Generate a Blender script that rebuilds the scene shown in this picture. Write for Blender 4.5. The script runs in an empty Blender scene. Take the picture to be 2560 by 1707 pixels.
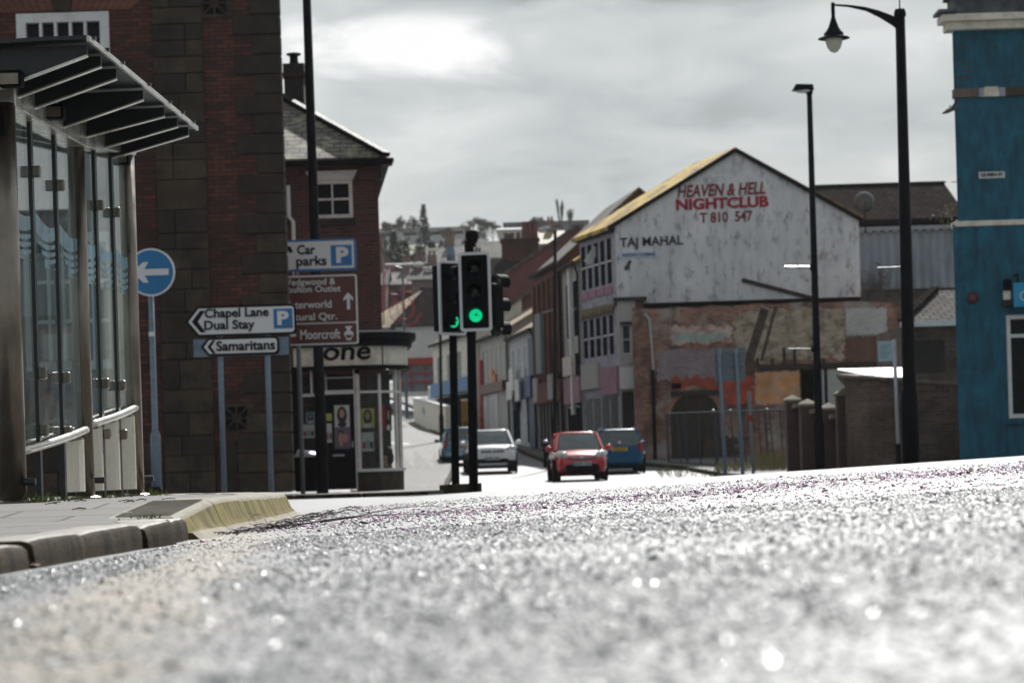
import bpy, bmesh, math, random
import numpy as np
from mathutils import Vector, Matrix
R = math.radians
random.seed(7)
rng = np.random.default_rng(7)
scene = bpy.context.scene
C = scene.collection

# ------------------------------------------------------------------ camera
F, U0, V0, RHO = 6044.0, 1280.0, 1157.0, R(1.75)      # 85 mm lens, level, rolled a little; the eye is the origin
CR, SR = math.cos(RHO), math.sin(RHO)
def W(u, v, Y):
    """point of the place seen at (u, v) of the 2560 px photograph, Y metres away"""
    du, dv = u - U0, v - V0
    return Vector(((du*CR - dv*SR)/F*Y, Y, (-du*SR - dv*CR)/F*Y))
cam = bpy.data.cameras.new('camera')
cam_ob = bpy.data.objects.new('camera', cam)
C.objects.link(cam_ob)
cam.lens = 85; cam.sensor_width = 36; cam.shift_y = (V0 - 853.5)/2560
cam.clip_start = 0.05; cam.clip_end = 6000
cam_ob.matrix_world = Matrix(((CR, SR, 0, 0), (0, 0, -1, 0), (-SR, CR, 0, 0), (0, 0, 0, 1)))
cam.dof.use_dof = True; cam.dof.focus_distance = 13.0; cam.dof.aperture_fstop = 5.3
scene.camera = cam_ob

# ------------------------------------------------------------------ world and sun
SUN_AZ, SUN_EL = R(10), R(40)
scene.view_settings.view_transform = 'Standard'
scene.view_settings.look = 'None'
scene.view_settings.gamma = 1
scene.view_settings.exposure = 0.32
wld = bpy.data.worlds.new('World'); scene.world = wld; wld.use_nodes = True
nt = wld.node_tree; nt.nodes.clear()
def nd(t, typ, **kw):
    n = t.nodes.new(typ)
    for k, v in kw.items():
        if k == 'inp':
            for kk, vv in v.items(): n.inputs[kk].default_value = vv
        else: setattr(n, k, v)
    return n
def math_n(t, op, a, b=None, clamp=False):
    n = t.nodes.new('ShaderNodeMath'); n.operation = op; n.use_clamp = clamp
    for i, x in enumerate((a, b)):
        if x is None: continue
        if isinstance(x, (int, float)): n.inputs[i].default_value = x
        else: t.links.new(x, n.inputs[i])
    return n.outputs[0]
out = nd(nt, 'ShaderNodeOutputWorld'); bg = nd(nt, 'ShaderNodeBackground', inp={'Strength': 0.084})
nt.links.new(bg.outputs[0], out.inputs[0])
sky = nd(nt, 'ShaderNodeTexSky', sky_type='NISHITA', sun_disc=False, sun_elevation=SUN_EL, sun_rotation=SUN_AZ,
         air_density=1.2, dust_density=2.5)
tc = nd(nt, 'ShaderNodeTexCoord')
sep = nd(nt, 'ShaderNodeSeparateXYZ'); nt.links.new(tc.outputs['Generated'], sep.inputs[0])
mp = nd(nt, 'ShaderNodeMapping'); mp.inputs['Scale'].default_value = (13, 13, 40)
nt.links.new(tc.outputs['Generated'], mp.inputs[0])
n1 = nd(nt, 'ShaderNodeTexNoise', inp={'Scale': 1.0, 'Detail': 8.0, 'Roughness': 0.56, 'Distortion': 0.45})
nt.links.new(mp.outputs[0], n1.inputs['Vector'])
mp2 = nd(nt, 'ShaderNodeMapping'); mp2.inputs['Scale'].default_value = (3.1, 3.1, 15); mp2.inputs['Location'].default_value = (4.3, 1.7, 2.2)
nt.links.new(tc.outputs['Generated'], mp2.inputs[0])
n2 = nd(nt, 'ShaderNodeTexNoise', inp={'Scale': 1.0, 'Detail': 4.0, 'Roughness': 0.5})
nt.links.new(mp2.outputs[0], n2.inputs['Vector'])
def blob(cx, cz, sx, sz, amp, warp=0.9):
    """a break in the cloud round one direction of the sky, its outline torn by the cloud noise"""
    dx = math_n(nt, 'DIVIDE', math_n(nt, 'SUBTRACT', sep.outputs[0], cx), sx)
    dz = math_n(nt, 'DIVIDE', math_n(nt, 'SUBTRACT', sep.outputs[2], cz), sz)
    d = math_n(nt, 'SQRT', math_n(nt, 'ADD', math_n(nt, 'MULTIPLY', dx, dx), math_n(nt, 'MULTIPLY', dz, dz)))
    d = math_n(nt, 'ADD', d, math_n(nt, 'MULTIPLY', math_n(nt, 'SUBTRACT', n1.outputs[0], 0.5), warp*4))
    s = nd(nt, 'ShaderNodeMapRange', interpolation_type='SMOOTHSTEP', inp={'From Min': 1.25, 'From Max': 0.1, 'To Min': 0.0, 'To Max': amp})
    nt.links.new(d, s.inputs[0]); return s.outputs[0]
fac = math_n(nt, 'ADD', math_n(nt, 'MULTIPLY', n1.outputs[0], 0.70), math_n(nt, 'MULTIPLY', n2.outputs[0], 0.34))
for b in ((-0.030, 0.171, 0.047, 0.014, 0.50), (-0.092, 0.160, 0.026, 0.045, 0.20), (0.165, 0.162, 0.05, 0.018, 0.18), (0.115, 0.175, 0.05, 0.012, 0.12),
          (-0.055, 0.103, 0.03, 0.03, 0.05), (-0.06, 0.11, 0.06, 0.03, 0.0)):
    if b[4]: fac = math_n(nt, 'ADD', fac, blob(*b))
fac = math_n(nt, 'SUBTRACT', fac, blob(0.02, 0.197, 0.11, 0.016, 0.14))
ramp = nd(nt, 'ShaderNodeValToRGB'); e = ramp.color_ramp.elements
e[0].position = 0.30; e[0].color = (0.26, 0.285, 0.30, 1)
e[1].position = 0.92; e[1].color = (0.93, 0.94, 0.94, 1)
x = e.new(0.46); x.color = (0.44, 0.485, 0.505, 1)
x = e.new(0.62); x.color = (0.565, 0.60, 0.61, 1)
nt.links.new(fac, ramp.inputs[0])
sc10 = nd(nt, 'ShaderNodeVectorMath', operation='SCALE', inp={'Scale': 10.0}); nt.links.new(ramp.outputs[0], sc10.inputs[0])
# cloud is brightest towards the sun and duller behind the camera
dh = math_n(nt, 'ADD', math_n(nt, 'MULTIPLY', sep.outputs[0], math.sin(SUN_AZ)), math_n(nt, 'MULTIPLY', sep.outputs[1], math.cos(SUN_AZ)))
dk = nd(nt, 'ShaderNodeMapRange', interpolation_type='SMOOTHSTEP', inp={'From Min': -0.9, 'From Max': 0.9, 'To Min': 7.3, 'To Max': 10.0})
nt.links.new(dh, dk.inputs[0]); nt.links.new(dk.outputs[0], sc10.inputs['Scale'])
mix = nd(nt, 'ShaderNodeMix', data_type='RGBA', inp={'Factor': 0.94})
nt.links.new(sky.outputs[0], mix.inputs['A']); nt.links.new(sc10.outputs[0], mix.inputs['B'])
nt.links.new(mix.outputs['Result'], bg.inputs['Color'])
sl = bpy.data.lights.new('sun', 'SUN'); sl.energy = 5.0; sl.angle = R(0.55); sl.color = (1.0, 0.98, 0.95)
so = bpy.data.objects.new('sun', sl); C.objects.link(so)
SDIR = Vector((math.sin(SUN_AZ)*math.cos(SUN_EL), math.cos(SUN_AZ)*math.cos(SUN_EL), math.sin(SUN_EL)))
so.rotation_euler = (-SDIR).to_track_quat('-Z', 'Y').to_euler()

# ------------------------------------------------------------------ mesh collector and object helpers
class MB:
    def __init__(s): s.v, s.f, s.m = [], [], []
    def add(s, vs, fs, mi=0):
        k = len(s.v); s.v += [tuple(p) for p in vs]; s.f += [tuple(i+k for i in q) for q in fs]; s.m += [mi]*len(fs); return s
    def box(s, x0, x1, y0, y1, z0, z1, mi=0):
        return s.add([(x0,y0,z0),(x1,y0,z0),(x1,y1,z0),(x0,y1,z0),(x0,y0,z1),(x1,y0,z1),(x1,y1,z1),(x0,y1,z1)],
              [(0,3,2,1),(4,5,6,7),(0,1,5,4),(1,2,6,5),(2,3,7,6),(3,0,4,7)], mi)
    def obox(s, c, size, mat3=None, mi=0):
        hx, hy, hz = [d/2 for d in size]; k = len(s.v)
        s.box(-hx,hx,-hy,hy,-hz,hz,mi)
        M_ = mat3 if mat3 is not None else Matrix.Identity(3)
        for i in range(k, k+8): s.v[i] = tuple(M_ @ Vector(s.v[i]) + Vector(c))
        return s
    def bar(s, a, b, w, d, mi=0, up=(0,0,1)):
        """rectangular bar from a to b, w wide (sideways), d deep (up)"""
        a, b = Vector(a), Vector(b); t = (b-a).normalized(); up = Vector(up)
        if abs(t.dot(up)) > .98: up = Vector((0,1,0))
        x = t.cross(up).normalized(); y = x.cross(t)
        return s.obox((a+b)/2, (w, (b-a).length, d), Matrix((x, t, y)).transposed(), mi)
    def poly(s, pts, mi=0): return s.add(pts, [tuple(range(len(pts)))], mi)
    def prism(s, pts, y0, y1, mi=0):
        """outline in x, z pushed from y0 to y1"""
        n = len(pts)
        return s.add([(x,y0,z) for x,z in pts]+[(x,y1,z) for x,z in pts],
              [tuple(range(n)), tuple(range(2*n-1,n-1,-1))]+[(i,i+n,(i+1)%n+n,(i+1)%n) for i in range(n)], mi)
    def prismz(s, pts, z0, z1, mi=0):
        n = len(pts)
        return s.add([(x,y,z0) for x,y in pts]+[(x,y,z1) for x,y in pts],
              [tuple(range(n-1,-1,-1)), tuple(range(n,2*n))]+[(i,(i+1)%n,(i+1)%n+n,i+n) for i in range(n)], mi)
    def tube(s, pts, r, n=8, mi=0):
        pts = [Vector(p) for p in pts]; rs = r if isinstance(r, (list, tuple)) else [r]*len(pts)
        k = len(s.v); prev = None
        for i, p in enumerate(pts):
            t = (pts[min(i+1,len(pts)-1)]-pts[max(i-1,0)]).normalized()
            if prev is None: x = t.orthogonal().normalized()
            else: x = (prev - t*prev.dot(t)).normalized()
            prev = x; y = t.cross(x)
            for j in range(n):
                a = 2*math.pi*j/n; s.v.append(tuple(p + x*rs[i]*math.cos(a) + y*rs[i]*math.sin(a)))
        for i in range(len(pts)-1):
            for j in range(n):
                s.f.append((k+i*n+j, k+i*n+(j+1)%n, k+(i+1)*n+(j+1)%n, k+(i+1)*n+j)); s.m.append(mi)
        s.f.append(tuple(k+j for j in range(n-1,-1,-1))); s.f.append(tuple(k+(len(pts)-1)*n+j for j in range(n))); s.m += [mi, mi]
        return s
    def lathe(s, prof, c=(0,0,0), n=20, mi=0, mat3=None):
        k = len(s.v); M_ = mat3 if mat3 is not None else Matrix.Identity(3)
        for r, z in prof:
            for j in range(n):
                a = 2*math.pi*j/n; s.v.append(tuple(M_ @ Vector((r*math.cos(a), r*math.sin(a), z)) + Vector(c)))
        for i in range(len(prof)-1):
            for j in range(n):
                s.f.append((k+i*n+j, k+i*n+(j+1)%n, k+(i+1)*n+(j+1)%n, k+(i+1)*n+j)); s.m.append(mi)
        s.f.append(tuple(k+j for j in range(n-1,-1,-1))); s.f.append(tuple(k+(len(prof)-1)*n+j for j in range(n))); s.m += [mi, mi]
        return s
    def ell(s, c, rad, n=14, m=8, mi=0):
        prof = [(max(math.sin(math.pi*i/m), .01), -math.cos(math.pi*i/m)) for i in range(m+1)]
        k = len(s.v); s.lathe(prof, (0,0,0), n, mi)
        for i in range(k, len(s.v)):
            p = s.v[i]; s.v[i] = (c[0]+p[0]*rad[0], c[1]+p[1]*rad[1], c[2]+p[2]*rad[2])
        return s
    def arc(s, cx, cy, r0, r1, z0, z1, a0, a1, n=12, mi=0):
        k = len(s.v)
        for i in range(n+1):
            a = R(a0+(a1-a0)*i/n); co, si = math.cos(a), math.sin(a)
            for r, z in ((r0,z0),(r1,z0),(r1,z1),(r0,z1)): s.v.append((cx+r*co, cy+r*si, z))
        for i in range(n):
            for j in range(4):
                s.f.append((k+4*i+j, k+4*i+(j+1)%4, k+4*i+4+(j+1)%4, k+4*i+4+j)); s.m.append(mi)
        s.f += [(k,k+1,k+2,k+3), (k+4*n+3,k+4*n+2,k+4*n+1,k+4*n)]; s.m += [mi,mi]
        return s
    def wall(s, x0, x1, z0, z1, holes=(), y=0.0, t=.14, mi=0, thick=.3):
        """upright wall at y facing -y, pierced by holes (x0,x1,z0,z1) with reveals t deep"""
        xs = sorted({x0,x1,*[min(max(q,x0),x1) for h in holes for q in h[:2]]}); zs = sorted({z0,z1,*[min(max(q,z0),z1) for h in holes for q in h[2:4]]})
        for i in range(len(xs)-1):
            for j in range(len(zs)-1):
                cx, cz = (xs[i]+xs[i+1])/2, (zs[j]+zs[j+1])/2
                if any(h[0]<cx<h[1] and h[2]<cz<h[3] for h in holes): continue
                s.add([(xs[i],y,zs[j]),(xs[i+1],y,zs[j]),(xs[i+1],y,zs[j+1]),(xs[i],y,zs[j+1])], [(0,1,2,3)], mi)
        for a,b,c,d in [h[:4] for h in holes]:
            s.add([(a,y,c),(b,y,c),(b,y,d),(a,y,d),(a,y+t,c),(b,y+t,c),(b,y+t,d),(a,y+t,d)], [(0,4,5,1),(1,5,6,2),(2,6,7,3),(3,7,4,0)], mi)
        return s
    def build(s, name, mats, parent=None, smooth=False, bevel=0, fix=True, sub=0):
        me = bpy.data.meshes.new(name); me.from_pydata(s.v, [], s.f)
        for m in (mats if isinstance(mats, (list, tuple)) else [mats]): me.materials.append(m)
        me.polygons.foreach_set('material_index', s.m)
        if fix:
            b = bmesh.new(); b.from_mesh(me); bmesh.ops.recalc_face_normals(b, faces=b.faces); b.to_mesh(me); b.free()
        if smooth: me.polygons.foreach_set('use_smooth', [True]*len(me.polygons))
        uv = me.uv_layers.new(name='UVMap'); me.update()
        co = np.empty(len(me.vertices)*3); me.vertices.foreach_get('co', co); co = co.reshape(-1,3)
        nl = len(me.loops); vi = np.empty(nl, int); me.loops.foreach_get('vertex_index', vi)
        npz = len(me.polygons); nrm = np.empty(npz*3); me.polygons.foreach_get('normal', nrm); nrm = nrm.reshape(-1,3)
        tot = np.empty(npz, int); me.polygons.foreach_get('loop_total', tot)
        N = np.abs(np.repeat(nrm, tot, axis=0)); P = co[vi]
        U = np.where((N[:,0:1] > N[:,1:2]), P[:,[1,2]], P[:,[0,2]])
        roof = (N[:,2] > .55)
        Ur = np.where((N[:,0:1] > N[:,1:2]), P[:,[1,0]], P[:,[0,1]])
        U = np.where(roof[:,None], Ur, U)
        uv.data.foreach_set('uv', U.reshape(-1).astype(np.float32))
        o = bpy.data.objects.new(name, me); C.objects.link(o)
        if parent is not None: o.parent = parent
        if bevel:
            md = o.modifiers.new('edge', 'BEVEL'); md.width = bevel; md.segments = 2; md.limit_method = 'ANGLE'
        if sub:
            md = o.modifiers.new('round', 'SUBSURF'); md.levels = sub; md.render_levels = sub
        return o
def tag(o, label=None, cat=None, group=None, kind=None):
    if label: o['label'] = label
    if cat: o['category'] = cat
    if group: o['group'] = group
    if kind: o['kind'] = kind
    return o
def thing(name, label, cat, loc=(0,0,0), rz=0, group=None):
    o = bpy.data.objects.new(name, None); C.objects.link(o); o.empty_display_size = .1
    o.location = loc; o.rotation_euler = (0,0,rz)
    return tag(o, label, cat, group)
def copy_tree(o, parent=None):
    c = o.copy(); C.objects.link(c)
    if parent is not None: c.parent = parent
    for ch in list(o.children): copy_tree(ch, c)
    return c

# ------------------------------------------------------------------ materials
def base_mat(name):
    m = bpy.data.materials.new(name); m.use_nodes = True
    t = m.node_tree; return m, t, t.nodes['Principled BSDF']
def rgba(c): return (c[0], c[1], c[2], 1)
def noise(t, vec, scale, detail=4, rough=.55, dist=0):
    n = nd(t, 'ShaderNodeTexNoise', inp={'Scale': scale, 'Detail': detail, 'Roughness': rough, 'Distortion': dist})
    t.links.new(vec, n.inputs['Vector']); return n.outputs[0]
def mixc(t, fac, a, b, blend='MIX'):
    n = nd(t, 'ShaderNodeMix', data_type='RGBA', blend_type=blend)
    for key, x in (('Factor', fac), ('A', a), ('B', b)):
        if isinstance(x, (int, float)): n.inputs[key].default_value = x
        elif isinstance(x, tuple): n.inputs[key].default_value = rgba(x)
        else: t.links.new(x, n.inputs[key])
    return n.outputs['Result']
def mrange(t, x, a, b, c=0, d=1):
    n = nd(t, 'ShaderNodeMapRange', inp={'From Min': a, 'From Max': b, 'To Min': c, 'To Max': d}); t.links.new(x, n.inputs[0]); return n.outputs[0]
def bump(t, h, strength, dist, p):
    n = nd(t, 'ShaderNodeBump', inp={'Strength': strength, 'Distance': dist}); t.links.new(h, n.inputs['Height']); t.links.new(n.outputs[0], p.inputs['Normal'])
def mat(name, col, rough=.6, metal=0., var=.22, vs=2.5, bmp=.0, bs=60, spec=.5, dirt=None, dirt_amt=.5, streak=False, coat=0):
    m, t, p = base_mat(name)
    co = nd(t, 'ShaderNodeTexCoord').outputs['Object']
    v = noise(t, co, vs, 6)
    c = mixc(t, mrange(t, v, .3, .7), tuple(x*(1-var) for x in col), tuple(min(1, x*(1+var)) for x in col))
    if dirt:
        mp_ = nd(t, 'ShaderNodeMapping'); t.links.new(co, mp_.inputs[0]); mp_.inputs['Location'].default_value = (3.1, 7.7, 1.3)
        if streak: mp_.inputs['Scale'].default_value = (1, 1, .22)
        d = noise(t, mp_.outputs[0], vs*1.7, 8, .65)
        c = mixc(t, mrange(t, d, .46, .64, 0, dirt_amt), c, dirt)
    t.links.new(c, p.inputs['Base Color'])
    p.inputs['Roughness'].default_value = rough; p.inputs['Metallic'].default_value = metal; p.inputs['Specular IOR Level'].default_value = spec
    if coat: p.inputs['Coat Weight'].default_value = coat; p.inputs['Coat Roughness'].default_value = .05
    if rough > .15 and not coat:
        r = mrange(t, noise(t, co, vs*3, 4), .2, .8, max(rough-.12, .05), min(rough+.12, 1)); t.links.new(r, p.inputs['Roughness'])
    if bmp: bump(t, noise(t, co, bs, 6), bmp, .01, p)
    return m
def mat_brick(name, c1, c2, mortar, bw=.235, rh=.075, ms=.010, dirt=(.03,.028,.026), dirt_amt=.7, ds=.8, rough=.85, dlo=.42, patch=None):
    m, t, p = base_mat(name)
    uv = nd(t, 'ShaderNodeTexCoord'); co = uv.outputs['Object']
    b = nd(t, 'ShaderNodeTexBrick', offset=.5, inp={'Color1': rgba(c1), 'Color2': rgba(c2), 'Mortar': rgba(mortar), 'Scale': 1.0, 'Mortar Size': ms,
        'Mortar Smooth': .3, 'Bias': -.1, 'Brick Width': bw, 'Row Height': rh})
    t.links.new(uv.outputs['UV'], b.inputs['Vector'])
    c = mixc(t, mrange(t, noise(t, co, ds, 8, .62), dlo, dlo+.22, 0, dirt_amt), b.outputs[0], dirt)
    c = mixc(t, mrange(t, noise(t, co, 9, 5), .3, .7, 0, .35), c, tuple(x*.45 for x in c1))
    if patch:
        for col, sc_, lo, loc in patch:
            mp_ = nd(t, 'ShaderNodeMapping'); t.links.new(co, mp_.inputs[0]); mp_.inputs['Location'].default_value = loc
            c = mixc(t, mrange(t, noise(t, mp_.outputs[0], sc_, 8, .65), lo-.06, lo+.02, 0, .85), c, col)
    t.links.new(c, p.inputs['Base Color']); p.inputs['Roughness'].default_value = rough
    h = math_n(t, 'ADD', math_n(t, 'MULTIPLY', b.outputs['Fac'], -1.0), math_n(t, 'MULTIPLY', noise(t, co, 30, 5), .5))
    bump(t, h, .7, .012, p)
    return m
def mat_tiles(name, c1, c2, gap, bw=.28, rh=.22, lichen=None, lo=.5, amt=.8, rough=.55, ls=1.4, spec=.12):
    m, t, p = base_mat(name)
    uv = nd(t, 'ShaderNodeTexCoord'); co = uv.outputs['Object']
    b = nd(t, 'ShaderNodeTexBrick', offset=.5, inp={'Color1': rgba(c1), 'Color2': rgba(c2), 'Mortar': rgba(gap), 'Scale': 1.0, 'Mortar Size': .022,
        'Mortar Smooth': .2, 'Brick Width': bw, 'Row Height': rh})
    t.links.new(uv.outputs['UV'], b.inputs['Vector'])
    c = mixc(t, mrange(t, noise(t, co, 3, 6), .35, .75, 0, .5), b.outputs[0], tuple(x*.5 for x in c1))
    if lichen: c = mixc(t, mrange(t, noise(t, co, ls, 8, .65), lo, lo+.14, 0, amt), c, lichen)
    t.links.new(c, p.inputs['Base Color']); p.inputs['Roughness'].default_value = rough; p.inputs['Specular IOR Level'].default_value = spec
    sx = nd(t, 'ShaderNodeSeparateXYZ'); t.links.new(uv.outputs['UV'], sx.inputs[0])
    saw = math_n(t, 'FRACT', math_n(t, 'DIVIDE', sx.outputs[1], rh))
    h = math_n(t, 'SUBTRACT', math_n(t, 'MULTIPLY', saw, -.8), math_n(t, 'MULTIPLY', b.outputs['Fac'], .6))
    bump(t, h, .8, .03, p)
    return m
def mat_glass(name, tint=(.82,.9,.88), rough=.02, dirt=.10, ior=1.5, film=(.5,.56,.56)):
    m, t, p = base_mat(name); t.nodes.remove(p)
    o = t.nodes['Material Output']
    tr = nd(t, 'ShaderNodeBsdfTransparent', inp={'Color': rgba(tint)}); gl = nd(t, 'ShaderNodeBsdfGlossy', inp={'Roughness': rough})
    fr = nd(t, 'ShaderNodeFresnel'); bf = nd(t, 'ShaderNodeNewGeometry').outputs['Backfacing']; t.links.new(mrange(t, bf, 0, 1, ior, 1/ior), fr.inputs['IOR']); df = nd(t, 'ShaderNodeBsdfDiffuse', inp={'Color': rgba(film)})
    m1 = nd(t, 'ShaderNodeMixShader'); m2 = nd(t, 'ShaderNodeMixShader')
    t.links.new(fr.outputs[0], m1.inputs[0]); t.links.new(tr.outputs[0], m1.inputs[1]); t.links.new(gl.outputs[0], m1.inputs[2])
    co = nd(t, 'ShaderNodeTexCoord').outputs['Object']
    mp_ = nd(t, 'ShaderNodeMapping'); t.links.new(co, mp_.inputs[0]); mp_.inputs['Scale'].default_value = (6,6,1.2)
    d = mrange(t, noise(t, mp_.outputs[0], 1.5, 7, .65), .35, .8, dirt*.35, dirt*2)
    t.links.new(d, m2.inputs[0]); t.links.new(m1.outputs[0], m2.inputs[1]); t.links.new(df.outputs[0], m2.inputs[2])
    t.links.new(m2.outputs[0], o.inputs['Surface'])
    return m
def mat_emit(name, col, strength):
    m, t, p = base_mat(name); p.inputs['Base Color'].default_value = rgba(tuple(x*.3 for x in col))
    p.inputs['Emission Color'].default_value = rgba(col); p.inputs['Emission Strength'].default_value = strength
    p.inputs['Roughness'].default_value = .2
    return m
def mat_asphalt(name, light=(.14,.149,.156), dark=(.028,.030,.034), band=False, rough=.56):
    m, t, p = base_mat(name)
    co = nd(t, 'ShaderNodeTexCoord').outputs['Object']
    vo = nd(t, 'ShaderNodeTexVoronoi', inp={'Scale': 105.0}); t.links.new(co, vo.inputs['Vector'])
    sr = nd(t, 'ShaderNodeSeparateColor'); t.links.new(vo.outputs['Color'], sr.inputs[0])
    c = mixc(t, sr.outputs[0], dark, light)
    c = mixc(t, mrange(t, noise(t, co, 1.3, 7, .6), .4, .75, 0, .55), c, tuple(x*.75 for x in light))
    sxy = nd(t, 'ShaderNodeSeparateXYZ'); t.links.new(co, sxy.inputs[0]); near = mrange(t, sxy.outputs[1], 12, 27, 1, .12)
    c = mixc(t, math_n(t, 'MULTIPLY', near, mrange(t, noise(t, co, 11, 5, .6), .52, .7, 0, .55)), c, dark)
    c = mixc(t, mrange(t, sxy.outputs[1], 12, 27, 0, .8), c, tuple(x*.8 for x in light))  # colour pales and evens out with distance, standing in for glare
    if band:
        sx = nd(t, 'ShaderNodeSeparateXYZ'); t.links.new(co, sx.inputs[0])
        xx = math_n(t, 'ADD', sx.outputs[0], math_n(t, 'MULTIPLY', math_n(t, 'SUBTRACT', noise(t, co, 2.2, 6, .6), .5), .5))
        d = math_n(t, 'ABSOLUTE', math_n(t, 'ADD', math_n(t, 'ADD', xx, .28), math_n(t, 'MULTIPLY', sx.outputs[1], .085)))
        k = mrange(t, d, .07, .19, 1, 0)
        k = math_n(t, 'MULTIPLY', k, mrange(t, noise(t, co, 7, 6, .65), .3, .52))
        k = math_n(t, 'MULTIPLY', k, mrange(t, sx.outputs[1], 9.5, 12, 1, 0))
        c = mixc(t, math_n(t, 'MULTIPLY', k, .85), c, (.23,.185,.13))
    t.links.new(c, p.inputs['Base Color'])
    t.links.new(mrange(t, noise(t, co, 4, 5), .3, .7, rough-.09, rough+.07), p.inputs['Roughness'])
    p.inputs['Specular IOR Level'].default_value = .5
    h = math_n(t, 'ADD', math_n(t, 'MULTIPLY', vo.outputs['Distance'], -1.0), math_n(t, 'MULTIPLY', noise(t, co, 35, 5), 1.2))
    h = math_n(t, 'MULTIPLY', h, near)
    bump(t, h, .35, .006, p)
    return m

m_brick_dark = mat_brick('sooty brick', (.15,.050,.035), (.036,.023,.021), (.022,.019,.016), dirt=(.014,.012,.012), dirt_amt=.7, dlo=.47)
m_brick_house = mat_brick('red brown brick', (.15,.050,.037), (.045,.027,.029), (.12,.10,.09), dirt=(.05,.04,.035), dirt_amt=.45)
m_brick_maroon = mat_brick('maroon brick', (.21,.075,.07), (.17,.06,.058), (.16,.1,.09), dirt=(.10,.05,.05), dirt_amt=.4)
m_brick_red = mat_brick('orange red brick', (.26,.085,.06), (.18,.06,.045), (.17,.12,.1), dirt=(.07,.035,.03), dirt_amt=.5)
m_brick_ruin = mat_brick('weathered brick', (.42,.165,.105), (.10,.045,.038), (.42,.36,.30), dirt=(.012,.009,.008), dirt_amt=1.0, ds=.8, dlo=.44,
     patch=[((.34,.31,.29), .55, .60, (1.2,0,4.2)), ((.42,.36,.27), .8, .64, (5.2,0,1.2)), ((.24,.08,.045), .5, .66, (9.0,0,2.0))])
m_brick_pier = mat_brick('pink brown brick', (.40,.235,.21), (.28,.16,.145), (.3,.25,.22), dirt=(.17,.1,.09), dirt_amt=.5)
m_brick_wall = mat_brick('dark brown brick', (.20,.13,.105), (.085,.06,.05), (.20,.165,.135), dirt=(.035,.03,.025), dirt_amt=.8)
m_stone = mat('sooty sandstone', (.066,.048,.033), .9, var=.45, vs=1.6, bmp=.5, bs=25, dirt=(.022,.019,.017), dirt_amt=.8)
m_stone2 = mat('dark sandstone', (.040,.030,.023), .9, var=.4, vs=2.1, bmp=.5, bs=25, dirt=(.03,.027,.025), dirt_amt=.8)
def mat_stained(name, col, stain, dark):
    m, t, p = base_mat(name); co = nd(t, 'ShaderNodeTexCoord').outputs['Object']
    def mapped(s, l): q = nd(t, 'ShaderNodeMapping'); t.links.new(co, q.inputs[0]); q.inputs['Scale'].default_value = s; q.inputs['Location'].default_value = l; return q.outputs[0]
    c = mixc(t, mrange(t, noise(t, mapped((1,1,.6),(0,0,0)), .55, 8, .62), .36, .66), col, tuple(x*.80 for x in col))
    c = mixc(t, mrange(t, noise(t, mapped((1,1,.16),(3,1,7)), 2.2, 8, .68), .46, .62, 0, .5), c, stain)
    c = mixc(t, mrange(t, noise(t, mapped((1,1,1),(8,2,3)), 1.1, 9, .7), .52, .64, 0, .6), c, stain)
    c = mixc(t, mrange(t, noise(t, mapped((1,1,.45),(1,5,2)), 3.0, 8, .7), .53, .63, 0, .75), c, dark)
    t.links.new(c, p.inputs['Base Color']); p.inputs['Roughness'].default_value = .92; p.inputs['Specular IOR Level'].default_value = .2
    bump(t, noise(t, co, 9, 7, .65), .35, .03, p); return m
m_render = mat_stained('stained white render', (.80,.79,.80), (.50,.50,.54), (.22,.215,.225))
m_cream = mat('cream paint', (.82,.77,.66), .7, var=.08, dirt=(.35,.31,.25), dirt_amt=.4)
m_cream2 = mat('off white render', (.46,.44,.41), .8, var=.12, vs=.8, dirt=(.3,.28,.26), dirt_amt=.5, streak=True)
m_white = mat('white gloss paint', (.72,.72,.72), .4, var=.06, dirt=(.45,.43,.4), dirt_amt=.3)
m_whiteframe = mat('aged white frame', (.78,.75,.72), .5, var=.08, dirt=(.4,.36,.33), dirt_amt=.4)
m_panestreet = mat('dark street glass', (.012,.014,.017), .7, var=.4, spec=.0)  # matt and unreflective, so panes seen at a slant stay dark
m_pane = mat('dark window glass', (.012,.015,.017), .2, var=.3, spec=.10)
m_paneblue = mat('blue grey window glass', (.035,.047,.058), .2, var=.35, spec=.12)
m_black = mat('black paint', (.010,.010,.012), .62, var=.3, vs=6, spec=.07)
m_blackmatt = mat('black matt plastic', (.008,.008,.009), .7, var=.25, spec=.08)
m_galv = mat('galvanised steel', (.16,.215,.27), .45, .35, var=.15, vs=8, dirt=(.09,.1,.11), dirt_amt=.35)
m_galvlight = mat('pale grey steel', (.42,.44,.47), .4, .5, var=.1, vs=6)
m_steel = mat('brushed shelter steel', (.26,.225,.19), .34, .85, var=.22, vs=3.5, dirt=(.10,.075,.055), dirt_amt=.5, streak=True)
m_steeldark = mat('dark shelter paint', (.028,.032,.034), .42, .2, var=.25)
m_alu = mat('pale aluminium', (.62,.60,.55), .3, .7, var=.12, dirt=(.35,.3,.24), dirt_amt=.4)
m_panelwhite = mat('cream enamel panel', (.66,.62,.52), .3, var=.08, dirt=(.4,.35,.26), dirt_amt=.35, streak=True)
m_glass = mat_glass('shelter glass', (.80,.90,.88), .02, .12, 1.75)
m_frost = mat_glass('etched pale blue film', (.7,.85,.92), .2, .42, 1.6, (.42,.64,.76))
m_shopglass = mat_glass('shop glass', (.92,.94,.93), .02, .02, 1.14)
m_signwhite = mat('reflective white', (.70,.70,.72), .45, var=.03)
m_signblue = mat('sign blue', (.015,.155,.40), .4, var=.06)
m_roundblue = mat('round sign blue', (.012,.17,.40), .4, var=.08)
m_brown = mat('tourist sign brown', (.105,.026,.018), .45, var=.08)
m_signback = mat('sign back grey', (.14,.17,.19), .5, .2, var=.15, vs=4)
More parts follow.
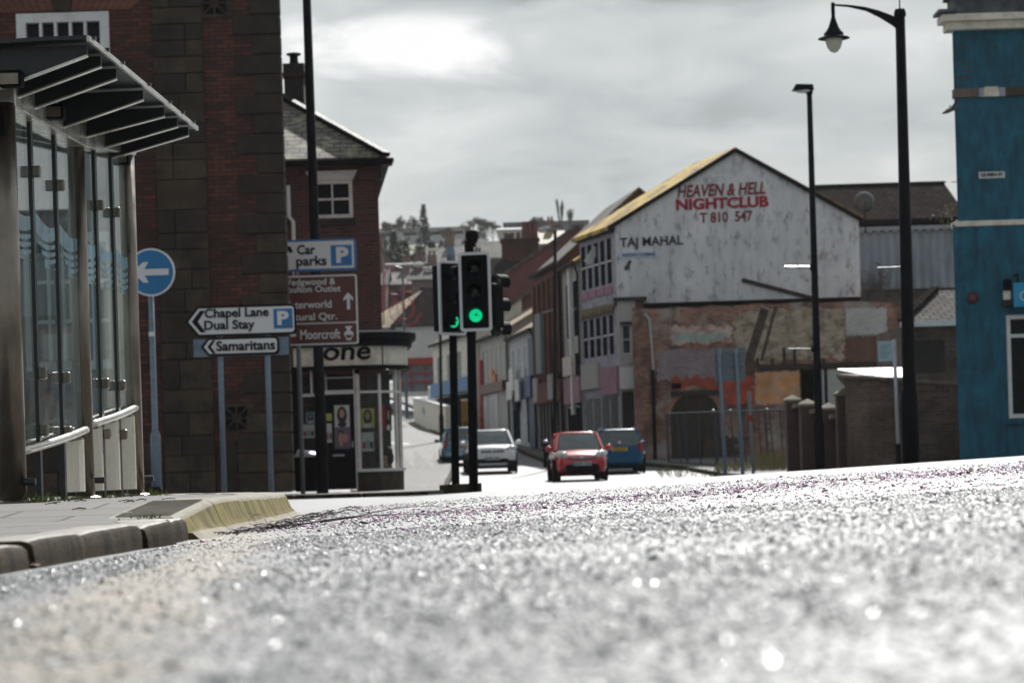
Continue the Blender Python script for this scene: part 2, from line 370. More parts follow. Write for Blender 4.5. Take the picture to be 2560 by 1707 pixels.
m_slate = mat_tiles('mossy slate', (.20,.19,.15), (.12,.12,.105), (.04,.04,.035), bw=.3, rh=.16, lichen=(.40,.38,.26), lo=.5, amt=.75, rough=.5, ls=3)
m_yellowroof = mat_tiles('yellow lichen tiles', (.30,.17,.07), (.22,.13,.06), (.06,.04,.02), bw=.3, rh=.3, lichen=(.56,.39,.06), lo=.42, amt=.92, ls=1.1)
m_darktiles = mat_tiles('dark ribbed tiles', (.045,.038,.036), (.032,.028,.026), (.010,.009,.009), bw=.3, rh=.32, lichen=(.08,.075,.068), lo=.55, amt=.5, rough=.95, spec=.0)
m_tanroof = mat_tiles('tan stone tiles', (.36,.29,.19), (.28,.22,.15), (.10,.08,.05), bw=.3, rh=.26, lichen=(.45,.38,.26), lo=.5, amt=.6, rough=.6)
m_greytiles = mat_tiles('grey tiles', (.16,.14,.13), (.11,.1,.095), (.03,.03,.03), bw=.3, rh=.28, lichen=(.26,.23,.17), lo=.52, amt=.6)
m_blue = mat('teal blue masonry paint', (.009,.112,.176), .72, var=.28, vs=3.2, bmp=.25, bs=14, dirt=(.008,.045,.07), dirt_amt=.75, streak=True)
m_lead = mat('lead grey stone', (.10,.105,.12), .7, var=.4, vs=3, dirt=(.03,.03,.035), dirt_amt=.7)
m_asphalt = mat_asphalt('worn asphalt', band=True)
m_concrete = mat('pale kerb concrete', (.25,.23,.18), .8, spec=.2, var=.18, vs=3, bmp=.5, bs=90, dirt=(.21,.18,.12), dirt_amt=.5)
m_mosskerb = mat('mossy kerb concrete', (.17,.140,.042), .85, spec=.15, var=.35, vs=5, bmp=.45, bs=90, dirt=(.07,.052,.014), dirt_amt=.95, streak=True)
m_kerbtop = mat('worn sunlit kerb top', (.19,.175,.155), .6, spec=.25, var=.25, vs=4, bmp=.5, bs=70, dirt=(.13,.11,.08), dirt_amt=.8)  # worn; its wet sunlit brightness is also put into the colour
m_oldkerb = mat('dirty old kerb stone', (.048,.037,.024), .85, spec=.1, var=.5, vs=4, bmp=.6, bs=70, dirt=(.010,.008,.006), dirt_amt=1.0, streak=True)
m_ground = mat('rough ground', (.11,.115,.07), .95, var=.4, vs=.05, dirt=(.16,.12,.08), dirt_amt=.6)
m_weed = mat('dry weeds', (.16,.14,.06), .8, var=.4)
m_grass = mat('fresh grass blades', (.12,.17,.03), .6, var=.35)
m_twig = mat('dark twig bark', (.045,.022,.025), .6, var=.3, vs=40)
m_bark = mat('bare branches', (.13,.12,.11), .85, var=.25)  # greyed and lightened: distant haze put into the bark colour
m_conifer = mat('conifer needles', (.032,.055,.035), .8, var=.45, vs=1.5)
m_foliage = mat('winter evergreen leaves', (.05,.065,.035), .8, var=.45, vs=1.2)
m_rubber = mat('tyre rubber', (.015,.015,.016), .75, var=.2)
m_rim = mat('wheel alloy', (.42,.43,.45), .3, .8, var=.1)
m_carglass = mat('car glass', (.055,.072,.076), .05, var=.3, spec=.9)
m_lamp = mat('clear lamp lens', (.75,.76,.74), .12, var=.08, spec=.9)
m_tail = mat('red tail lens', (.32,.01,.012), .2, var=.15)
m_plate_y = mat('yellow number plate', (.72,.42,.03), .5, var=.05)
m_plate_w = mat('white number plate', (.62,.64,.68), .5, var=.05)
m_ink = mat('plate ink', (.09,.07,.05), .6, var=.2)
m_chrome = mat('chrome trim', (.6,.6,.62), .15, 1., var=.05)
# ------------------------------------------------------------------ lie of the land
_py = np.array([-60,-5,0,6,9.6,17,30,38,45,56,68,80,86,95,105,118,135,150,175,200,250,350,450,600,1000,1500.])
_pz = np.array([.05,-.11,-.14,-.19,-.225,-.238,-.325,-.44,-.52,-.60,-.62,-.46,-.31,-.10,.28,.78,1.45,2.2,4.6,8,16,29,41.5,48,54,60.])
_ty = np.arange(-60, 1500, .5); _tz = np.interp(_ty, _py, _pz)
_k = np.exp(-.5*(np.arange(-12,13)/4.0)**2); _k /= _k.sum()
_ts = np.convolve(np.pad(_tz, 12, mode='edge'), _k, 'valid')
def G(x, y):
    x = np.asarray(x, float); y = np.asarray(y, float)
    z = np.interp(y, _ty, _ts)
    s = lambda a, b: (lambda q: q*q*(3-2*q))(np.clip((y-a)/(b-a), 0, 1))
    z = z + .037*np.clip(x, -1.4, 9)*(1 - s(26, 46))
    z = z + .05*np.clip(x-3.5, 0, 8)*s(30,36)*(1-s(36,46))*0
    z = z - .085*np.clip(x, -8, 3)*s(98, 116)*(1 - s(165, 200))
    return z
def g(x, y): return float(G(x, y))
def sheet(name, xs, ys, zoff, m, label=None, fn=G):
    X, Y = np.meshgrid(xs, ys); Z = fn(X, Y) + zoff
    nx, ny = len(xs), len(ys); i = np.arange(nx*ny).reshape(ny, nx)
    q = np.stack([i[:-1,:-1], i[:-1,1:], i[1:,1:], i[1:,:-1]], -1).reshape(-1,4)
    me = bpy.data.meshes.new(name); me.from_pydata(np.stack([X,Y,Z],-1).reshape(-1,3).tolist(), [], q.tolist())
    me.materials.append(m); me.polygons.foreach_set('use_smooth', [True]*len(me.polygons))
    o = bpy.data.objects.new(name, me); C.objects.link(o); o['kind'] = 'structure'
    return o
_s = np.concatenate
sheet('ground', _s([np.arange(-1500,-200,100), np.arange(-200,-40,10), np.arange(-40,40,2), np.arange(40,200,10), np.arange(200,1501,100)]),
      _s([np.arange(-60,220,2), np.arange(220,700,10), np.arange(700,1480,50)]), -.07, m_ground)
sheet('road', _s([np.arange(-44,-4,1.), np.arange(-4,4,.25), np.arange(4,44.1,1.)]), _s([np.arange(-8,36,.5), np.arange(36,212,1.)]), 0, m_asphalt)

# pavements: strips between two lines, a step above the road
def strip(name, outer, inner, h, m, n=5, zf=None, drop=.25):
    b = MB(); k = n+1
    for (a, c) in zip(outer, inner):
        for j in range(k):
            x = a[0]+(c[0]-a[0])*j/n; y = a[1]+(c[1]-a[1])*j/n
            b.v.append((x, y, (zf(x,y) if zf else g(x, y)+h)))
    L = len(outer)
    for i in range(L-1):
        for j in range(n):
            b.f.append((i*k+j, i*k+j+1, (i+1)*k+j+1, (i+1)*k+j)); b.m.append(0)
    q = len(b.v)
    for i in range(L): x, y, z = b.v[i*k]; b.v.append((x, y, z-drop))
    for i in range(L-1): b.f.append((i*k, (i+1)*k, q+i+1, q+i)); b.m.append(0)
    o = b.build(name, m); o['kind'] = 'structure'; return o
def mat_paving(name, c1, c2, joint, bw=.6, rh=.45):
    m, t, p = base_mat(name)
    co = nd(t, 'ShaderNodeTexCoord').outputs['Object']
    b = nd(t, 'ShaderNodeTexBrick', offset=.5, inp={'Color1': rgba(c1), 'Color2': rgba(c2), 'Mortar': rgba(joint), 'Scale': 1.0, 'Mortar Size': .012, 'Mortar Smooth': .2,
       'Brick Width': bw, 'Row Height': rh})
    t.links.new(co, b.inputs['Vector'])
    c = mixc(t, mrange(t, noise(t, co, 2, 7, .6), .4, .75, 0, .55), b.outputs[0], tuple(x*.55 for x in c1))
    c = mixc(t, mrange(t, noise(t, co, 60, 4, .6), .5, .75, 0, .5), c, tuple(x*.4 for x in c1))
    t.links.new(c, p.inputs['Base Color']); p.inputs['Roughness'].default_value = .7; p.inputs['Specular IOR Level'].default_value = .15
    h = math_n(t, 'ADD', math_n(t, 'MULTIPLY', b.outputs['Fac'], -1.2), math_n(t, 'MULTIPLY', noise(t, co, 90, 5), .5)); bump(t, h, .6, .008, p)
    return m
m_paving = mat_paving('grey paving slabs', (.17,.168,.16), (.135,.133,.127), (.03,.028,.02))
m_tactile = mat('ribbed kerb concrete', (.27,.255,.22), .8, spec=.15, var=.15, vs=4, bmp=.3, bs=120, dirt=(.2,.17,.12), dirt_amt=.4)
_qy = np.array([-5,2,6,9.4,9.7,10.75,11.5,14,17,22.]); _qz = np.array([-.12,-.152,-.168,-.176,-.172,-.124,-.124,-.145,-.152,-.155])
def PZ(x, y): return float(np.interp(y, _qy, _qz))
_kassel = [(-1.33,9.62),(-1.33,10.75),(-1.335,12.3),(-1.35,13.6),(-1.40,14.9),(-1.52,15.9),(-1.80,16.9),(-2.35,17.6),(-3.4,18.1),(-5.5,18.5),(-12,18.9)]
_edge = [(-1.42,y) for y in (-5,0,3,5,7,8.35,9.3,9.62)]
_o = _edge + [(x-.29 if y < 16 else x-.2, y-.02*max(0,y-14)) for x, y in _kassel]
strip('pavement', _o, [(-12.5, a[1]) for a in _o], 0, m_paving, n=10, zf=PZ, drop=.02)

# old low kerb stones, then the tall bus stop kerb beginning with a ramped unit
b = MB()
cuts = [1.2,2.5,3.9,5.4,6.42,7.27,8.35,8.85,9.18,9.60]
for i in range(len(cuts)-1):
    y0, y1 = cuts[i]+.005, cuts[i+1]-.005; n = 7
    jx = random.uniform(-.012,.012); jz = random.uniform(-.006,.004); tw = random.uniform(-.014,.014)
    if i == 6: jx, tw = .03, .03
    k = len(b.v); sec = [(-.16,-.12),(-.16,0),(-.024,0),(-.008,-.004),(.003,-.014),(.010,-.05),(.016,-.16)]; m_ = len(sec)
    for q in range(n):
        f = q/(n-1); y = y0+(y1-y0)*f; end = .006 if q in (0,n-1) else 0
        for s_, z_ in sec:
            w = .003*math.sin(y*9+s_*40)+.002*math.sin(y*23)
            b.v.append((-1.285+s_+jx+tw*(f-.5)+w*(1 if s_ > -.1 else 0)-end, y, PZ(0,y)+.004+z_+jz+(tw*.4*(f-.5))-(end if z_ > -.03 else 0)))
    for q in range(n-1):
        for j in range(m_-1): b.f.append((k+q*m_+j, k+q*m_+j+1, k+(q+1)*m_+j+1, k+(q+1)*m_+j)); b.m.append(1 if j in (1,2) else 0)
    b.f += [tuple(k+j for j in range(m_)), tuple(k+(n-1)*m_+j for j in range(m_-1,-1,-1))]; b.m += [0,0]
o = b.build('kerb', [m_oldkerb, m_kerbtop], smooth=True); o['kind'] = 'structure'
md = o.modifiers.new('edge', 'EDGE_SPLIT'); md.split_angle = R(50)
b = MB(); ridge = MB()
def kpath(s):
    i = int(min(s, len(_kassel)-1.001)); f = s-i; a, c = _kassel[i], _kassel[i+1]
    return a[0]+(c[0]-a[0])*f, a[1]+(c[1]-a[1])*f
joints = [(0,1)] + [(1+.8*j, min(1.8+.8*j, 9.9)) for j in range(11)]
for (s0, s1) in joints:
    n = 6; k = len(b.v)
    for q in range(n):
        s = s0+.006+(s1-s0-.012)*q/(n-1); x, y = kpath(s); x2, y2 = kpath(min(s+.05, 9.99))
        if s > 9.9: x2, y2 = 2*x-kpath(s-.05)[0], 2*y-kpath(s-.05)[1]
        t = Vector((x2-x, y2-y)).normalized(); nx_, ny_ = t.y, -t.x
        top = PZ(x, y)+.004; base = g(x, y)-.02; hh = top-base
        sec = [(-.29, top-.1), (-.29, top), (-.025, top), (-.008, top-.006), (.004, top-.02), (.035, top-.55*hh), (.055, base+.055), (.085, base+.028), (.14, base+.021), (.14, base-.05)]
        if q in (0, n-1): sec = [(a-.006, z-.005) for a, z in sec]
        for a, z in sec: b.v.append((x+nx_*a, y+ny_*a, z))
    m_ = 10
    for q in range(n-1):
        for j in range(m_-1):
            b.f.append((k+q*m_+j, k+q*m_+j+1, k+(q+1)*m_+j+1, k+(q+1)*m_+j)); b.m.append(1 if j == 1 else (2 if j in (2,3,6,7) else 0))
    b.f += [tuple(k+j for j in range(m_)), tuple(k+(n-1)*m_+j for j in range(m_-1,-1,-1))]; b.m += [0,0]
for i in range(26):                               # raised ribs of the ramped unit
    y = 9.70+i*.04; z = PZ(0,y)+.004
    ridge.obox((-1.485, y, z+.003), (.22, .02, .004))
b.m = b.m
o = b.build('bus_stop_kerb', [m_mosskerb, m_tactile, m_concrete], smooth=True); o['kind'] = 'structure'
md = o.modifiers.new('edge', 'EDGE_SPLIT'); md.split_angle = R(40)
o2 = ridge.build('kerb_ribs', m_tactile, parent=o)

# far pavements
lk = [(-40,32.9),(-12,32.9),(-2.2,32.9),(-.95,33.0),(-.5,33.5),(-.55,36),(-1.0,44),(-1.5,54),(-1.9,70),(-2.2,90),(-2.7,108),(-3.0,120),(-4.4,136),(-7,155),(-14,185)]
ik = [(-40,52),(-12,52),(-6,52),(-5,52),(-4,52),(-3.6,52),(-3.4,54),(-4,60),(-5,75),(-6,95),(-7,112),(-8,124),(-10,140),(-13,158),(-20,188)]
strip('pavement', lk, ik, .055, m_paving)
rk = [(7.5,36),(6.6,46),(6.2,60),(6.1,72),(5.9,82),(4.6,90),(2.1,94.5),(1.35,97),(.85,104),(.3,112),(-.6,122),(-2.2,136),(-5,155),(-12,185)]
ir = [(14,36),(14,46),(16,60),(16,72),(16,82),(16,91),(8,95),(6,98),(5,105),(4.4,113),(4,124),(3,138),(0,157),(-7,187)]
strip('pavement', rk, ir, .11, m_paving)
b = MB()
for line in (lk[3:], rk[3:]):
    pts = []
    for (a, c) in zip(line[:-1], line[1:]):
        L = math.dist(a, c); n = max(2, int(L/1.5))
        pts += [(a[0]+(c[0]-a[0])*i/n, a[1]+(c[1]-a[1])*i/n) for i in range(n)]
    for p_, q_ in zip(pts[:-1], pts[1:]):
        b.bar((p_[0],p_[1],g(*p_)+.05), (q_[0],q_[1],g(*q_)+.05), .14, .15)
o = b.build('kerb', m_oldkerb); o['kind'] = 'structure'
b = MB()
for (x0, x1) in zip(np.arange(-14,-1.2,.92), np.arange(-14,-1.2,.92)+.9):
    b.box(x0, x1, 32.76, 32.9, g(x0,32.8)-.1, g(x0,32.8)+.06)
o = b.build('kerb', m_oldkerb, bevel=.012); o['kind'] = 'structure'

# loose chippings standing proud of the road surface (nobody could count them)
def chips(name, n_list, m, seed, keep=None):
    r = np.random.default_rng(seed); xs, ys, rs = [], [], []
    for y0, y1, n, rad in n_list:
        y = np.sqrt(r.uniform(y0*y0, y1*y1, n)); x = r.uniform(-1, 1, n)*.245*y + .01
        k = x > -1.21
        patch = np.sin(x*3.1+1.3*np.sin(y*1.7))*np.sin(y*2.3+x) + r.normal(0,.6,n)
        band = (np.abs(x+.28+.085*y+.08*np.sin(y*1.9)) < .17) & (y < 11)
        k &= (patch > -.9) & (~band | (r.random(n) < .25))
        if keep is not None: k &= r.random(n) < keep(x, y)
        xs.append(x[k]); ys.append(y[k]); rs.append(rad*r.lognormal(0,.28,k.sum()))
    x, y, rad = map(np.concatenate, (xs, ys, rs)); n = len(x)
    o6 = np.array([[1,0,0],[0,1,0],[-1,0,0],[0,-1,0],[0,0,1],[0,0,-1]], float)
    tri = np.array([[0,1,4],[1,2,4],[2,3,4],[3,0,4],[1,0,5],[2,1,5],[3,2,5],[0,3,5]])
    sc_ = r.uniform(.65,1.3,(n,6,1))*o6[None]
    a = r.uniform(0,2*np.pi,n); tx = r.normal(0,.42,n); ty = r.normal(0,.42,n)
    ca, sa = np.cos(a), np.sin(a); v = sc_.copy()
    v0, v1, v2 = v[...,0].copy(), v[...,1].copy(), v[...,2].copy()*.36
    v2b = v2*np.cos(tx)[:,None]+v1*np.sin(tx)[:,None]; v1b = v1*np.cos(tx)[:,None]-v2*np.sin(tx)[:,None]
    v0b = v0*np.cos(ty)[:,None]+v2b*np.sin(ty)[:,None]; v2c = v2b*np.cos(ty)[:,None]-v0*np.sin(ty)[:,None]
    X = (v0b*ca[:,None]-v1b*sa[:,None])*rad[:,None]+x[:,None]; Y = (v0b*sa[:,None]+v1b*ca[:,None])*rad[:,None]+y[:,None]
    Z = v2c*rad[:,None]+(G(x,y)+rad*.12)[:,None]
    V = np.stack([X,Y,Z],-1).reshape(-1,3).astype(np.float32); T = (tri[None]+np.arange(n)[:,None,None]*6).reshape(-1,3)
    me = bpy.data.meshes.new(name); me.vertices.add(len(V)); me.vertices.foreach_set('co', V.ravel())
    me.loops.add(T.size); me.loops.foreach_set('vertex_index', T.ravel().astype(np.int32))
    me.polygons.add(len(T)); me.polygons.foreach_set('loop_start', np.arange(0, T.size, 3, dtype=np.int32)); me.polygons.foreach_set('loop_total', np.full(len(T), 3, np.int32))
    me.update(); me.validate(); me.materials.append(m)
    o = bpy.data.objects.new(name, me); C.objects.link(o)
    return o
def mat_chip(name, lo, hi, rough):
    m, t, p = base_mat(name)
    ge = nd(t, 'ShaderNodeNewGeometry')
    t.links.new(mixc(t, ge.outputs['Random Per Island'], lo, hi), p.inputs['Base Color'])
    t.links.new(mrange(t, ge.outputs['Random Per Island'], 0, 1, rough[0], rough[1]), p.inputs['Roughness']); p.inputs['Specular IOR Level'].default_value = 1.0; return m
m_glint = mat_chip('glassy grit', (.12,.125,.13), (.35,.36,.37), (.16,.30))
m_chip = mat_chip('stone chippings', (.06,.065,.07), (.29,.305,.315), (.2,.5))
m_crumb = mat_chip('dark crumbs', (.09,.010,.07), (.30,.05,.23), (.5,.8))
tag(chips('glassy_grit', [(1.2,4.5,5200,.0042),(4.5,9,5200,.0044),(9,14,2500,.0046)], m_glint, 21), 'glinting glassy grit scattered thinly over the near road', 'grit', kind='stuff')
drift = lambda x, y: np.exp(-((y-(11.6+.75*(x+1.2)))/1.0)**2)+.10
tag(chips('gravel', [(1.2,4,26000,.0036),(4,9,34000,.0044),(9,18,22000,.0052)], m_chip, 3), 'grey stone chippings scattered over the asphalt road surface', 'gravel', kind='stuff')
tag(chips('dark_crumbs', [(8,19,26000,.0088)], m_crumb, 9, drift), 'reddish purple petals and crumbs drifted across the road from the kerb', 'debris', kind='stuff')
# ------------------------------------------------------------------ lettering and facade helpers
def text_mesh(body, bold=0.0, shear=0.0, ext=.012, space=1.0, line=1.0):
    cu = bpy.data.curves.new('lettering', 'FONT'); cu.body = body; cu.size = 1; cu.extrude = ext; cu.offset = bold; cu.shear = shear
    cu.space_character = space; cu.space_line = line; cu.resolution_u = 4
    o = bpy.data.objects.new('lettering', cu); C.objects.link(o); bpy.context.view_layer.update()
    me = bpy.data.meshes.new_from_object(o.evaluated_get(bpy.context.evaluated_depsgraph_get()))
    bpy.data.objects.remove(o); bpy.data.curves.remove(cu); return me
def write(body, m, parent, x0, x1, z0, z1, y, name='lettering', rz=0, tilt=0, **kw):
    """letters facing -y, fitted to the rectangle x0..x1, z0..z1 at y"""
    me = text_mesh(body, **kw); n = len(me.vertices); co = np.empty(n*3); me.vertices.foreach_get('co', co); co = co.reshape(-1,3)
    a, b_ = co.min(0), co.max(0)
    X = (co[:,0]-a[0])/(b_[0]-a[0])*(x1-x0)+x0; Z = (co[:,1]-a[1])/(b_[1]-a[1])*(z1-z0)+z0
    Z = Z + (X-x0)*tilt
    ey = kw.get('ext',.012); Y = y - (co[:,2]-a[2])/max(b_[2]-a[2],1e-6)*.012
    me.vertices.foreach_set('co', np.stack([X,Y,Z],-1).ravel()); me.update()
    me.materials.clear(); me.materials.append(m)
    o = bpy.data.objects.new(name, me); C.objects.link(o); o.parent = parent
    return o
def window(parent, x0, x1, z0, z1, y, fm, pm, nx=1, nz=1, fw=.06, bar=.03, name='window', depth=.07, sill=None):
    f = MB()
    f.box(x0,x0+fw,y,y+depth,z0,z1); f.box(x1-fw,x1,y,y+depth,z0,z1)
    f.box(x0+fw,x1-fw,y+.002,y+depth,z0,z0+fw); f.box(x0+fw,x1-fw,y+.002,y+depth,z1-fw,z1)
    for i in range(1,nx):
        x = x0+fw+(x1-x0-2*fw)*i/nx; f.box(x-bar/2,x+bar/2,y+.012,y+depth,z0+fw,z1-fw)
    for j in range(1,nz):
        z = z0+fw+(z1-z0-2*fw)*j/nz; f.box(x0+fw,x1-fw,y+.008,y+depth,z-bar/2*1.3,z+bar/2*1.3)
    o = f.build(name, fm, parent)
    MB().box(x0+fw*.5,x1-fw*.5,y+depth-.012,y+depth+.01,z0+fw*.5,z1-fw*.5).build('pane', pm, o)
    if sill: MB().box(x0-.06,x1+.06,y-sill,y+depth,z0-.1,z0-.002).build('sill', fm, o)
    return o
def chimney_pots(mb, x0, x1, y, z, n, r=.1, h=.35):
    for i in range(n):
        x = x0+(x1-x0)*(i+.5)/n; mb.lathe([(r*1.15,0),(r,.04),(r*.85,h-.06),(r*1.1,h-.03),(r*1.05,h)], (x,y,z), 10)
def gable_roof_x(w, d, ze, rise, over=.2, th=.12):
    """roof slabs with the ridge running in depth (y): a gable faces -y"""
    m = MB(); c = w/2
    for sgn, xe in ((-1,-over),(1,w+over)):
        ze2 = ze - rise*over/c
        m.add([(c,-over,ze+rise),(xe,-over,ze2),(xe,d+over,ze2),(c,d+over,ze+rise),(c,-over,ze+rise+th),(xe,-over,ze2+th),(xe,d+over,ze2+th),(c,d+over,ze+rise+th)],
          [(0,1,2,3),(4,7,6,5),(0,4,5,1),(1,5,6,2),(2,6,7,3),(3,7,4,0)])
    return m
def gable_roof_y(w, d, ze, rise, over=.2, th=.12, half=False):
    """roof slabs with the ridge along the front (x): the front slope faces -y"""
    m = MB(); c = d/2
    for ye in ((-over,) if half else (-over, d+over)):
        ze2 = ze - rise*over/c
        m.add([(-over,c,ze+rise),(-over,ye,ze2),(w+over,ye,ze2),(w+over,c,ze+rise),(-over,c,ze+rise+th),(-over,ye,ze2+th),(w+over,ye,ze2+th),(w+over,c,ze+rise+th)],
          [(0,1,2,3),(4,7,6,5),(0,4,5,1),(1,5,6,2),(2,6,7,3),(3,7,4,0)])
    return m
def body(w, d, z0, ze, rise=0, ridge='y', holes=(), front_mi=0, t=.14):
    """walls of a house: pierced front at y=0, plain sides and back; gable triangles where the ridge asks"""
    m = MB(); m.wall(0, w, z0, ze, holes, 0, t, 0)
    m.add([(0,0,z0),(0,d,z0),(0,d,ze),(0,0,ze)], [(0,1,2,3)]); m.add([(w,0,z0),(w,d,z0),(w,d,ze),(w,0,ze)], [(0,3,2,1)])
    m.add([(0,d,z0),(w,d,z0),(w,d,ze),(0,d,ze)], [(0,3,2,1)])
    m.add([(0.05,.35,z0),(w-.05,.35,z0),(w-.05,.35,ze),(0.05,.35,ze)], [(0,1,2,3)])
    if rise and ridge == 'y':      # ridge runs in depth: gables front and back
        for y in (0, d): m.add([(0,y,ze),(w,y,ze),(w/2,y,ze+rise)], [(0,1,2)])
    if rise and ridge == 'x':
        for x in (0, w): m.add([(x,0,ze),(x,d,ze),(x,d/2,ze+rise)], [(0,1,2)])
    return m

# ------------------------------------------------------------------ the bus shelter
SH = thing('bus_shelter', 'curved bus shelter with steel posts, etched glass panes and a cantilevered dark roof', 'bus shelter', (-2.8,15.4,PZ(0,15.4)))
so_ = Vector(SH.location)
def L(p): return tuple(Vector(p)-so_)
posts = [(-2.83,13.7,2.10),(-2.80,15.85,2.15),(-2.69,17.25,2.275)]
for x, y, zt in posts:
    o = MB().tube([L((x,y,PZ(0,y)-.03)), L((x,y,zt+.02))], .077 if y < 14 else .062, 20).build('post', m_steel, SH, smooth=True)
    MB().lathe([(.105,0),(.105,.012),(.09,.02)], L((x,y,PZ(0,y)-.002)), 16).build('base_plate', m_steel, o)
    MB().tube([L((x+.07,y-.03,PZ(0,y)+.12)), L((x+.135,y-.03,PZ(0,y)+.12))], .022, 10).build('bolt', m_steeldark, o)
MB().box(-.055,.03,-.086,-.082,0,.12).build('sticker', m_black, SH).location = L((posts[0][0],posts[0][1],1.93))
def sm(a, b, f): return Vector(a)+(Vector(b)-Vector(a))*f
bays = [(Vector((-2.83,13.7,0)), Vector((-2.80,15.85,0)), .15, .30), (Vector((-2.80,15.85,0)), Vector((-2.69,17.25,0)), .335, .475)]
for bi, (a, c, r0, r1) in enumerate(bays):
    t = (c-a).normalized(); nrm = Vector((t.y,-t.x,0)); ln = (c-a).length
    zt0, zt1 = (posts[bi][2], posts[bi+1][2])
    # curved sloping rail under the glass, header over it
    pts = []
    for i in range(13):
        f = i/12; p = sm(a, c, .04+.92*f) + nrm*(.03+.03*math.sin(math.pi*f)); p.z = r0+(r1-r0)*f
        pts.append(L(p))
    MB().tube(pts, .026, 10).build('rail', m_alu, SH, smooth=True)
    ha, hc = a.copy(), c.copy(); ha.z = zt0+.09; hc.z = zt1+.09
    MB().bar(L(ha), L(hc), .16, .18).build('header_beam', m_alu, SH, bevel=.008)
    for k_ in range(3):
        f0, f1 = k_/3+.035, (k_+1)/3-.035
        p0, p1 = sm(a,c,f0), sm(a,c,f1)
        zb0, zb1 = r0+(r1-r0)*f0+.02, r0+(r1-r0)*f1+.02; z1_0, z1_1 = zt0+(zt1-zt0)*f0, zt0+(zt1-zt0)*f1
        q = nrm*.005
        A = [p0+Vector((0,0,zb0)), p1+Vector((0,0,zb1)), p1+Vector((0,0,z1_1)), p0+Vector((0,0,z1_0))]
        gp = MB().add([L(v-q) for v in A]+[L(v+q) for v in A], [(0,1,2,3),(4,7,6,5),(0,4,5,1),(1,5,6,2),(2,6,7,3),(3,7,4,0)]).build('glass_pane', m_glass, SH)
        # etched wave film on the pane
        fr = MB(); H0 = 1.43; off = nrm*.008
        def strip_(lo, hi, ua=0, ub=1, n=10):
            for side in (off,):
                vs = []
                for i in range(n+1):
                    f = ua+(ub-ua)*i/n; p = sm(p0, p1, f)+side
                    vs += [L(p+Vector((0,0,lo(f)))), L(p+Vector((0,0,hi(f))))]
                fr.add(vs, [(2*i,2*i+2,2*i+3,2*i+1) for i in range(n)])
        S_ = lambda f: 1-f*f*(3-2*f)
        strip_(lambda f: H0+.04-.03*math.sin(math.pi*f), lambda f: H0+.12+.04*S_(f)-.03*math.sin(math.pi*f))
        for w_ in range(3):
            strip_(lambda f: H0-.01-w_*.045-.03*math.sin(math.pi*f), lambda f: H0+.012-w_*.045-.022*math.sin(math.pi*f), .14+.14*w_, 1)
        strip_(lambda f: H0-.165+.02*f, lambda f: H0-.13+.02*math.sin(6*f), .4, 1)
        fr.build('frosted_wave', m_frost, gp)
        # cream panel below the rail (the first two bays of glass stand open there)
        if not (bi == 0 and k_ < 2):
            B = [p0+Vector((0,0,PZ(0,p0.y)+.05)), p1+Vector((0,0,PZ(0,p1.y)+.05)), p1+Vector((0,0,zb1-.06)), p0+Vector((0,0,zb0-.06))]
            bow = nrm*.05; q = nrm*.008; vs = []
            for i in range(7):
                f = i/6; w = bow*math.sin(math.pi*f)
                lo, hi = sm(B[0],B[1],f)+w, sm(B[3],B[2],f)+w
                vs += [L(lo-q), L(lo+q), L(hi+q), L(hi-q)]
            fs = [(4*i+j, 4*i+(j+1)%4, 4*i+4+(j+1)%4, 4*i+4+j) for i in range(6) for j in range(4)]+[(0,1,2,3),(27,26,25,24)]
            MB().add(vs, fs).build('lower_panel', m_panelwhite, SH, smooth=False)
        if k_ < 2:
            f = (k_+1)/3; p = sm(a, c, f); pb = p.copy(); pb.z = PZ(0,p.y)+.0; pt = p.copy(); pt.z = zt0+(zt1-zt0)*f+.02
            mo = MB().bar(L(pb), L(pt), .034, .055, up=t).build('mullion', m_steeldark, SH)
            for zc in (.28, .62, 1.82):
                MB().obox(L(p+nrm*.04+Vector((0,0,zc))), (.05,.05,.07)).build('clamp', m_steel, mo, bevel=.01)
# roof sheet and tapered beams
rz0, rz1 = 2.375, 2.40
roof = MB(); vs = []
for i in range(15):
    f = i/14; y = 13.3+3.7*f
    for j in range(7):
        h = j/6; x = -3.75 + (1.48+.12*f)*h; z = 2.315+.085*math.sin(h*math.pi/2*1.02) + .012*f
        vs.append((x,y,z))
k_ = len(vs); vs += [(x,y,z+.022) for x,y,z in vs]
fs = []
for i in range(14):
    for j in range(6):
        a = i*7+j; fs += [(a,a+1,a+8,a+7), (k_+a,k_+a+7,k_+a+8,k_+a+1)]
for i in range(14): fs += [(i*7+6, k_+i*7+6, k_+i*7+13, i*7+13), (i*7, i*7+7, k_+i*7+7, k_+i*7)]
for j in range(6): fs += [(j, k_+j, k_+j+1, j+1), (98+j, 98+j+1, k_+98+j+1, k_+98+j)]
roof.add([L(v) for v in vs], fs).build('roof_sheet', m_steeldark, SH, smooth=False)
for i, y in enumerate((13.42,13.8,14.25,15.1,15.85,16.35,16.8)):
    f = (y-13.3)/3.7; xt = -3.75+1.48+.12*f - .02; xr = -2.84 if y < 15.9 else -2.80+.11*(y-15.85)/1.4
    zt = 2.387+.012*f; root = -.245 if y < 15.5 else -.20
    bm_ = MB()
    pts = [(xr-.75,zt-.075),(xr-.75,zt-.10+root*.55),(xr,zt+root),(xt,zt-.055),(xt,zt),(xr,zt-.012)]
    bm_.prism(pts, y-.012, y+.012); bm_.v = [L(p) for p in bm_.v]
    bo = bm_.build('roof_beam', m_steeldark, SH)
    MB().bar(L((xr,y,zt+root-.004)), L((xt,y,zt-.059)), .05, .009).build('flange', m_alu, bo)
    MB().bar(L((xt-.02,y,zt+.035)), L((xt+.05,y,zt+.037)), .03, .018).build('roof_clip', m_steeldark, bo)
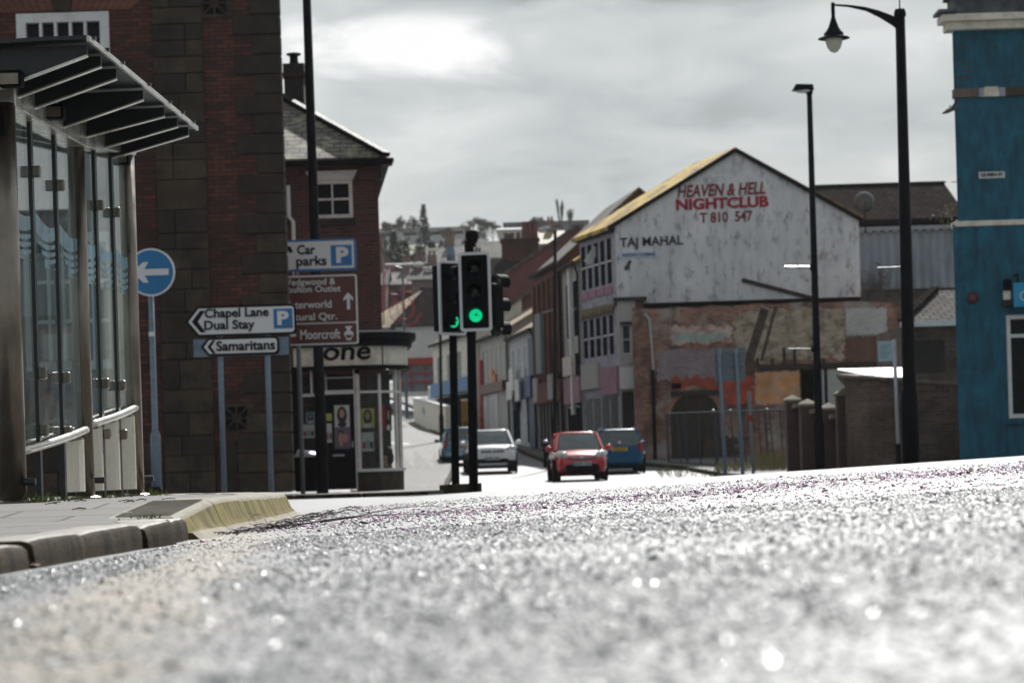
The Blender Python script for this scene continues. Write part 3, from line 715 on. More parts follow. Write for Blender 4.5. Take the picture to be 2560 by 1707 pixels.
edge_ = MB().bar(L((-2.26,13.3,2.404)), L((-2.14,17.0,2.415)), .016, .03).build('edge_trim', m_alu, SH)
for y in (13.35, 14.6, 17.1):
    lf = MB().obox(L((-2.70,y,2.20 if y < 15 else 2.235)), (.13,.10,.09)).build('light_fitting', m_blackmatt, SH, bevel=.01)
    MB().obox(L((-2.70,y-.052,2.195 if y < 15 else 2.23)), (.10,.006,.06)).build('lens', m_steel, lf)

# ------------------------------------------------------------------ grass at the shelter feet, twigs by the kerb
b = MB(); r_ = random.Random(5)
for (cx, cy, n, s_) in ((-2.72,13.75,26,.05),(-2.62,13.9,18,.035),(-2.73,15.95,22,.045),(-2.66,16.4,18,.04),(-2.6,17.35,26,.045),(-2.5,17.0,14,.03),(-2.75,14.9,20,.03),(-1.45,9.5,12,.014)):
    for i in range(n):
        x, y = cx+r_.gauss(0,.05), cy+r_.gauss(0,.09); z = PZ(0,y); h = s_*r_.uniform(.5,1.5); dx, dy = r_.gauss(0,.4)*h, r_.gauss(0,.4)*h
        b.add([(x-.004,y,z),(x+.004,y,z),(x+dx*.5+.003,y+dy*.5,z+h*.6),(x+dx,y+dy,z+h),(x+dx*.5-.003,y+dy*.5,z+h*.6)], [(0,1,2,3,4)])
tag(b.build('grass', m_grass, fix=False), 'short bright grass growing at the feet of the shelter posts', 'grass', kind='stuff')
def twig_path(x, y, L_, ang, wig, lift=.012, seg=9):
    pts = []; a = ang
    for i in range(seg+1):
        zz = g(x,y)+.006+lift*math.sin(math.pi*i/seg)
        pts.append((x,y,zz)); x += math.cos(a)*L_/seg; y += math.sin(a)*L_/seg; a += r_.gauss(0,wig)
    return pts
b = MB()
for i in range(170):
    y = 10.0+abs(r_.gauss(0,1))*2.3; x = -1.19+.1*r_.random()+.10*r_.gauss(0,1)*(.5)
    if x < -1.2: x = -1.2+.05*r_.random()
    b.tube(twig_path(x, y, r_.uniform(.03,.16), r_.uniform(0,6.3), .35, .01, 5), r_.uniform(.0012,.0032), 5)
tag(b.build('twig_litter', m_twig, fix=False), 'tangled litter of fine dark twigs lying in the gutter along the mossy kerb', 'twigs', kind='stuff')
tw = [('long thin dark twig lying across the road away from the kerb', -1.02, 11.2, .75, .55, .12, .02, .0045),
      ('forked dark twig lying beside the long twig on the road', -.93, 11.6, .62, .2, .2, .015, .004),
      ('fine twig springing up out of the twig litter at the kerb foot', -1.17, 11.5, .22, 1.9, .12, .06, .002),
      ('looped thin twig at the near end of the twig litter', -1.12, 9.75, .33, 1.2, .45, .03, .003),
      ('slender pale ended twig on the road beyond the forked one', -.82, 12.6, .7, .9, .15, .03, .0035)]
for lab, x, y, L_, a, w, lf, rr in tw:
    p = twig_path(x, y, L_, a, w, lf, 12); m = MB().tube(p, [rr*(1-.06*i) for i in range(13)], 6)
    for j in (4, 8): m.tube([p[j], tuple(Vector(p[j])+Vector((r_.gauss(0,.04), .05, .015)))], [rr*.6, rr*.3], 5)
    tag(m.build('twig', m_twig, fix=False, smooth=True), lab, 'twig', 'loose twigs by the kerb')
b = MB()
for i in range(9):
    x, y = r_.uniform(-2.2,-1.6), r_.uniform(9.7,12); z = PZ(0,y)
    pts = [(x,y,z+.006),(x+.025,y+.03,z+.010),(x+.04+r_.uniform(0,.03),y+r_.uniform(-.05,.1),z+.007)]; b.tube(pts, .003, 5)
tag(b.build('leaf_litter', m_twig, fix=False), 'scraps of dry dark leaf and bark on the paving behind the ribbed kerb', 'litter', kind='stuff')
dl = MB()
dl.add([(-.03,0,0),(-.012,.02,.006),(.02,.018,.004),(.032,0,.007),(.015,-.018,.003),(-.015,-.016,.007)], [(0,5,1),(1,5,4),(1,4,2),(2,4,3)])
o = tag(dl.build('dead_leaf', mat('russet leaf', (.25,.05,.03), .7), fix=False), 'small russet leaf in the gutter against the low kerb', 'leaf'); o.location = (-1.22,6.15,g(-1.22,6.15)+.012); o.scale = (.7,.7,1)
# ------------------------------------------------------------------ brick building with sandstone quoins
Y1 = 44.0; X1 = -4.02; b1z = g(-5,43.5)+.10
B1 = thing('brick_building', 'tall sooty brick building with sandstone quoins beside the direction signs', 'building', (-13.5,Y1,b1z))
hh = 13.6; w1 = X1+13.5
lx = lambda u, v, Y=Y1: W(u,v,Y).x+13.5
lz = lambda u, v, Y=Y1: W(u,v,Y).z-b1z
wx0, wx1 = lx(40,33), lx(272,33); wz1 = lz(150,33); wz0 = wz1-2.3
m = MB(); m.wall(0, w1, 0, hh, [(wx0,wx1,wz0,wz1),(wx0,wx1,wz0-4.2,wz1-4.0),(wx0-3.4,wx1-3.4,wz0,wz1)], 0, .18)
m.add([(w1,0,0),(w1-2.6,6,0),(w1-2.6,6,hh),(w1,0,hh)], [(0,1,2,3)]); m.add([(0,0,0),(0,6,0),(0,6,hh),(0,0,hh)], [(0,3,2,1)])
m.add([(0,6,0),(w1-2.6,6,0),(w1-2.6,6,hh),(0,6,hh)], [(0,3,2,1)]); m.add([(0,0,hh),(w1,0,hh),(w1-2.6,6,hh),(0,6,hh)], [(0,1,2,3)])
m.add([(.1,.5,0),(w1-.3,.5,0),(w1-.3,.5,hh),(.1,.5,hh)], [(0,1,2,3)])
m.build('wall', m_brick_dark, B1)
q = MB(); ch = .362; rr = random.Random(2)
for i in range(int(hh/ch)):
    ln = (.80 if i % 2 else .47)+rr.uniform(-.03,.03); z = i*ch
    if i < 3: ln = .95
    q.box(w1-ln, w1+.035, -.035-rr.uniform(0,.008), .3, z+.012, z+ch-.012, rr.randint(0,1))
q.build('quoin_stones', [m_stone, m_stone2], B1, bevel=.014)
p = MB(); px0, px1 = lx(391,420), lx(516,420)
z = 0; i = 0
while z < hh-.1:
    h = rr.choice((.30,.36,.42,.55)); h = min(h, hh-z); s = px0+(px1-px0)*rr.choice((.35,.5,.65))
    dy = -.05-rr.uniform(0,.008)
    if i % 3 == 1: p.box(px0,px1,dy,.2,z+.007,z+h-.007, rr.randint(0,1))
    else: p.box(px0,s-.006,dy,.2,z+.007,z+h-.007, rr.randint(0,1)); p.box(s+.006,px1,dy-.004,.2,z+.007,z+h-.007, rr.randint(0,1))
    z += h; i += 1
p.build('pilaster', [m_stone, m_stone2], B1, bevel=.01)
p = MB(); x = 0
for row in range(2):
    x = -rr.uniform(0,.5)
    while x < px0-.05:
        L_ = rr.uniform(.6,1.1); p.box(max(x,0)+.006, min(x+L_,px0-.02)-.006, -.03, .2, row*.48+.006, row*.48+.474, rr.randint(0,1)); x += L_
    x = px1+.02
    while x < w1-.98:
        L_ = rr.uniform(.35,.6); e_ = min(x+L_, w1-.97)
        if e_-x > .1: p.box(x+.006, e_-.006, -.03, .2, row*.48+.006, row*.48+.474, rr.randint(0,1))
        x += L_
p.build('plinth_stones', [m_stone, m_stone2], B1, bevel=.012)
for (vx, vz) in ((lx(592,1045), lz(592,1045)), (lx(536,8), lz(536,8))):
    m = MB(); s = .21
    m.box(vx-s-.1,vx-s,-.03,.05,vz-s,vz+s); m.box(vx+s,vx+s+.1,-.03,.05,vz-s,vz+s); m.box(vx-s-.1,vx+s+.1,-.031,.05,vz+s,vz+s+.05); m.box(vx-s-.1,vx+s+.1,-.031,.05,vz-s-.05,vz-s)
    for k in range(4):
        a = k*math.pi/4; d = Vector((math.cos(a),0,math.sin(a)))*(s if k%2==0 else s*1.38); c_ = Vector((vx,-.015,vz))
        m.bar(c_-d, c_+d, .03, .045, up=(0,1,0))
    m.lathe([(.09,-.02),(.09,.02),(.05,.02),(.05,-.02)], (vx,-.02,vz), 12, 0, Matrix.Rotation(R(90),3,'X'))
    vo = m.build('air_grille', m_stone, B1)
    MB().box(vx-s,vx+s,-.004,.002,vz-s,vz+s).build('vent_opening', m_black, vo)
wn = window(B1, wx0+.0, wx1, wz0, wz1, -.03, m_white, m_pane, 5, 3, .17, .05, depth=.16)
cu = MB()
for k in range(16): cu.box(wx0+.2+k*.085, wx0+.26+k*.085, .15, .17, wz0+.2, wz1-.2)
cu.build('curtain', m_cream2, wn)
wn2 = window(B1, wx0, wx1, wz0-4.2, wz1-4.0, -.03, m_white, m_pane, 5, 3, .17, .05, depth=.16)
window(B1, wx0-3.4, wx1-3.4, wz0, wz1, -.03, m_white, m_pane, 5, 3, .17, .05, depth=.16)
cxw = (wx0+wx1)/2
for sgn in (-1,1):
    vs_ = MB()
    for k in range(9):
        a = .16+k*.12; x0_, x1_ = cxw+sgn*a, cxw+sgn*(a+.105); s0, s1 = sgn*.35*a, sgn*.35*(a+.105)
        vs_.prism([(x0_,wz1+.03),(x1_,wz1+.03),(x1_+s1*1.6,wz1+.62),(x0_+s0*1.6,wz1+.62)], -.012, .1)
    vs_.build('brick_arch', m_brick_red, B1)
MB().prism([(cxw-.15,wz1+.02),(cxw+.15,wz1+.02),(cxw+.24,wz1+.8),(cxw-.24,wz1+.8)], -.07, .1).build('keystone', m_stone, B1, bevel=.01)

# ------------------------------------------------------------------ corner shop with the rounded window
Y2 = 54.0; b2z = g(-3.5,53.6)+.11; ox = -8.0
B2 = thing('corner_shop', 'brick corner house with hipped slate roof over a rounded cream shopfront', 'building', (ox,Y2,b2z))
lx = lambda u, v, Y=Y2: W(u,v,Y).x-ox
lz = lambda u, v, Y=Y2: W(u,v,Y).z-b2z
ze = lz(900,404); wr = lx(945,470); z1 = lz(900,912)
hw0, hw1, hz0, hz1 = lx(779,500), lx(882,500), lz(830,546), lz(830,450)
m = MB(); m.wall(0, wr, z1-.2, ze, [(hw0,hw1,hz0,hz1)], .0, .1)
m.add([(wr,0,z1-.2),(wr-1.1,12,z1-.2),(wr-1.1,12,ze),(wr,0,ze)], [(0,1,2,3)]); m.add([(0,0,0),(0,12,0),(0,12,ze),(0,0,ze)], [(0,3,2,1)])
m.add([(.05,.4,0),(wr-.4,.4,0),(wr-.4,.4,ze),(.05,.4,ze)], [(0,1,2,3)])
m.build('wall', m_brick_house, B2)
ov = .22; t_ = 3.2; rs = 2.25
roof = MB()
A=(-ov,-ov,ze+.02); B_=(wr+ov,-ov,ze+.02); Ct=(wr+ov-t_,t_-ov,ze+rs); D=(-ov,t_-ov,ze+rs); E=(wr+ov-1.3,14,ze+.02); Ft=(wr+ov-t_-1.3,14,ze+rs)
roof.add([A,B_,Ct,D,E,Ft], [(0,1,2,3),(1,4,5,2)])
ro = roof.build('roof', m_slate, B2)
md = ro.modifiers.new('thick','SOLIDIFY'); md.thickness = .06; md.offset = 1
MB().bar(Vector(B_)+Vector((0,0,.09)), Vector(Ct)+Vector((0,0,.09)), .22, .10).build('hip_tiles', m_black, ro)
gt = MB().box(-ov,wr+ov+.06,-ov-.1,-ov,ze-.10,ze+.03); gt.bar((wr+ov+.02,-ov,ze-.035),(wr+ov-1.1,12,ze-.035),.1,.13)
gt.prism([(wr-.25,ze-.12),(wr+ov+.1,ze-.12),(wr+ov+.16,ze+.02),(wr-.25,ze+.02)], -ov-.13, -ov+.3)
gt.build('gutter', m_black, B2, bevel=.01)
MB().box(wr-.42,wr+.1,-.07,.2,ze-.42,ze-.1).build('corbel', m_brick_house, B2, bevel=.02)
wo = window(B2, hw0, hw1, hz0, hz1, .015, m_whiteframe, m_pane, 2, 2, .085, .035, depth=.08)
MB().box(hw0-.05,hw1+.06,-.05,.05,hz0-.16,hz0-.002).build('sill', m_stone2, wo)
MB().prism([(hw0-.02,hz1+.0),(hw1+.02,hz1+.0),(hw1+.12,hz1+.2),(hw0-.12,hz1+.2)], -.025, .05).build('lintel', m_whiteframe, B2)
MB().tube([(lx(722,500),-.08,ze-.5),(lx(722,500),-.08,ze-1.2),(lx(732,500),-.08,ze-1.3),(lx(732,500),-.08,z1)], .045, 8).build('downpipe', m_white, B2)  # added white pipe, standing in for a bright sunlit gap beside the house
# chimney
ch = MB(); cx = W(737,200,57.5).x-ox; zt = W(737,166,57.5).z-b2z
ch.box(cx-.22,cx+.24,3.1,3.75,ze+.4,zt-.32); ch.box(cx-.26,cx+.28,3.06,3.79,zt-.32,zt-.22); ch.box(cx-.24,cx+.26,3.08,3.77,zt-.22,zt)
co_ = ch.build('chimney', mat_brick('black chimney brick', (.03,.022,.02), (.02,.016,.016), (.03,.027,.025), dirt=(.012,.011,.011)), B2)
pt = MB(); pt.lathe([(.13,0),(.10,.1),(.10,.22),(.17,.24),(.17,.28),(.1,.29)], (cx,3.4,zt), 12); pt.build('chimney_pot', m_black, co_)
# ground floor: cream fascia that sweeps round the corner, cornice above, door, side window and curved bay
ccx, ccy, cr = lx(1003,1100)-.95, .95, .95
zb = lz(950,1178); zf0, zf1 = lz(900,913), lz(900,866); zc1 = lz(900,832); zg0, zg1 = lz(950,1166), lz(950,915)
def sweep(mb, out, z0, z1, th=.1, mi=0, x_from=None, inner=None):
    r1 = cr+out; r0 = r1-th
    mb.box(lx(735,900) if x_from is None else x_from, ccx, ccy-r1, ccy-r0, z0, z1, mi)
    mb.arc(ccx, ccy, r0, r1, z0, z1, -90, 0, 14, mi); mb.prismz([(ccx+r0,ccy),(ccx+r1,ccy),(ccx+r1-.55,7),(ccx+r0-.55,7)], z0, z1, mi); return mb
fa = sweep(MB(), .16, zf0, zf1, .2).build('fascia', m_cream, B2)
sweep(MB(), .20, zf0-.09, zf0-.002, .24).build('fascia_moulding', m_black, fa)
cn = sweep(MB(), .26, zf1+.002, zc1-.14, .3); cn = sweep(cn, .36, zc1-.14, zc1, .42); cn.build('cornice', m_black, B2)
sweep(MB(), .38, zc1+.002, zc1+.035, .75).build('lead_flashing', m_galvlight, B2)
write('one', m_black, fa, lx(809,880), lx(928,880), lz(870,901), lz(870,868), ccy-cr-.165, bold=.02, shear=.12)
sweep(MB(), 0, -.1, zb, .25, 0, lx(889,1100)).build('stone_base', m_stone, B2, bevel=.01)
sweep(MB(), .05, zb+.002, zb+.07, .3, 0, lx(889,1100)).build('sill', m_white, B2)
gl = MB(); gl.arc(ccx, ccy, cr-.075, cr-.065, zb+.07, zg1, -90, 0, 14); gl.prismz([(ccx+cr-.075,ccy),(ccx+cr-.065,ccy),(ccx+cr-.265,3),(ccx+cr-.275,3)],zb+.07,zg1); gl.box(lx(893,1000),ccx,ccy-cr+.065,ccy-cr+.075,zb+.07,zg1)
bay = gl.build('bay_window', m_shopglass, B2)
fr = MB()
fr.box(lx(890,1000),lx(899,1000),ccy-cr-.0,ccy-cr+.12,zb+.07,zg1)
for a in (-90,-58,-26,0):
    c_, s_ = math.cos(R(a)), math.sin(R(a)); fr.obox((ccx+c_*(cr-.04), ccy+s_*(cr-.04), (zb+zg1)/2), (.06,.06,zg1-zb-.14), Matrix.Rotation(R(a),3,'Z'))
zt_ = lz(950,978)
fr.arc(ccx,ccy,cr-.08,cr-.02,zt_-.025,zt_+.025,-90,0,14); fr.box(lx(893,1000),ccx,ccy-cr+.02,ccy-cr+.08,zt_-.025,zt_+.025)
fr.box(ccx+cr-.2,ccx+cr-.13,2.0,2.08,zb,zg1)
fr.build('window_bars', m_whiteframe, bay)
# shop interior shell so that the glass looks into a dim room
it = MB(); it.add([(.2,2.2,0),(ccx+.62,2.2,0),(ccx+.62,2.2,zg1),(.2,2.2,zg1)], [(0,1,2,3)]); it.add([(.2,.02,.02),(ccx+.5,.02,.02),(ccx+.5,2.2,.02),(.2,2.2,.02)], [(0,1,2,3)])
it.build('interior', mat('dim shop interior', (.10,.09,.085), .8, var=.4), B2)
it = MB(); it.add([(.2,.02,zg1),(ccx+.4,.02,zg1),(ccx+.6,2.2,zg1),(.2,2.2,zg1)], [(0,1,2,3)]); it.build('ceiling', m_cream2, B2)
dx0, dx1 = lx(815,1100), lx(888,1100); dzt = lz(850,985); dtt = lz(850,916)
fr = MB()
for (a, b_, c_, d_) in ((dx0-.09,dx0,.0,dtt),(dx1,dx1+.03,.0,dtt),(dx0,dx1,dzt,dzt+.09),(dx0-.09,dx1+.03,dtt,dtt+.06)): fr.box(a,b_,-.01,.10,c_,d_)
fr.box((dx0+dx1)/2-.3,(dx0+dx1)/2-.28,.03,.08,dzt+.09,dtt); fr.box(dx0,dx1,.03,.08,(dzt+dtt)/2+.05,(dzt+dtt)/2+.07)
df_ = fr.build('door_frame', m_whiteframe, B2); MB().box(dx0,dx1,.09,.1,dzt+.09,dtt).build('fanlight', m_pane, df_)
do = MB().box(dx0,dx1,.04,.09,.0,dzt).build('door', m_blackmatt, B2, bevel=.008)
MB().box(dx0+.12,dx1-.12,.03,.04,lz(850,1130),dzt-.16).build('pane', m_pane, do)
MB().box(dx0+.14,dx0+.40,.022,.04,lz(850,1140),lz(850,1135)).build('letter_plate', m_galvlight, do); MB().obox((dx1-.06,.01,1.0),(.03,.06,.14)).build('handle', m_galvlight, do)
wl0, wl1 = lx(752,1050), lx(800,1050)
fr = MB(); zt2 = lz(770,988); zb2 = lz(770,1126)
for (a,b_,c_,d_) in ((wl0-.05,wl0,.5,dtt),(wl1,wl1+.05,.5,dtt),(wl0,wl1,zt2-.03,zt2+.03),(wl0,wl1,zb2-.05,zb2),(wl0+.24,wl0+.28,zt2,dtt)): fr.box(a,b_,-.01,.08,c_,d_)
sw = fr.build('shop_window', m_whiteframe, B2); MB().box(wl0,wl1,.03,.04,zb2,dtt).build('pane', m_shopglass, sw)
MB().box(0,wl1+.04,-.02,.12,0,zb2-.05).build('stall_riser', m_black, B2); MB().box(0,wl0-.05,-.015,.12,zb2-.05,dtt).build('panel', m_black, B2)
# posters, flat prints of hair models standing in the window
m_paper = mat('poster paper', (.6,.58,.58), .6, var=.1); m_skin = mat('printed skin tone', (.45,.27,.2), .6, var=.15); m_hair = mat('printed dark hair', (.03,.022,.022), .6)
m_red = mat('red print', (.42,.02,.03), .5); m_teal = mat('teal print', (.16,.42,.46), .5); m_yel = mat('yellow green print', (.5,.48,.12), .5); m_pink = mat('pink print', (.5,.2,.25), .5)
def poster(lab, u0, u1, v0, v1, y, paper, kind, hair=m_hair):
    a, c = W(u0,v1,Y2+y), W(u1,v0,Y2+y); w, h = c.x-a.x, c.z-a.z
    t = thing('poster', lab, 'poster', (a.x,Y2+y,a.z), 0, 'posters in the shop window')
    MB().box(0,w,0,.012,0,h).build('sheet', paper, t)
    def el(cx,cz,rx,rz,mm,nm,k): MB().prism([(w*(cx+rx*math.cos(i*math.pi/8)),h*(cz+rz*math.sin(i*math.pi/8))) for i in range(16)], -.003-.002*k, -.001).build(nm, mm, t)
    if kind == 'face':
        el(.5,.55,.33,.40,hair,'printed_hair',0); el(.5,.62,.17,.2,m_skin,'printed_face',1); el(.5,.12,.30,.12,m_paper if paper is not m_paper else m_hair,'printed_shoulders',1)
    elif kind == 'figure':
        el(.42,.75,.18,.13,hair,'printed_hair',0); el(.40,.45,.14,.34,m_skin,'printed_arm',1); el(.66,.5,.2,.22,m_pink,'printed_dress',1)
    elif kind == 'blocks':
        for i in range(3):
            MB().box(w*(.08+.3*i), w*(.32+.3*i), -.004, -.001, h*.15, h*(.5+.1*(i%2))).build('printed_block', (m_red,m_teal,m_hair)[i], t)
yo = .025
poster('poster of a long haired face on the black shop door', 837,873,1012,1068, yo, m_paper, 'face')
poster('poster of an arm and pink dress low on the black shop door', 837,876,1068,1122, yo, mat('dim poster', (.16,.12,.15), .5), 'figure')
poster('small yellow notice beside the door poster', 816,829,1033,1052, yo, m_yel, 'plain')
poster('pale notice under the small yellow notice', 817,829,1058,1106, yo, m_paper, 'blocks')
poster('pale poster with teal marks in the narrow shop window', 757,786,1060,1095, .06, m_paper, 'blocks')
poster('dark poster with a blue face in the narrow shop window', 766,786,1030,1058, .065, m_teal, 'face')
poster('yellow green poster of a face in the rounded shop window', 903,935,1020,1070, .24, m_yel, 'face')
poster('red and black poster in the rounded shop window', 944,962,1014,1076, .30, m_red, 'plain')
poster('dark poster of a face next to the red poster', 964,978,1014,1076, .32, m_hair, 'face')
poster('pink poster of three figures low in the rounded window', 905,934,1080,1128, .24, m_paper, 'blocks')
hd = thing('wig_head', 'display head with black wig low in the rounded shop window', 'display head', W(962,1166,Y2+.45))
hp = MB(); hp.ell((0,0,.24),(.085,.10,.12)); hp.tube([(0,0,.0),(0,0,.15)],[.07,.045],10); hp.build('head', m_skin, hd, smooth=True)
MB().tube([(0,-.10,.25),(0,-.125,.22),(0,-.1,.205)],[.008,.014,.01],6).build('nose', m_skin, hd)
wg = MB(); wg.ell((0,.03,.34),(.19,.16,.15)); wg.ell((-.13,.04,.2),(.08,.1,.16)); wg.ell((.13,.04,.2),(.08,.1,.16)); wg.build('wig', m_hair, hd, smooth=True)

# ------------------------------------------------------------------ signs
def rrect(x0, x1, z0, z1, r, n=5):
    pts = []
    for cx, cz, a0 in ((x1-r,z0+r,-90),(x1-r,z1-r,0),(x0+r,z1-r,90),(x0+r,z0+r,180)):
        for i in range(n+1): a = R(a0+90*i/n); pts.append((cx+r*math.cos(a), cz+r*math.sin(a)))
    return pts
def at(u, v, Y, o): p = W(u,v,Y); return p.x-o[0], p.z-o[2]
# round blue sign
Ys = 32.0; bz = g(-4.7,32)
o0 = W(391,1215,Ys); o0.z = PZ(0,20)-.22
RS = thing('round_sign', 'round blue sign with a white arrow on a slim grey post', 'traffic sign', o0)
cx, cz = at(378,681,Ys,o0); top = at(378,735,Ys,o0)[1]; jx, jz = at(388,1075,Ys,o0)
MB().tube([(jx*.3,0.04,0),(0,.04,.2)], .075, 14).build('post_sleeve', m_black, RS, smooth=True)
pl = MB().tube([(0,.04,0),(0,.04,jz-.06),(0,.04,jz),(0,.04,cz+.2)], [.068,.068,.04,.036], 14); pl.build('post', m_galv, RS, smooth=True)
MB().lathe([(.318,0),(.318,.02)], (cx,0,cz), 48, 0, Matrix.Rotation(R(90),3,'X')).build('sign_disc', m_signwhite, RS)
MB().lathe([(.292,0),(.292,.003)], (cx,-.0215,cz), 48, 0, Matrix.Rotation(R(90),3,'X')).build('blue_face', m_roundblue, RS)
a_ = MB().prism([(cx-.255,cz),(cx-.10,cz+.135),(cx-.03,cz+.135),(cx-.085,cz+.042),(cx+.235,cz+.042),(cx+.235,cz-.042),(cx-.085,cz-.042),(cx-.03,cz-.135),(cx-.10,cz-.135)], -.032, -.024)
a_.build('arrow', m_signwhite, RS)
MB().box(-.04,.04,-.003,.0,at(381,835,Ys,o0)[1]-.03,at(381,835,Ys,o0)[1]+.03).build('sticker', m_signwhite, RS)
# flag signs
Yf = 38.0; o0 = W(600,1228,Yf)
FS = thing('direction_sign', 'two stacked white direction panels with black left chevrons on two grey posts', 'road sign', o0)
for (u, vt) in ((552,880),(670,880)):
    x, _ = at(u+4,1100,Yf,o0); zt = at(u,780,Yf,o0)[1]
    MB().tube([(x,.05,-.3),(x,.05,zt)], .043, 12).build('post', m_galv, FS, smooth=True)
def flag(u0,u1,v0,v1,rows,pbox,txt_u):
    xl, zc = at(u0,(v0+v1)/2+3,Yf,o0); xr = at(u1,(v0+v1)/2,Yf,o0)[0]; zt = at((u0+u1)/2,v0,Yf,o0)[1]; zb_ = at((u0+u1)/2,v1,Yf,o0)[1]; zc = (zt+zb_)/2; hh_ = zt-zb_; t_ = hh_*.42
    out_ = [(xl,zc),(xl+t_,zb_)]+rrect(xl+t_,xr,zb_,zt,.07)[0:12]+[(xl+t_,zt)]
    pn = MB().prism(out_, 0, .02).build('panel', m_black, FS)
    e = .035; inn = [(xl+e*1.4,zc),(xl+t_+e*.4,zb_+e)]+rrect(xl+t_,xr-e,zb_+e,zt-e,.05)[0:12]+[(xl+t_+e*.4,zt-e)]
    MB().prism(inn, -.006, -.001).build('white_face', m_signwhite, pn)
    cz_ = hh_*.36; xa = xl+e*1.4+.055
    MB().prism([(xa,zc),(xa+cz_*.8,zc+cz_),(xa+cz_*1.25,zc+cz_),(xa+cz_*.55,zc),(xa+cz_*1.25,zc-cz_),(xa+cz_*.8,zc-cz_)], -.011, -.007).build('chevron', m_black, pn)
    for tx, ua, ub, va, vb in rows:
        xa_, za_ = at(ua,(va+vb)/2,Yf,o0); xb_, _ = at(ub,(va+vb)/2,Yf,o0)
        write(tx, m_black, pn, xa_, xb_, za_-(vb-va)/2/F*Yf, za_+(vb-va)/2/F*Yf, -.008, bold=.022)
    return pn
pn = flag(463,741,763,839,[('Chapel Lane',512,672,772,802),('Dual Stay',511,637,802,832)],None,None)
xa, za = at(684,797,Yf,o0); s = .155
MB().box(xa,xa+.30,-.010,-.0065,za-s,za+s).build('parking_symbol', m_signblue, pn)
write('P', m_signwhite, pn, xa+.06, xa+.24, za-.10, za+.12, -.011, bold=.05)
write('61', m_galv, pn, xa+.175, xa+.275, za-.125, za-.065, -.012)
bx0, bz0 = at(484,893,Yf,o0); bx1, bz1 = at(720,838,Yf,o0)
MB().box(bx0,bx1,.024,.045,bz0,bz1-.02).build('backing_plate', m_galv, FS)
flag(502,698,842,888,[('Samaritans',541,688,853,878)],None,None)
# parking and tourist boards
Yt = 45.6; o0 = W(800,1228,Yt); o0.z = g(-3.6,45.6)+.1
TS = thing('tourist_sign', 'white parking board above a brown tourist direction board on a grey post', 'road sign', o0)
x, _ = at(750,1000,Yt,o0); MB().tube([(x,.05,-.1),(x,.05,at(750,620,Yt,o0)[1])], .045, 12).build('post', m_signback, TS, smooth=True)
xl = -4.72-o0.x; zfun = lambda v, u=800: at(u,v,Yt,o0)[1]; xr = at(891,640,Yt,o0)[0]; xr2 = at(894,760,Yt,o0)[0]
pk = MB().prism(rrect(xl,xr,zfun(677),zfun(598),.05), 0, .02).build('parking_board', m_signblue, TS)
MB().prism(rrect(xl+.04,xr-.045,zfun(677)+.04,zfun(598)-.04,.03), -.005, -.001).build('white_face', m_signwhite, pk)
def tw_(tx, ua, ub, va, vb, mm, par, bold=.02):
    a, c = at(ua,(va+vb)/2,Yt,o0), at(ub,(va+vb)/2,Yt,o0); h_ = (vb-va)/2/F*Yt
    return write(tx, mm, par, a[0], c[0], a[1]-h_, a[1]+h_, -.007, bold=bold)
tw_('Car',743,788,613,637,m_black,pk); tw_('parks',741,817,641,673,m_black,pk)
a, c = at(828,665,Yt,o0), at(879,612,Yt,o0); MB().box(a[0],c[0],-.009,-.006,a[1],c[1]).build('parking_symbol', m_signblue, pk)
a2, c2 = at(841,658,Yt,o0), at(871,617,Yt,o0); write('P', m_signwhite, pk, a2[0], c2[0], a2[1], c2[1], -.010, bold=.05)
hk = at(728,622,Yt,o0); MB().prism([(hk[0]-.2,hk[1]-.04),(hk[0]-.05,hk[1]-.04),(hk[0]-.02,hk[1]-.09),(hk[0]+.03,hk[1]-.05),(hk[0]-.02,hk[1]+.05),(hk[0]-.2,hk[1]+.05)], -.009, -.006).build('arrow', m_black, pk)
bn = MB().prism(rrect(xl,xr2,zfun(862),zfun(688),.05), 0, .02).build('tourist_board', m_signwhite, TS)
MB().prism(rrect(xl+.03,xr2-.032,zfun(808)+.012,zfun(688)-.03,.03), -.005, -.001).build('brown_face', m_brown, bn)
MB().prism(rrect(xl+.03,xr2-.032,zfun(862)+.03,zfun(808)-.012,.03), -.005, -.001).build('brown_face', m_brown, bn)
for r_w in (('Wedgwood &',703,839,699,720),('Royal Doulton Outlet',641,852,719,740),('Waterworld',699,829,754,773),('Cultural Qtr.',701,843,785,806),('Moorcroft',751,851,825,849)): tw_(*r_w, m_signwhite, bn, .012)
a = at(871,752,Yt,o0)
MB().prism([(a[0]-.03,a[1]-.16),(a[0]+.03,a[1]-.16),(a[0]+.03,a[1]+.05),(a[0]+.09,a[1]+.0),(a[0]+.09,a[1]+.06),(a[0],a[1]+.16),(a[0]-.09,a[1]+.06),(a[0]-.09,a[1]+.0),(a[0]-.03,a[1]+.05)], -.010, -.006).build('arrow', m_signwhite, bn)
a = at(740,838,Yt,o0); MB().box(a[0]-.3,a[0],-.010,-.006,a[1]-.025,a[1]+.025).build('arrow_shaft', m_signwhite, bn)
a = at(872,833,Yt,o0); s = .0075
vase = [(-7,18),(7,18),(9,15),(4,11),(4,7),(11,2),(11,-4),(6,-13),(6,-17),(-6,-17),(-6,-13),(-11,-4),(-11,2),(-4,7),(-4,11),(-9,15)]
vb = MB().prism([(a[0]+x*s*1.05,a[1]+z*s) for x, z in vase], -.010, -.006).build('vase_symbol', m_signwhite, bn)
MB().prism([(a[0]+x*s,a[1]+z*s) for x, z in ((9,-4),(5,-12),(-5,-12),(-9,-4))], -.0125, -.0105).build('vase_shade', m_brown, vb)
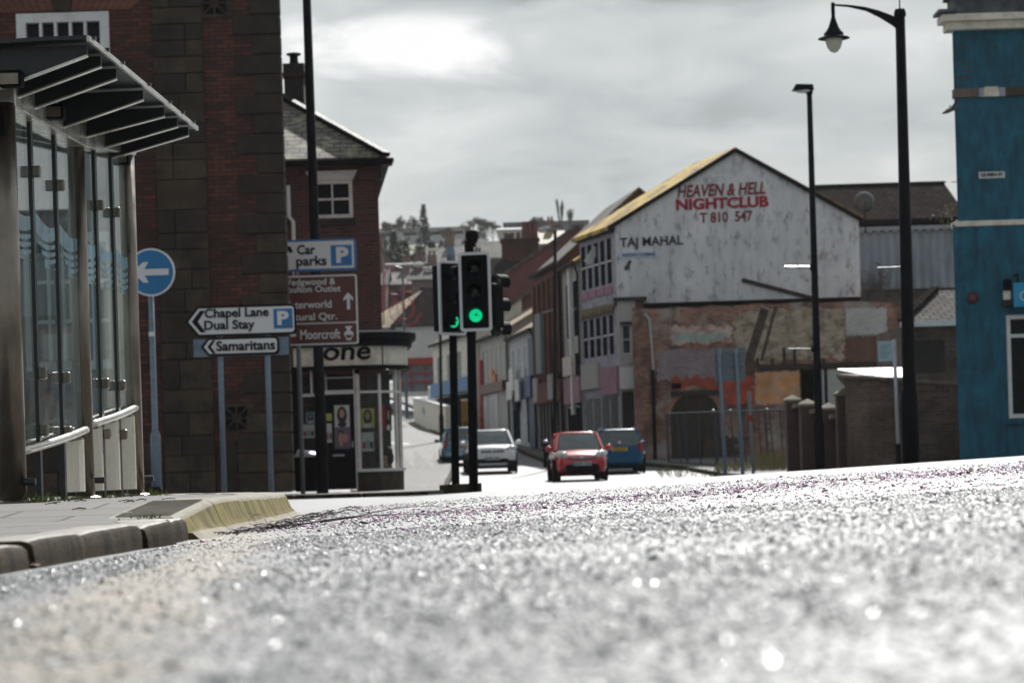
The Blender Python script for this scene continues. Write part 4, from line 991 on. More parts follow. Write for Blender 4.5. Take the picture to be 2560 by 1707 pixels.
# black lamp column rising out of the picture behind the boards
Yp = 46.0; o0 = W(805,1230,Yp); o0.z = g(-3.5,46)+.1
LC = thing('lamp_column', 'tall black lamp column in front of the corner shop rising behind the parking board', 'street lamp', o0)
tp = W(769,0,Yp); dxc = (W(778,300,Yp).x-W(803,1050,Yp).x)
MB().tube([(0,.16,-.1),(0,.16,1.25),(0,.16,1.35),(dxc*.2,.16,4),(dxc*1.25,.16,11.5)], [.115,.115,.10,.095,.075], 18).build('column', m_black, LC, smooth=True)
MB().tube([(dxc*1.25,.16,11.4),(dxc*1.25+.1,.1,11.9),(dxc*1.25+.8,0,12.1)], [.06,.05,.04], 10).build('arm', m_black, LC, smooth=True)
MB().ell((dxc*1.25+1.0,0,12.06),(.35,.16,.09)).build('lantern', m_galvlight, LC, smooth=True)
MB().obox((0.115,.12,.75),(.012,.09,.3)).build('access_door', m_black, LC)
# litter bin
o0 = W(768,1228,46.9); o0.z = g(-3.8,46.9)+.1
LB = thing('litter_bin', 'black litter bin with a pale sloping lid beside the lamp column', 'litter bin', o0)
MB().prismz([(-.20,-.2),(.20,-.2),(.22,.0),(.20,.2),(-.20,.2),(-.22,0)], 0, .66).build('body', m_blackmatt, LB, bevel=.015)
MB().add([(-.22,-.22,.67),(.22,-.22,.67),(.22,.22,.67),(-.22,.22,.67),(-.15,-.2,.8),(.2,-.2,.72),(.2,.2,.76),(-.15,.2,.84)], [(0,3,2,1),(4,5,6,7),(0,1,5,4),(1,2,6,5),(2,3,7,6),(3,0,4,7)]).build('lid', m_galvlight, LB, bevel=.015)
MB().box(-.13,.13,-.226,-.2,.48,.6).build('opening', m_black, LB)

# ------------------------------------------------------------------ traffic lights
m_green = mat_emit('green signal light', (.0,.60,.24), .80)
m_lens = mat('unlit signal lens', (.012,.011,.011), .12, var=.2)
def signal_head(par, x, y, z, rz, board=True, lit=True, w=.43, h=1.05):
    M_ = Matrix.Translation((x,y,z)) @ Matrix.Rotation(rz,4,'Z')
    def put(o): o.matrix_local = M_; return o
    if board:
        hd = put(MB().prism(rrect(-w/2,w/2,-h/2,h/2,.045), -.0, .025).build('signal_head', m_signwhite, par))
        MB().prism(rrect(-w/2+.04,w/2-.04,-h/2+.04,h/2-.04,.02), -.008, -.001).build('black_board', m_blackmatt, hd)
        MB().prism(rrect(-w/2+.05,w/2-.05,-h/2+.06,h/2-.06,.02), .027, .20).build('signal_case', m_blackmatt, hd)
    else:
        hd = put(MB().prism(rrect(-.16,.16,-h/2,h/2,.05), 0, .2).build('signal_head', m_blackmatt, par, bevel=.02))
    for i, zz in enumerate((.32,0,-.32)):
        ln = MB(); ln.lathe([(.088,0),(.08,.018),(.045,.034),(.01,.04)], (0,-.01,zz), 20, 0, Matrix.Rotation(R(90),3,'X'))
        ln.build('lens', m_green if (i == 2 and lit) else m_lens, hd, smooth=True)
        if i == 2 and lit: MB().lathe([(.018,-.001),(.018,.006),(.008,.008)], (.008,-.052,zz+.008), 12, 0, Matrix.Rotation(R(90),3,'X')).build('lens_boss', m_lens, hd)
        vz = MB(); n = 14; vs = []
        for k in range(n+1):
            a = R(-35+250*k/n); c_, s_ = math.cos(a), math.sin(a); dep = -.19-.02*s_
            vs += [(c_*.112,-.01,zz+s_*.112),(c_*.118,dep,zz+s_*.118),(c_*.108,dep,zz+s_*.108),(c_*.104,-.01,zz+s_*.104)]
        vz.add(vs, [(4*k+j,4*k+(j+1)%4,4*k+4+(j+1)%4,4*k+4+j) for k in range(n) for j in range(4)]+[(0,1,2,3),(4*n+3,4*n+2,4*n+1,4*n)])
        vz.build('visor', m_blackmatt, hd)
    return hd
Ya = 32.3; o0 = W(1184,1234,Ya); o0.z = g(-.5,32.3)-.02
T1 = thing('traffic_light', 'traffic light showing green with a round sensor on its top and a side head', 'traffic light', o0)
pz = at(1180,586,Ya,o0)[1]; lean = at(1178,830,Ya,o0)[0]
MB().tube([(0,.1,0),(lean,.1,at(1178,830,Ya,o0)[1]),(lean*1.15,.1,pz-.08)], .062, 16).build('pole', m_blackmatt, T1, smooth=True)
c_ = at(1188,730,Ya,o0); signal_head(T1, c_[0], -.08, c_[1], R(-4), w=80/F*Ya, h=197/F*Ya)
c_ = at(1238,762,Ya,o0); signal_head(T1, c_[0], .32, c_[1], R(138), board=False, lit=False, h=.60)
c_ = at(1181,592,Ya,o0)
sn = MB(); sn.lathe([(.052,-.14),(.06,-.10),(.085,-.02),(.088,.05),(.06,.085),(.01,.09)], (c_[0]-.005,.08,c_[1]+.01), 18, 0, Matrix.Rotation(R(8),3,'X')); sn.build('sensor', m_blackmatt, T1, smooth=True)
MB().tube([(c_[0]-.055,.12,c_[1]-.3),(c_[0]-.055,.12,c_[1]-.02)], .03, 10).build('sensor_bracket', m_galv, T1)
MB().tube([(c_[0]+.06,.1,c_[1]-.3),(c_[0]+.065,.06,c_[1]-.15),(c_[0]+.03,.05,c_[1]-.06)], .008, 6).build('cable', m_alu, T1)
MB().bar((lean,.1,c_[1]-.55), (at(1243,745,Ya,o0)[0],.32,c_[1]-.55), .04, .05).build('bracket', m_blackmatt, T1)
Yb = 33.3; o0 = W(1139,1234,Yb); o0.z = g(-.8,33.3)+.09
T2 = thing('traffic_light', 'turned traffic light with its green showing as a thin sliver', 'traffic light', o0)
lean = at(1132,840,Yb,o0)[0]; pz = at(1130,618,Yb,o0)[1]
MB().tube([(0,.12,-.1),(lean,.12,at(1132,840,Yb,o0)[1]),(lean*1.2,.12,pz)], .055, 16).build('pole', m_blackmatt, T2, smooth=True)
MB().tube([(lean*1.2,.12,pz-.22),(lean*1.2,.12,pz+.01)], .058, 14).build('pole_cap', m_galv, T2, smooth=True)
c_ = at(1135,746,Yb,o0); signal_head(T2, c_[0]-.02, -.10, c_[1], R(40), w=.46, h=186/F*Yb)
# ------------------------------------------------------------------ white gabled building with the painted wall
FZ = g(5,95)+.10
d_ = Vector((-.26,.966)).normalized()
Yg = 95.0; gx0 = W(1537,565,Yg).x; gx1 = W(2146,547,Yg).x; gw = gx1-gx0
oz = FZ
GB = thing('gabled_building', 'long white rendered gable with red and black painted lettering and a yellow lichened roof', 'building', (gx0,Yg,oz))
zz = lambda u, v, Y=Yg: W(u,v,Y).z-oz
xx = lambda u, v, Y=Yg: W(u,v,Y).x-gx0
ze = zz(1537,567); za = zz(1838,380); ax = xx(1838,380); DL = 4.7
sx, sy = d_.x/d_.y*DL, DL
m = MB(); zl = zz(1800,752)
m.prism([(0,zl),(gw,zl),(gw,ze),(ax,za),(0,ze)], 0, .25); m.build('gable_wall', m_render, GB)
m = MB()
m.add([(gw,.25,0),(gw+sx,sy,0),(gw+sx,sy,ze),(gw,.25,ze)], [(0,1,2,3)]); m.add([(sx,sy,0),(gw+sx,sy,0),(gw+sx,sy,ze),(ax+sx,sy,za),(sx,sy,ze)], [(4,3,2,1,0)])
m.build('rear_wall', m_brick_house, GB)
rf = MB()
for xe in (0, gw):
    o_ = -.28 if xe == 0 else .15; sl_ = (za-ze)/abs(ax-xe)
    zee = ze-sl_*abs(o_); xe2 = xe+o_
    a = [(ax,-.06,za+.02),(xe2,-.06,zee+.02),(xe2+sx*1.04,sy+.2,zee+.02),(ax+sx*1.04,sy+.2,za+.02)]
    rf.add(a+[(p[0],p[1],p[2]+.16) for p in a], [(0,1,2,3),(4,7,6,5),(0,4,5,1),(1,5,6,2),(2,6,7,3),(3,7,4,0)])
ro = rf.build('roof', m_yellowroof, GB)
vg = MB()
for xe in (-.28, gw+.15):
    sl_ = (za-ze)/abs(ax-max(0,min(gw,xe))); zee = ze-sl_*.2
    vg.bar((ax,-.10,za+.06),(xe,-.10,zee+.06), .07, .16)
vg.build('verge_board', m_black, ro)
# street front: rotated frame, local x from the far end to the near corner
phi = math.atan2(-d_.y, d_.x); phi = math.atan2(-sy, -sx)
def front(name, lab, cat, far, near, rz_z=None, group=None):
    """a thing whose local +x runs along its street front from far to near, -y facing the street"""
    far, near = Vector(far), Vector(near); a = math.atan2(near.y-far.y, near.x-far.x)
    z = min(g(far.x-.5,far.y), g(near.x-.5,near.y))+.05
    return thing(name, lab, cat, (far.x,far.y,z), a, group), (near-far).length, z
ff = MB(); LN = math.hypot(sx, sy)
fr_ = bpy.data.objects.new('street_front', None)
def rotloc(o, far): o.parent = GB; o.location = (far[0],far[1],0); o.rotation_euler = (0,0,math.atan2(-sy,-sx)); return o
fa = (sx, sy)
H = [(.16+.88*i, .78+.88*i, zz(1500,706), zz(1500,592)) for i in range(5)] + [(.16+.88*i, .78+.88*i, zz(1500,884), zz(1500,785)) for i in range(5)]
m = MB().wall(0, LN, 0, ze, H, 0, .02); m.add([(.02,.45,0),(LN,.45,0),(LN,.45,ze),(.02,.45,ze)], [(0,1,2,3)])
sf = rotloc(m.build('street_front', mat('lilac grey timber', (.46,.44,.50), .8, spec=.1, var=.12, dirt=(.10,.09,.11), dirt_amt=.5), GB), fa)
for h in H:
    w_ = MB().box(h[0]+.002,h[1]-.002,.012,.03,h[2],h[3]).build('window', m_panestreet, GB); rotloc(w_, fa)
    MB().box(h[0]+.002,h[1]-.002,.002,.0118,(h[2]+h[3])/2-.03,(h[2]+h[3])/2+.03).build('window_bar', m_white, w_)
m_pinks = mat('faded pink panel', (.36,.17,.24), .6, var=.2, dirt=(.35,.25,.3), dirt_amt=.5); m_orn = mat('gilded carving', (.17,.12,.06), .6, var=.5, vs=4)
m = MB()
for i in range(4): m.box(.15+1.1*i, 1.1+1.1*i, -.05, .0, zz(1500,731), zz(1500,711))
rotloc(m.build('pink_panel', m_pinks, GB), fa)
m = MB(); m.box(.0,LN,-.10,.0,zz(1500,765),zz(1500,757))
for i in range(9): m.ell((.3+i*.5,-.06,zz(1500,772)),(.2,.07,.18),10,6)
rotloc(m.build('carved_frieze', m_orn, GB), fa)
m = MB(); m.box(0,LN,-.22,.0,ze-.18,ze+.0); rotloc(m.build('gutter', m_black, GB), fa)
m = MB(); m.box(0,LN*.5,-.12,-.0,zz(1500,965),zz(1500,900)); rotloc(m.build('shop_fascia', m_cream2, GB), fa)
m = MB(); m.box(LN*.55,LN,-.12,-.0,zz(1510,985),zz(1510,915)); rotloc(m.build('shop_fascia', m_pinks, GB), fa)
m = MB()
for i in range(4): m.box(.2+1.15*i,1.15+1.15*i,-.01,.01,.4,zz(1500,990))
rotloc(m.build('shop_window', m_paneblue, GB), fa)
m = MB().obox((LN*.45,-.15,zz(1495,625)),(.05,.30,.75),Matrix.Rotation(R(-35),3,'X')); rotloc(m.build('open_sash', m_white, GB), fa)
# painted lettering
def mat_worn(name, col, lo):
    m = mat(name, col, .85, var=.3, vs=2.5); t = m.node_tree; p = t.nodes['Principled BSDF']; co = nd(t, 'ShaderNodeTexCoord').outputs['Object']
    q = nd(t, 'ShaderNodeMapping'); t.links.new(co, q.inputs[0]); q.inputs['Scale'].default_value = (1,1,.5)
    t.links.new(mrange(t, noise(t, q.outputs[0], 5, 8, .7), lo, lo+.08, 1, .25), p.inputs['Alpha']); return m
m_pred = mat_worn('faded crimson paint', (.20,.025,.035), .56); m_pred2 = mat_worn('crimson paint', (.33,.012,.03), .60); m_pblk = mat_worn('black wall paint', (.02,.02,.022), .60)
def paint(tx, mm, ua, va, ub, vb, h, **kw):
    """words on the gable: (ua, va) start of the baseline, (ub, vb) its end, h pixels high"""
    a, c = W(ua,va,Yg), W(ub,vb,Yg); return write(tx, mm, GB, a.x-gx0, c.x-gx0, a.z-oz, a.z-oz+h/F*Yg, -.004, tilt=(c.z-a.z)/(c.x-a.x), **kw)
paint('HEAVEN & HELL', m_pred, 1693, 496, 1914, 486, 32, bold=.03, shear=.22, ext=.004)
paint('NIGHTCLUB', m_pred2, 1690, 527, 1922, 518, 29, bold=.048, ext=.004)
paint('T 810  547', m_pred, 1750, 559, 1882, 553, 27, bold=.03, ext=.004)
paint('TAJ MAHAL', m_pblk, 1550, 626, 1708, 619, 31, bold=.026, ext=.004)
a = W(1548,646,Yg); c = W(1650,628,Yg); pb = MB().box(a.x-gx0,c.x-gx0,-.03,-.002,a.z-oz,c.z-oz).build('name_board', mat('pale blue board', (.50,.58,.68), .6, var=.06), GB)
a = W(1556,642,Yg); c = W(1638,639,Yg); write('INDIAN CUISINE', mat('navy paint', (.05,.1,.2), .7), GB, a.x-gx0, c.x-gx0, a.z-oz, a.z-oz+8/F*Yg, -.032, tilt=.0, bold=.03, ext=.003)
a = W(1561,677,Yg); a = (a.x-gx0, a.z-oz); s = Yg/F
MB().prism([(a[0],a[1]),(a[0]+1*s,a[1]+14*s),(a[0]+5*s,a[1]+11*s),(a[0]+12*s,a[1]+27*s),(a[0]+19*s,a[1]+24*s),(a[0]+12*s,a[1]+8*s),(a[0]+15*s,a[1]+5*s)], -.02, -.003).build('arrow', m_pblk, GB)
m = MB(); a, c = W(1855,700,Yg), W(2040,748,Yg); m.bar((a.x-gx0,-.02,a.z-oz),(c.x-gx0,-.02,c.z-oz), .09, .16)
a, c = W(1855,700,Yg), W(2030,704,Yg); m.build('flashing_scar', m_stone2, GB)
# the stub of an old white front beside it
sb = W(1543,745,94.6); st = thing('white_annexe', 'narrow white rendered stub with one hooded window beside the brick ruin', 'building', (sb.x,94.4,FZ-.1))
xs_ = lambda u, v: W(u,v,94.4).x-sb.x
zs_ = lambda u, v: W(u,v,94.4).z-FZ+.1
ww = xs_(1592,900); h_ = zs_(1565,752)
m = MB().wall(0, ww, 0, h_, [(xs_(1557,900),xs_(1579,900),zs_(1568,885),zs_(1568,812)),(.05,xs_(1585,1000),.0,zs_(1568,978))], 0, .12)
m.add([(ww,0,0),(ww,.55,0),(ww,.55,h_),(ww,0,h_)], [(0,1,2,3)]); m.add([(0,0,0),(0,.55,0),(0,.55,h_),(0,0,h_)], [(0,3,2,1)]); m.add([(.01,.3,0),(ww,.3,0),(ww,.3,h_),(.01,.3,h_)], [(0,1,2,3)])
m.add([(0,0,h_),(ww,0,h_),(ww,.55,h_),(0,.55,h_)], [(0,1,2,3)])
m.build('wall', m_cream2, st)
MB().box(-.15,ww+.45,-.12,.6,h_+.003,h_+.14).build('coping', m_stone2, st)
MB().box(ww+.002,ww+.32,-.02,.55,0,h_).build('brick_edge', m_brick_house, st)
wv = window(st, xs_(1557,900),xs_(1579,900),zs_(1568,885),zs_(1568,812), .05, m_whiteframe, m_paneblue, 1, 2, .04, .03, depth=.04)
MB().box(xs_(1553,900),xs_(1583,900),-.1,.02,zs_(1568,812),zs_(1568,804)).build('window_hood', m_stone2, st)
MB().box(xs_(1550,1000),xs_(1587,1000),-.16,-.0,zs_(1568,972),zs_(1568,918)).build('sign_board', m_white, st)
MB().box(.08,xs_(1582,1000),.06,.1,.0,zs_(1568,980)).build('shutter', m_stone2, st)
MB().tube([(xs_(1562,700)-.0,-.05,zs_(1600,905)),(xs_(1586,700),-.05,zs_(1600,905))],.03,6).build('pipe', m_alu, st)

# ------------------------------------------------------------------ ruined brick party wall with an arch and render scars
Yr = 93.2; r0 = W(1592,1150,Yr); rz_ = g(8,92)-.05
RW = thing('ruined_wall', 'tall weathered brick party wall with a bricked arch and patches of old paint', 'wall', (r0.x,Yr,rz_))
xr_ = lambda u, v=950: W(u,v,Yr).x-r0.x
zr_ = lambda v, u=1800: W(u,v,Yr).z-rz_
rw1 = xr_(2222); top = zr_(764)
m = MB()
pts = [(0,0),(rw1+.5,0),(rw1+.5,zr_(760,2200)),(rw1*.9,top)]
x = rw1*.9
while x > .2: x -= rr.uniform(.3,.9); pts.append((max(x,.0), top+rr.uniform(-.08,.05)))
m.prism(pts, 0, .45); m.build('brickwork', m_brick_ruin, RW)
def patch(name, mm, u0, u1, v0, v1, th=.012, rag=.12, seed=1):
    r2 = random.Random(seed); a, b_ = xr_(u0), xr_(u1); c, d = zr_(v1,(u0+u1)/2), zr_(v0,(u0+u1)/2); pts = []; n = 22; rag = rag*.9
    for i in range(n): pts.append((a+(b_-a)*i/n, c+r2.uniform(-1,1)*rag))
    for i in range(n): pts.append((b_+r2.uniform(-1,1)*rag, c+(d-c)*i/n))
    for i in range(n): pts.append((b_-(b_-a)*i/n, d+r2.uniform(-1,1)*rag))
    for i in range(n): pts.append((a+r2.uniform(-1,1)*rag, d-(d-c)*i/n))
    return MB().prism(pts, -th, .01).build(name, mm, RW)
m_orange = mat('orange plaster', (.62,.30,.13), .85, var=.3, vs=1.5, dirt=(.42,.38,.38), dirt_amt=.7)
m_oxide = mat('oxide red plaster', (.42,.07,.035), .85, var=.35, vs=1.5, dirt=(.09,.06,.05), dirt_amt=.75)
m_redbrown = mat('red brown plaster', (.145,.075,.055), .85, var=.2, dirt=(.09,.05,.04), dirt_amt=.5)
m_whitebrick = mat_brick('whitewashed brick', (.66,.65,.64), (.56,.55,.54), (.38,.36,.34), dirt=(.2,.17,.15), dirt_amt=.5)
m_creambrick = mat_brick('cream washed brick', (.56,.47,.35), (.36,.27,.19), (.4,.33,.26), dirt=(.06,.03,.02), dirt_amt=1.0, ds=2.4, dlo=.47)
m_plaster = mat('mottled pale plaster', (.52,.42,.38), .85, var=.3, vs=2, dirt=(.26,.09,.05), dirt_amt=1.0)
m_aqua = mat('faded aqua plaster', (.33,.42,.40), .85, var=.3, vs=2, dirt=(.36,.24,.18), dirt_amt=.8)
m_mauve = mat_brick('mauve stained brick', (.30,.22,.24), (.18,.14,.16), (.38,.34,.35), dirt=(.48,.45,.48), dirt_amt=.8, ds=1.1, dlo=.5)
patch('cream_patch', m_creambrick, 1840, 2112, 775, 900, .006, .12, 3)
patch('mauve_patch', m_mauve, 1645, 1795, 872, 950, .005, .1, 14)
patch('plaster_patch', m_plaster, 1678, 1832, 812, 858, .010, .10, 4)
patch('aqua_patch', m_aqua, 1690, 1815, 832, 853, .016, .10, 5)
patch('red_patch', m_oxide, 1680, 1880, 940, 982, .010, .14, 6)
patch('red_patch', m_oxide, 1800, 1885, 975, 1008, .008, .1, 7)
patch('orange_patch', m_orange, 1888, 2000, 928, 1010, .012, .05, 8)
patch('white_patch', m_whitebrick, 2119, 2222, 770, 836, .012, .03, 9)
patch('red_brown_patch', m_redbrown, 2119, 2205, 840, 905, .010, .05, 10)
patch('pale_patch', m_stone, 1740, 1838, 1090, 1150, .01, .25, 13)
m = MB(); m.box(xr_(1898),xr_(2215),-.10,.02,zr_(920,2050),zr_(908,2050))
for u in (1895,1932,1962,1988,2060): m.box(xr_(u)-.05,xr_(u)+.05,-.06,.02,zr_(912,u),zr_(868,u) if u in (1988,1962) else zr_(895,u))
m.build('charred_beam', m_stone2, RW)
m_flue = mat_brick('sooted flue brick', (.13,.095,.07), (.06,.045,.038), (.1,.08,.065), dirt=(.02,.017,.015), dirt_amt=.9, ds=2.2)
m = MB(); a, c = (xr_(1918),zr_(775)), (xr_(1868),zr_(920)); m.bar((a[0],-.002,a[1]),(c[0],-.002,c[1]),.03,.34); m.build('flue_scar', m_flue, RW)
m = MB(); a, c = (xr_(1945),zr_(770)), (xr_(1905),zr_(905)); m.bar((a[0],-.002,a[1]),(c[0],-.002,c[1]),.03,.12); m.build('flue_edge', m_flue, RW)
m = MB(); m.arc(0,0,.95,1.2,-.03,.02,0,180,14); m.v = [(xr_(1735)+p[0], p[2]-.01, zr_(1040)+p[1]) for p in m.v]; m.build('brick_arch', m_brick_ruin, RW)
MB().prism([(xr_(1735)+.95*math.cos(R(a)), zr_(1040)+.95*math.sin(R(a))) for a in range(0,181,15)]+[(xr_(1735)-.95,0.0),(xr_(1735)+.95,0.0)], -.006, .01).build('arch_infill', m_stone2, RW)
MB().box(xr_(1676),xr_(1800),-.12,.02,zr_(988,1735),zr_(976,1735)).build('stone_ledge', m_stone2, RW)
MB().box(xr_(1678),xr_(1703),-.01,.02,zr_(972,1690),zr_(958,1690)).build('putlog_hole', m_black, RW)
MB().tube([(xr_(1616),-.06,zr_(785,1620)),(xr_(1628),-.06,zr_(798,1620)),(xr_(1634),-.06,zr_(925,1620))],.05,8).build('downpipe', m_galvlight, RW)
MB().tube([(xr_(1632),-.06,zr_(925,1620)),(xr_(1632),-.06,0)],.07,8).build('soil_pipe', m_black, RW)
ivy = MB()
m = MB().wall(xr_(2005),xr_(2046),zr_(1040,2030),zr_(924,2030),(),-.05); m.box(xr_(2005),xr_(2046),-.05,-.01,zr_(1040,2030),zr_(924,2030)); m.build('grey_board', mat('mottled blue grey board',(.27,.30,.35),.7,var=.4,vs=2.5), RW)
MB().box(xr_(2068),xr_(2132),-.06,-.01,zr_(1030,2100),zr_(924,2100)).build('pale_door', mat('pale sage door',(.40,.41,.37),.6,var=.08), RW)
m = MB()
for (u0,u1) in ((2001,2005),(2049,2053),(2060,2066),(2134,2139)): m.box(xr_(u0),xr_(u1),-.09,0,0,zr_(920,2070))
m.build('timber_post', m_black, RW)
MB().tube([(xr_(2056),-.12,0),(xr_(2056),-.12,zr_(925,2056))],.05,8).build('white_pipe', m_galvlight, RW)

# ------------------------------------------------------------------ corrugated shed, tiled roofs and back buildings
Yc = 104.0; s0 = W(2130,725,Yc); cz_ = g(15,104)
CS = thing('corrugated_shed', 'grey corrugated metal shed under a dark ribbed tile roof', 'building', (s0.x,Yc,cz_))
xc_ = lambda u, v=650: W(u,v,Yc).x-s0.x
zc_ = lambda v, u=2270: W(u,v,Yc).z-cz_
w_ = xc_(2420); zt = zc_(578); zb = zc_(722)
cor = MB(); n = int(w_/.06); vs = []
for i in range(n+1):
    x = w_*i/n; y = .05*math.sin(x*2*math.pi/.36); vs += [(x,y,zb),(x,y,zt)]
cor.add(vs, [(2*i,2*i+2,2*i+3,2*i+1) for i in range(n)])
cor.build('corrugated_sheet', mat('zinc sheet', (.29,.34,.41), .5, .25, var=.15, vs=.6, dirt=(.07,.065,.06), dirt_amt=.6, streak=True), CS, smooth=True, fix=False)
m = MB(); 
for i in range(int(w_/.36)): m.ell((.09+.36*i,-.1,zt+.02),(.12,.1,.07),8,5)
m.box(0,w_,-.05,.1,zt+.06,zt+.22); m.build('eaves_strip', m_galvlight, CS)
MB().box(-.6,w_,.2,6,0,zb+.3).build('base_wall', m_brick_wall, CS)
MB().box(0,w_,.1,.2,zb,zc_(545)).build('backing', m_black, CS)
zr0, zr1 = zc_(548), zc_(461,2300)+.02; xl = W(2035,475,Yc+5).x-s0.x
rf = MB().add([(-.4,-.3,zr0),(w_,-.3,zr0),(w_,5,zr1*1.046),(xl,5,zr1*1.046)], [(0,1,2,3)])
ro = rf.build('roof', m_darktiles, CS); md = ro.modifiers.new('thick','SOLIDIFY'); md.thickness = .12
MB().box(-.4,w_,-.42,-.3,zr0-.16,zr0-.02).build('gutter', m_black, CS)
m = MB()
for i in range(26): m.lathe([(.12,0),(.12,.02)],(xl+i*.42,4.95,zr1*1.046+.05),8)
m.box(xl,w_,4.9,5.05,zr1*1.046+.0,zr1*1.046+.12); m.build('ridge_tiles', m_darktiles, ro)
m_dish = mat('matt grey dish', (.11,.115,.12), .9, spec=.1)
dp = W(2160,505,Yc-3.3); SD = thing('satellite_dish', 'dark satellite dish on a mast beside the white gable', 'satellite dish', (dp.x,Yc-3.3,dp.z))
MB().lathe([(.02,.12),(.25,.09),(.42,0),(.43,0),(.25,.11),(.02,.14)],(0,0,0),24,0,Matrix.Rotation(R(96),3,'X')).build('dish', m_dish, SD, smooth=True)
MB().tube([(.05,.12,-1.3),(.05,.12,0)],.03,8).build('mast', m_black, SD); MB().tube([(0,-.05,-.38),(0,-.4,-.05)],.015,6).build('feed_arm', m_black, SD)
m_leanto = mat_tiles('worn lean to tiles', (.13,.125,.115), (.07,.066,.06), (.02,.02,.02), bw=.3, rh=.26, rough=.9, spec=.03)
Yk = 66.0; k0 = W(2268,1100,Yk); kz = -.9
KB = thing('back_building', 'low dark brick building with a sunlit tiled lean to roof beside the blue building', 'building', (k0.x,Yk,kz))
xk = lambda u, v=800: W(u,v,Yk).x-k0.x
zk = lambda v, u=2330: W(u,v,Yk).z-kz
w_ = xk(2470); z_e = zk(806)
MB().box(0,w_,0,5,0,z_e-.05).build('wall', m_brick_wall, KB)
rf = MB().add([(-.1,-.3,z_e),(w_,-.3,z_e),(w_,2.6,zk(728)*1.035),(xk(2378)*1.03,2.6,zk(728)*1.035)], [(0,1,2,3)]); ro = rf.build('roof', m_leanto, KB); md = ro.modifiers.new('thick','SOLIDIFY'); md.thickness = .08
m = MB(); p0, p1 = Vector((-.1,-.3,z_e+.06)), Vector((xk(2378)*1.03,2.6,zk(728)*1.035+.06)); m.bar(p0,p1,.22,.12); m.build('hip_tiles', m_darktiles, ro)
MB().box(-.15,w_,-.42,-.3,z_e-.12,z_e+.02).build('gutter', m_white, KB)
MB().box(.2,1.1,-.03,.02,zk(930),zk(850)).build('shutter', m_stone2, KB)

# ------------------------------------------------------------------ teal blue corner building
Yb_ = 50.0; bx = W(2390,300,Yb_).x; bz_ = g(9,49)-.05
BB = thing('blue_building', 'teal blue painted corner building with cream string courses and a white framed window', 'building', (bx,Yb_,bz_))
xb = lambda u, v=700: W(u,v,Yb_).x-bx
zb_ = lambda v, u=2470: W(u,v,Yb_).z-bz_
BW = 7.5; ztop = zb_(60); zband = zb_(560)
w0, w1_, wz0, wz1 = xb(2515,900), xb(2515,900)+1.5, zb_(1045,2540), zb_(788,2540)
lxo = xb(2383,700)
m = MB(); m.wall(0, BW, zband, ztop, [(3.6,4.8,zband+1,zband+3)], 0, .15); m.add([(0,0,zband),(2.3,9,zband),(2.3,9,ztop),(0,0,ztop)], [(0,3,2,1)])
m.add([(2.3,9,0),(BW,9,0),(BW,9,ztop),(2.3,9,ztop)], [(0,3,2,1)]); m.add([(0,0,ztop),(BW,0,ztop),(BW,9,ztop),(2.3,9,ztop)], [(0,1,2,3)]); m.add([(.05,.4,zband),(BW,.4,zband),(BW,.4,ztop),(.05,.4,ztop)], [(0,1,2,3)])
m.build('upper_wall', m_blue, BB)
m = MB(); m.wall(lxo, BW, -.6, zband, [(w0,w1_,wz0,wz1),(w1_+1.2,w1_+2.7,wz0,wz1)], -.13, .16); m.add([(lxo,-.13,-.6),(lxo+2.2,9,-.6),(lxo+2.2,9,zband),(lxo,-.13,zband)], [(0,3,2,1)])
m.add([(lxo+.1,.4,0),(BW,.4,0),(BW,.4,zband),(lxo+.1,.4,zband)], [(0,1,2,3)])
m.build('lower_wall', m_blue, BB)
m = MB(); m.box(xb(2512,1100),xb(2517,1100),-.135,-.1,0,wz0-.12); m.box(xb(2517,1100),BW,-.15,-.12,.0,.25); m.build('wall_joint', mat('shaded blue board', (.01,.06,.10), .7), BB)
m = MB(); m.box(-.12,BW,-.16,.3,zband-.05,zband+.06); m.box(-.04,BW,-.10,.3,zband-.12,zband-.051); m.build('string_course', m_cream, BB, bevel=.01)
b0, b1 = zb_(245,2400), zb_(223,2400)
m = MB(); m.box(-.03,xb(2444,230),-.05,.2,b0,b1); m.build('string_course', mat('brown stone band', (.16,.12,.10), .8, var=.2), BB)
m = MB(); m.box(xb(2446,230),xb(2458,230),-.055,.2,b0,b1); m.box(xb(2494,230),xb(2512,230),-.055,.2,b0,b1); m.build('string_course', mat('grey lilac stone', (.36,.36,.42), .8, var=.2), BB)
MB().prism([(xb(2456,230),b0),(xb(2497,230),b0),(xb(2493,230),b1+.02),(xb(2460,230),b1+.02)],-.07,.2).build('keystone', m_cream, BB)
MB().box(xb(2513,230),BW,-.052,.2,b0,b1).build('string_course', m_stone, BB)
m = MB(); m.box(-.16,BW,-.18,.3,ztop-.13,ztop+.03); m.box(-.28,BW,-.32,.3,ztop+.031,ztop+.17)
m.build('cornice', m_cream, BB, bevel=.012)
m = MB(); m.box(-.36,.02,-.4,.3,ztop+.20,ztop+.26); m.build('cornice_end', m_lead, BB)
MB().box(-.02,BW,-.12,.5,ztop+.171,ztop+.55).build('parapet', m_lead, BB, bevel=.01); MB().box(-.1,BW,-.2,.55,ztop+.551,ztop+.62).build('coping', m_stone2, BB)
rs_ = MB(); 
for i in range(26):
    rs_.box(.03+rr.uniform(0,.2),.06+rr.uniform(.1,.30),-.006,.01,zb_(70+i*5.5),zb_(67+i*5.5)) if rr.random() < .45 else None
rs_.build('bare_brick', mat('exposed brick', (.09,.06,.06), .9, var=.4), BB)
w_o = window(BB, w0, w1_, wz0, wz1, -.12, m_white, m_pane, 1, 1, .085, depth=.1); zm = zb_(840,2540)
MB().box(w0+.085,w1_-.085,-.115,-.02,zm-.035,zm+.035).build('transom', m_white, w_o)
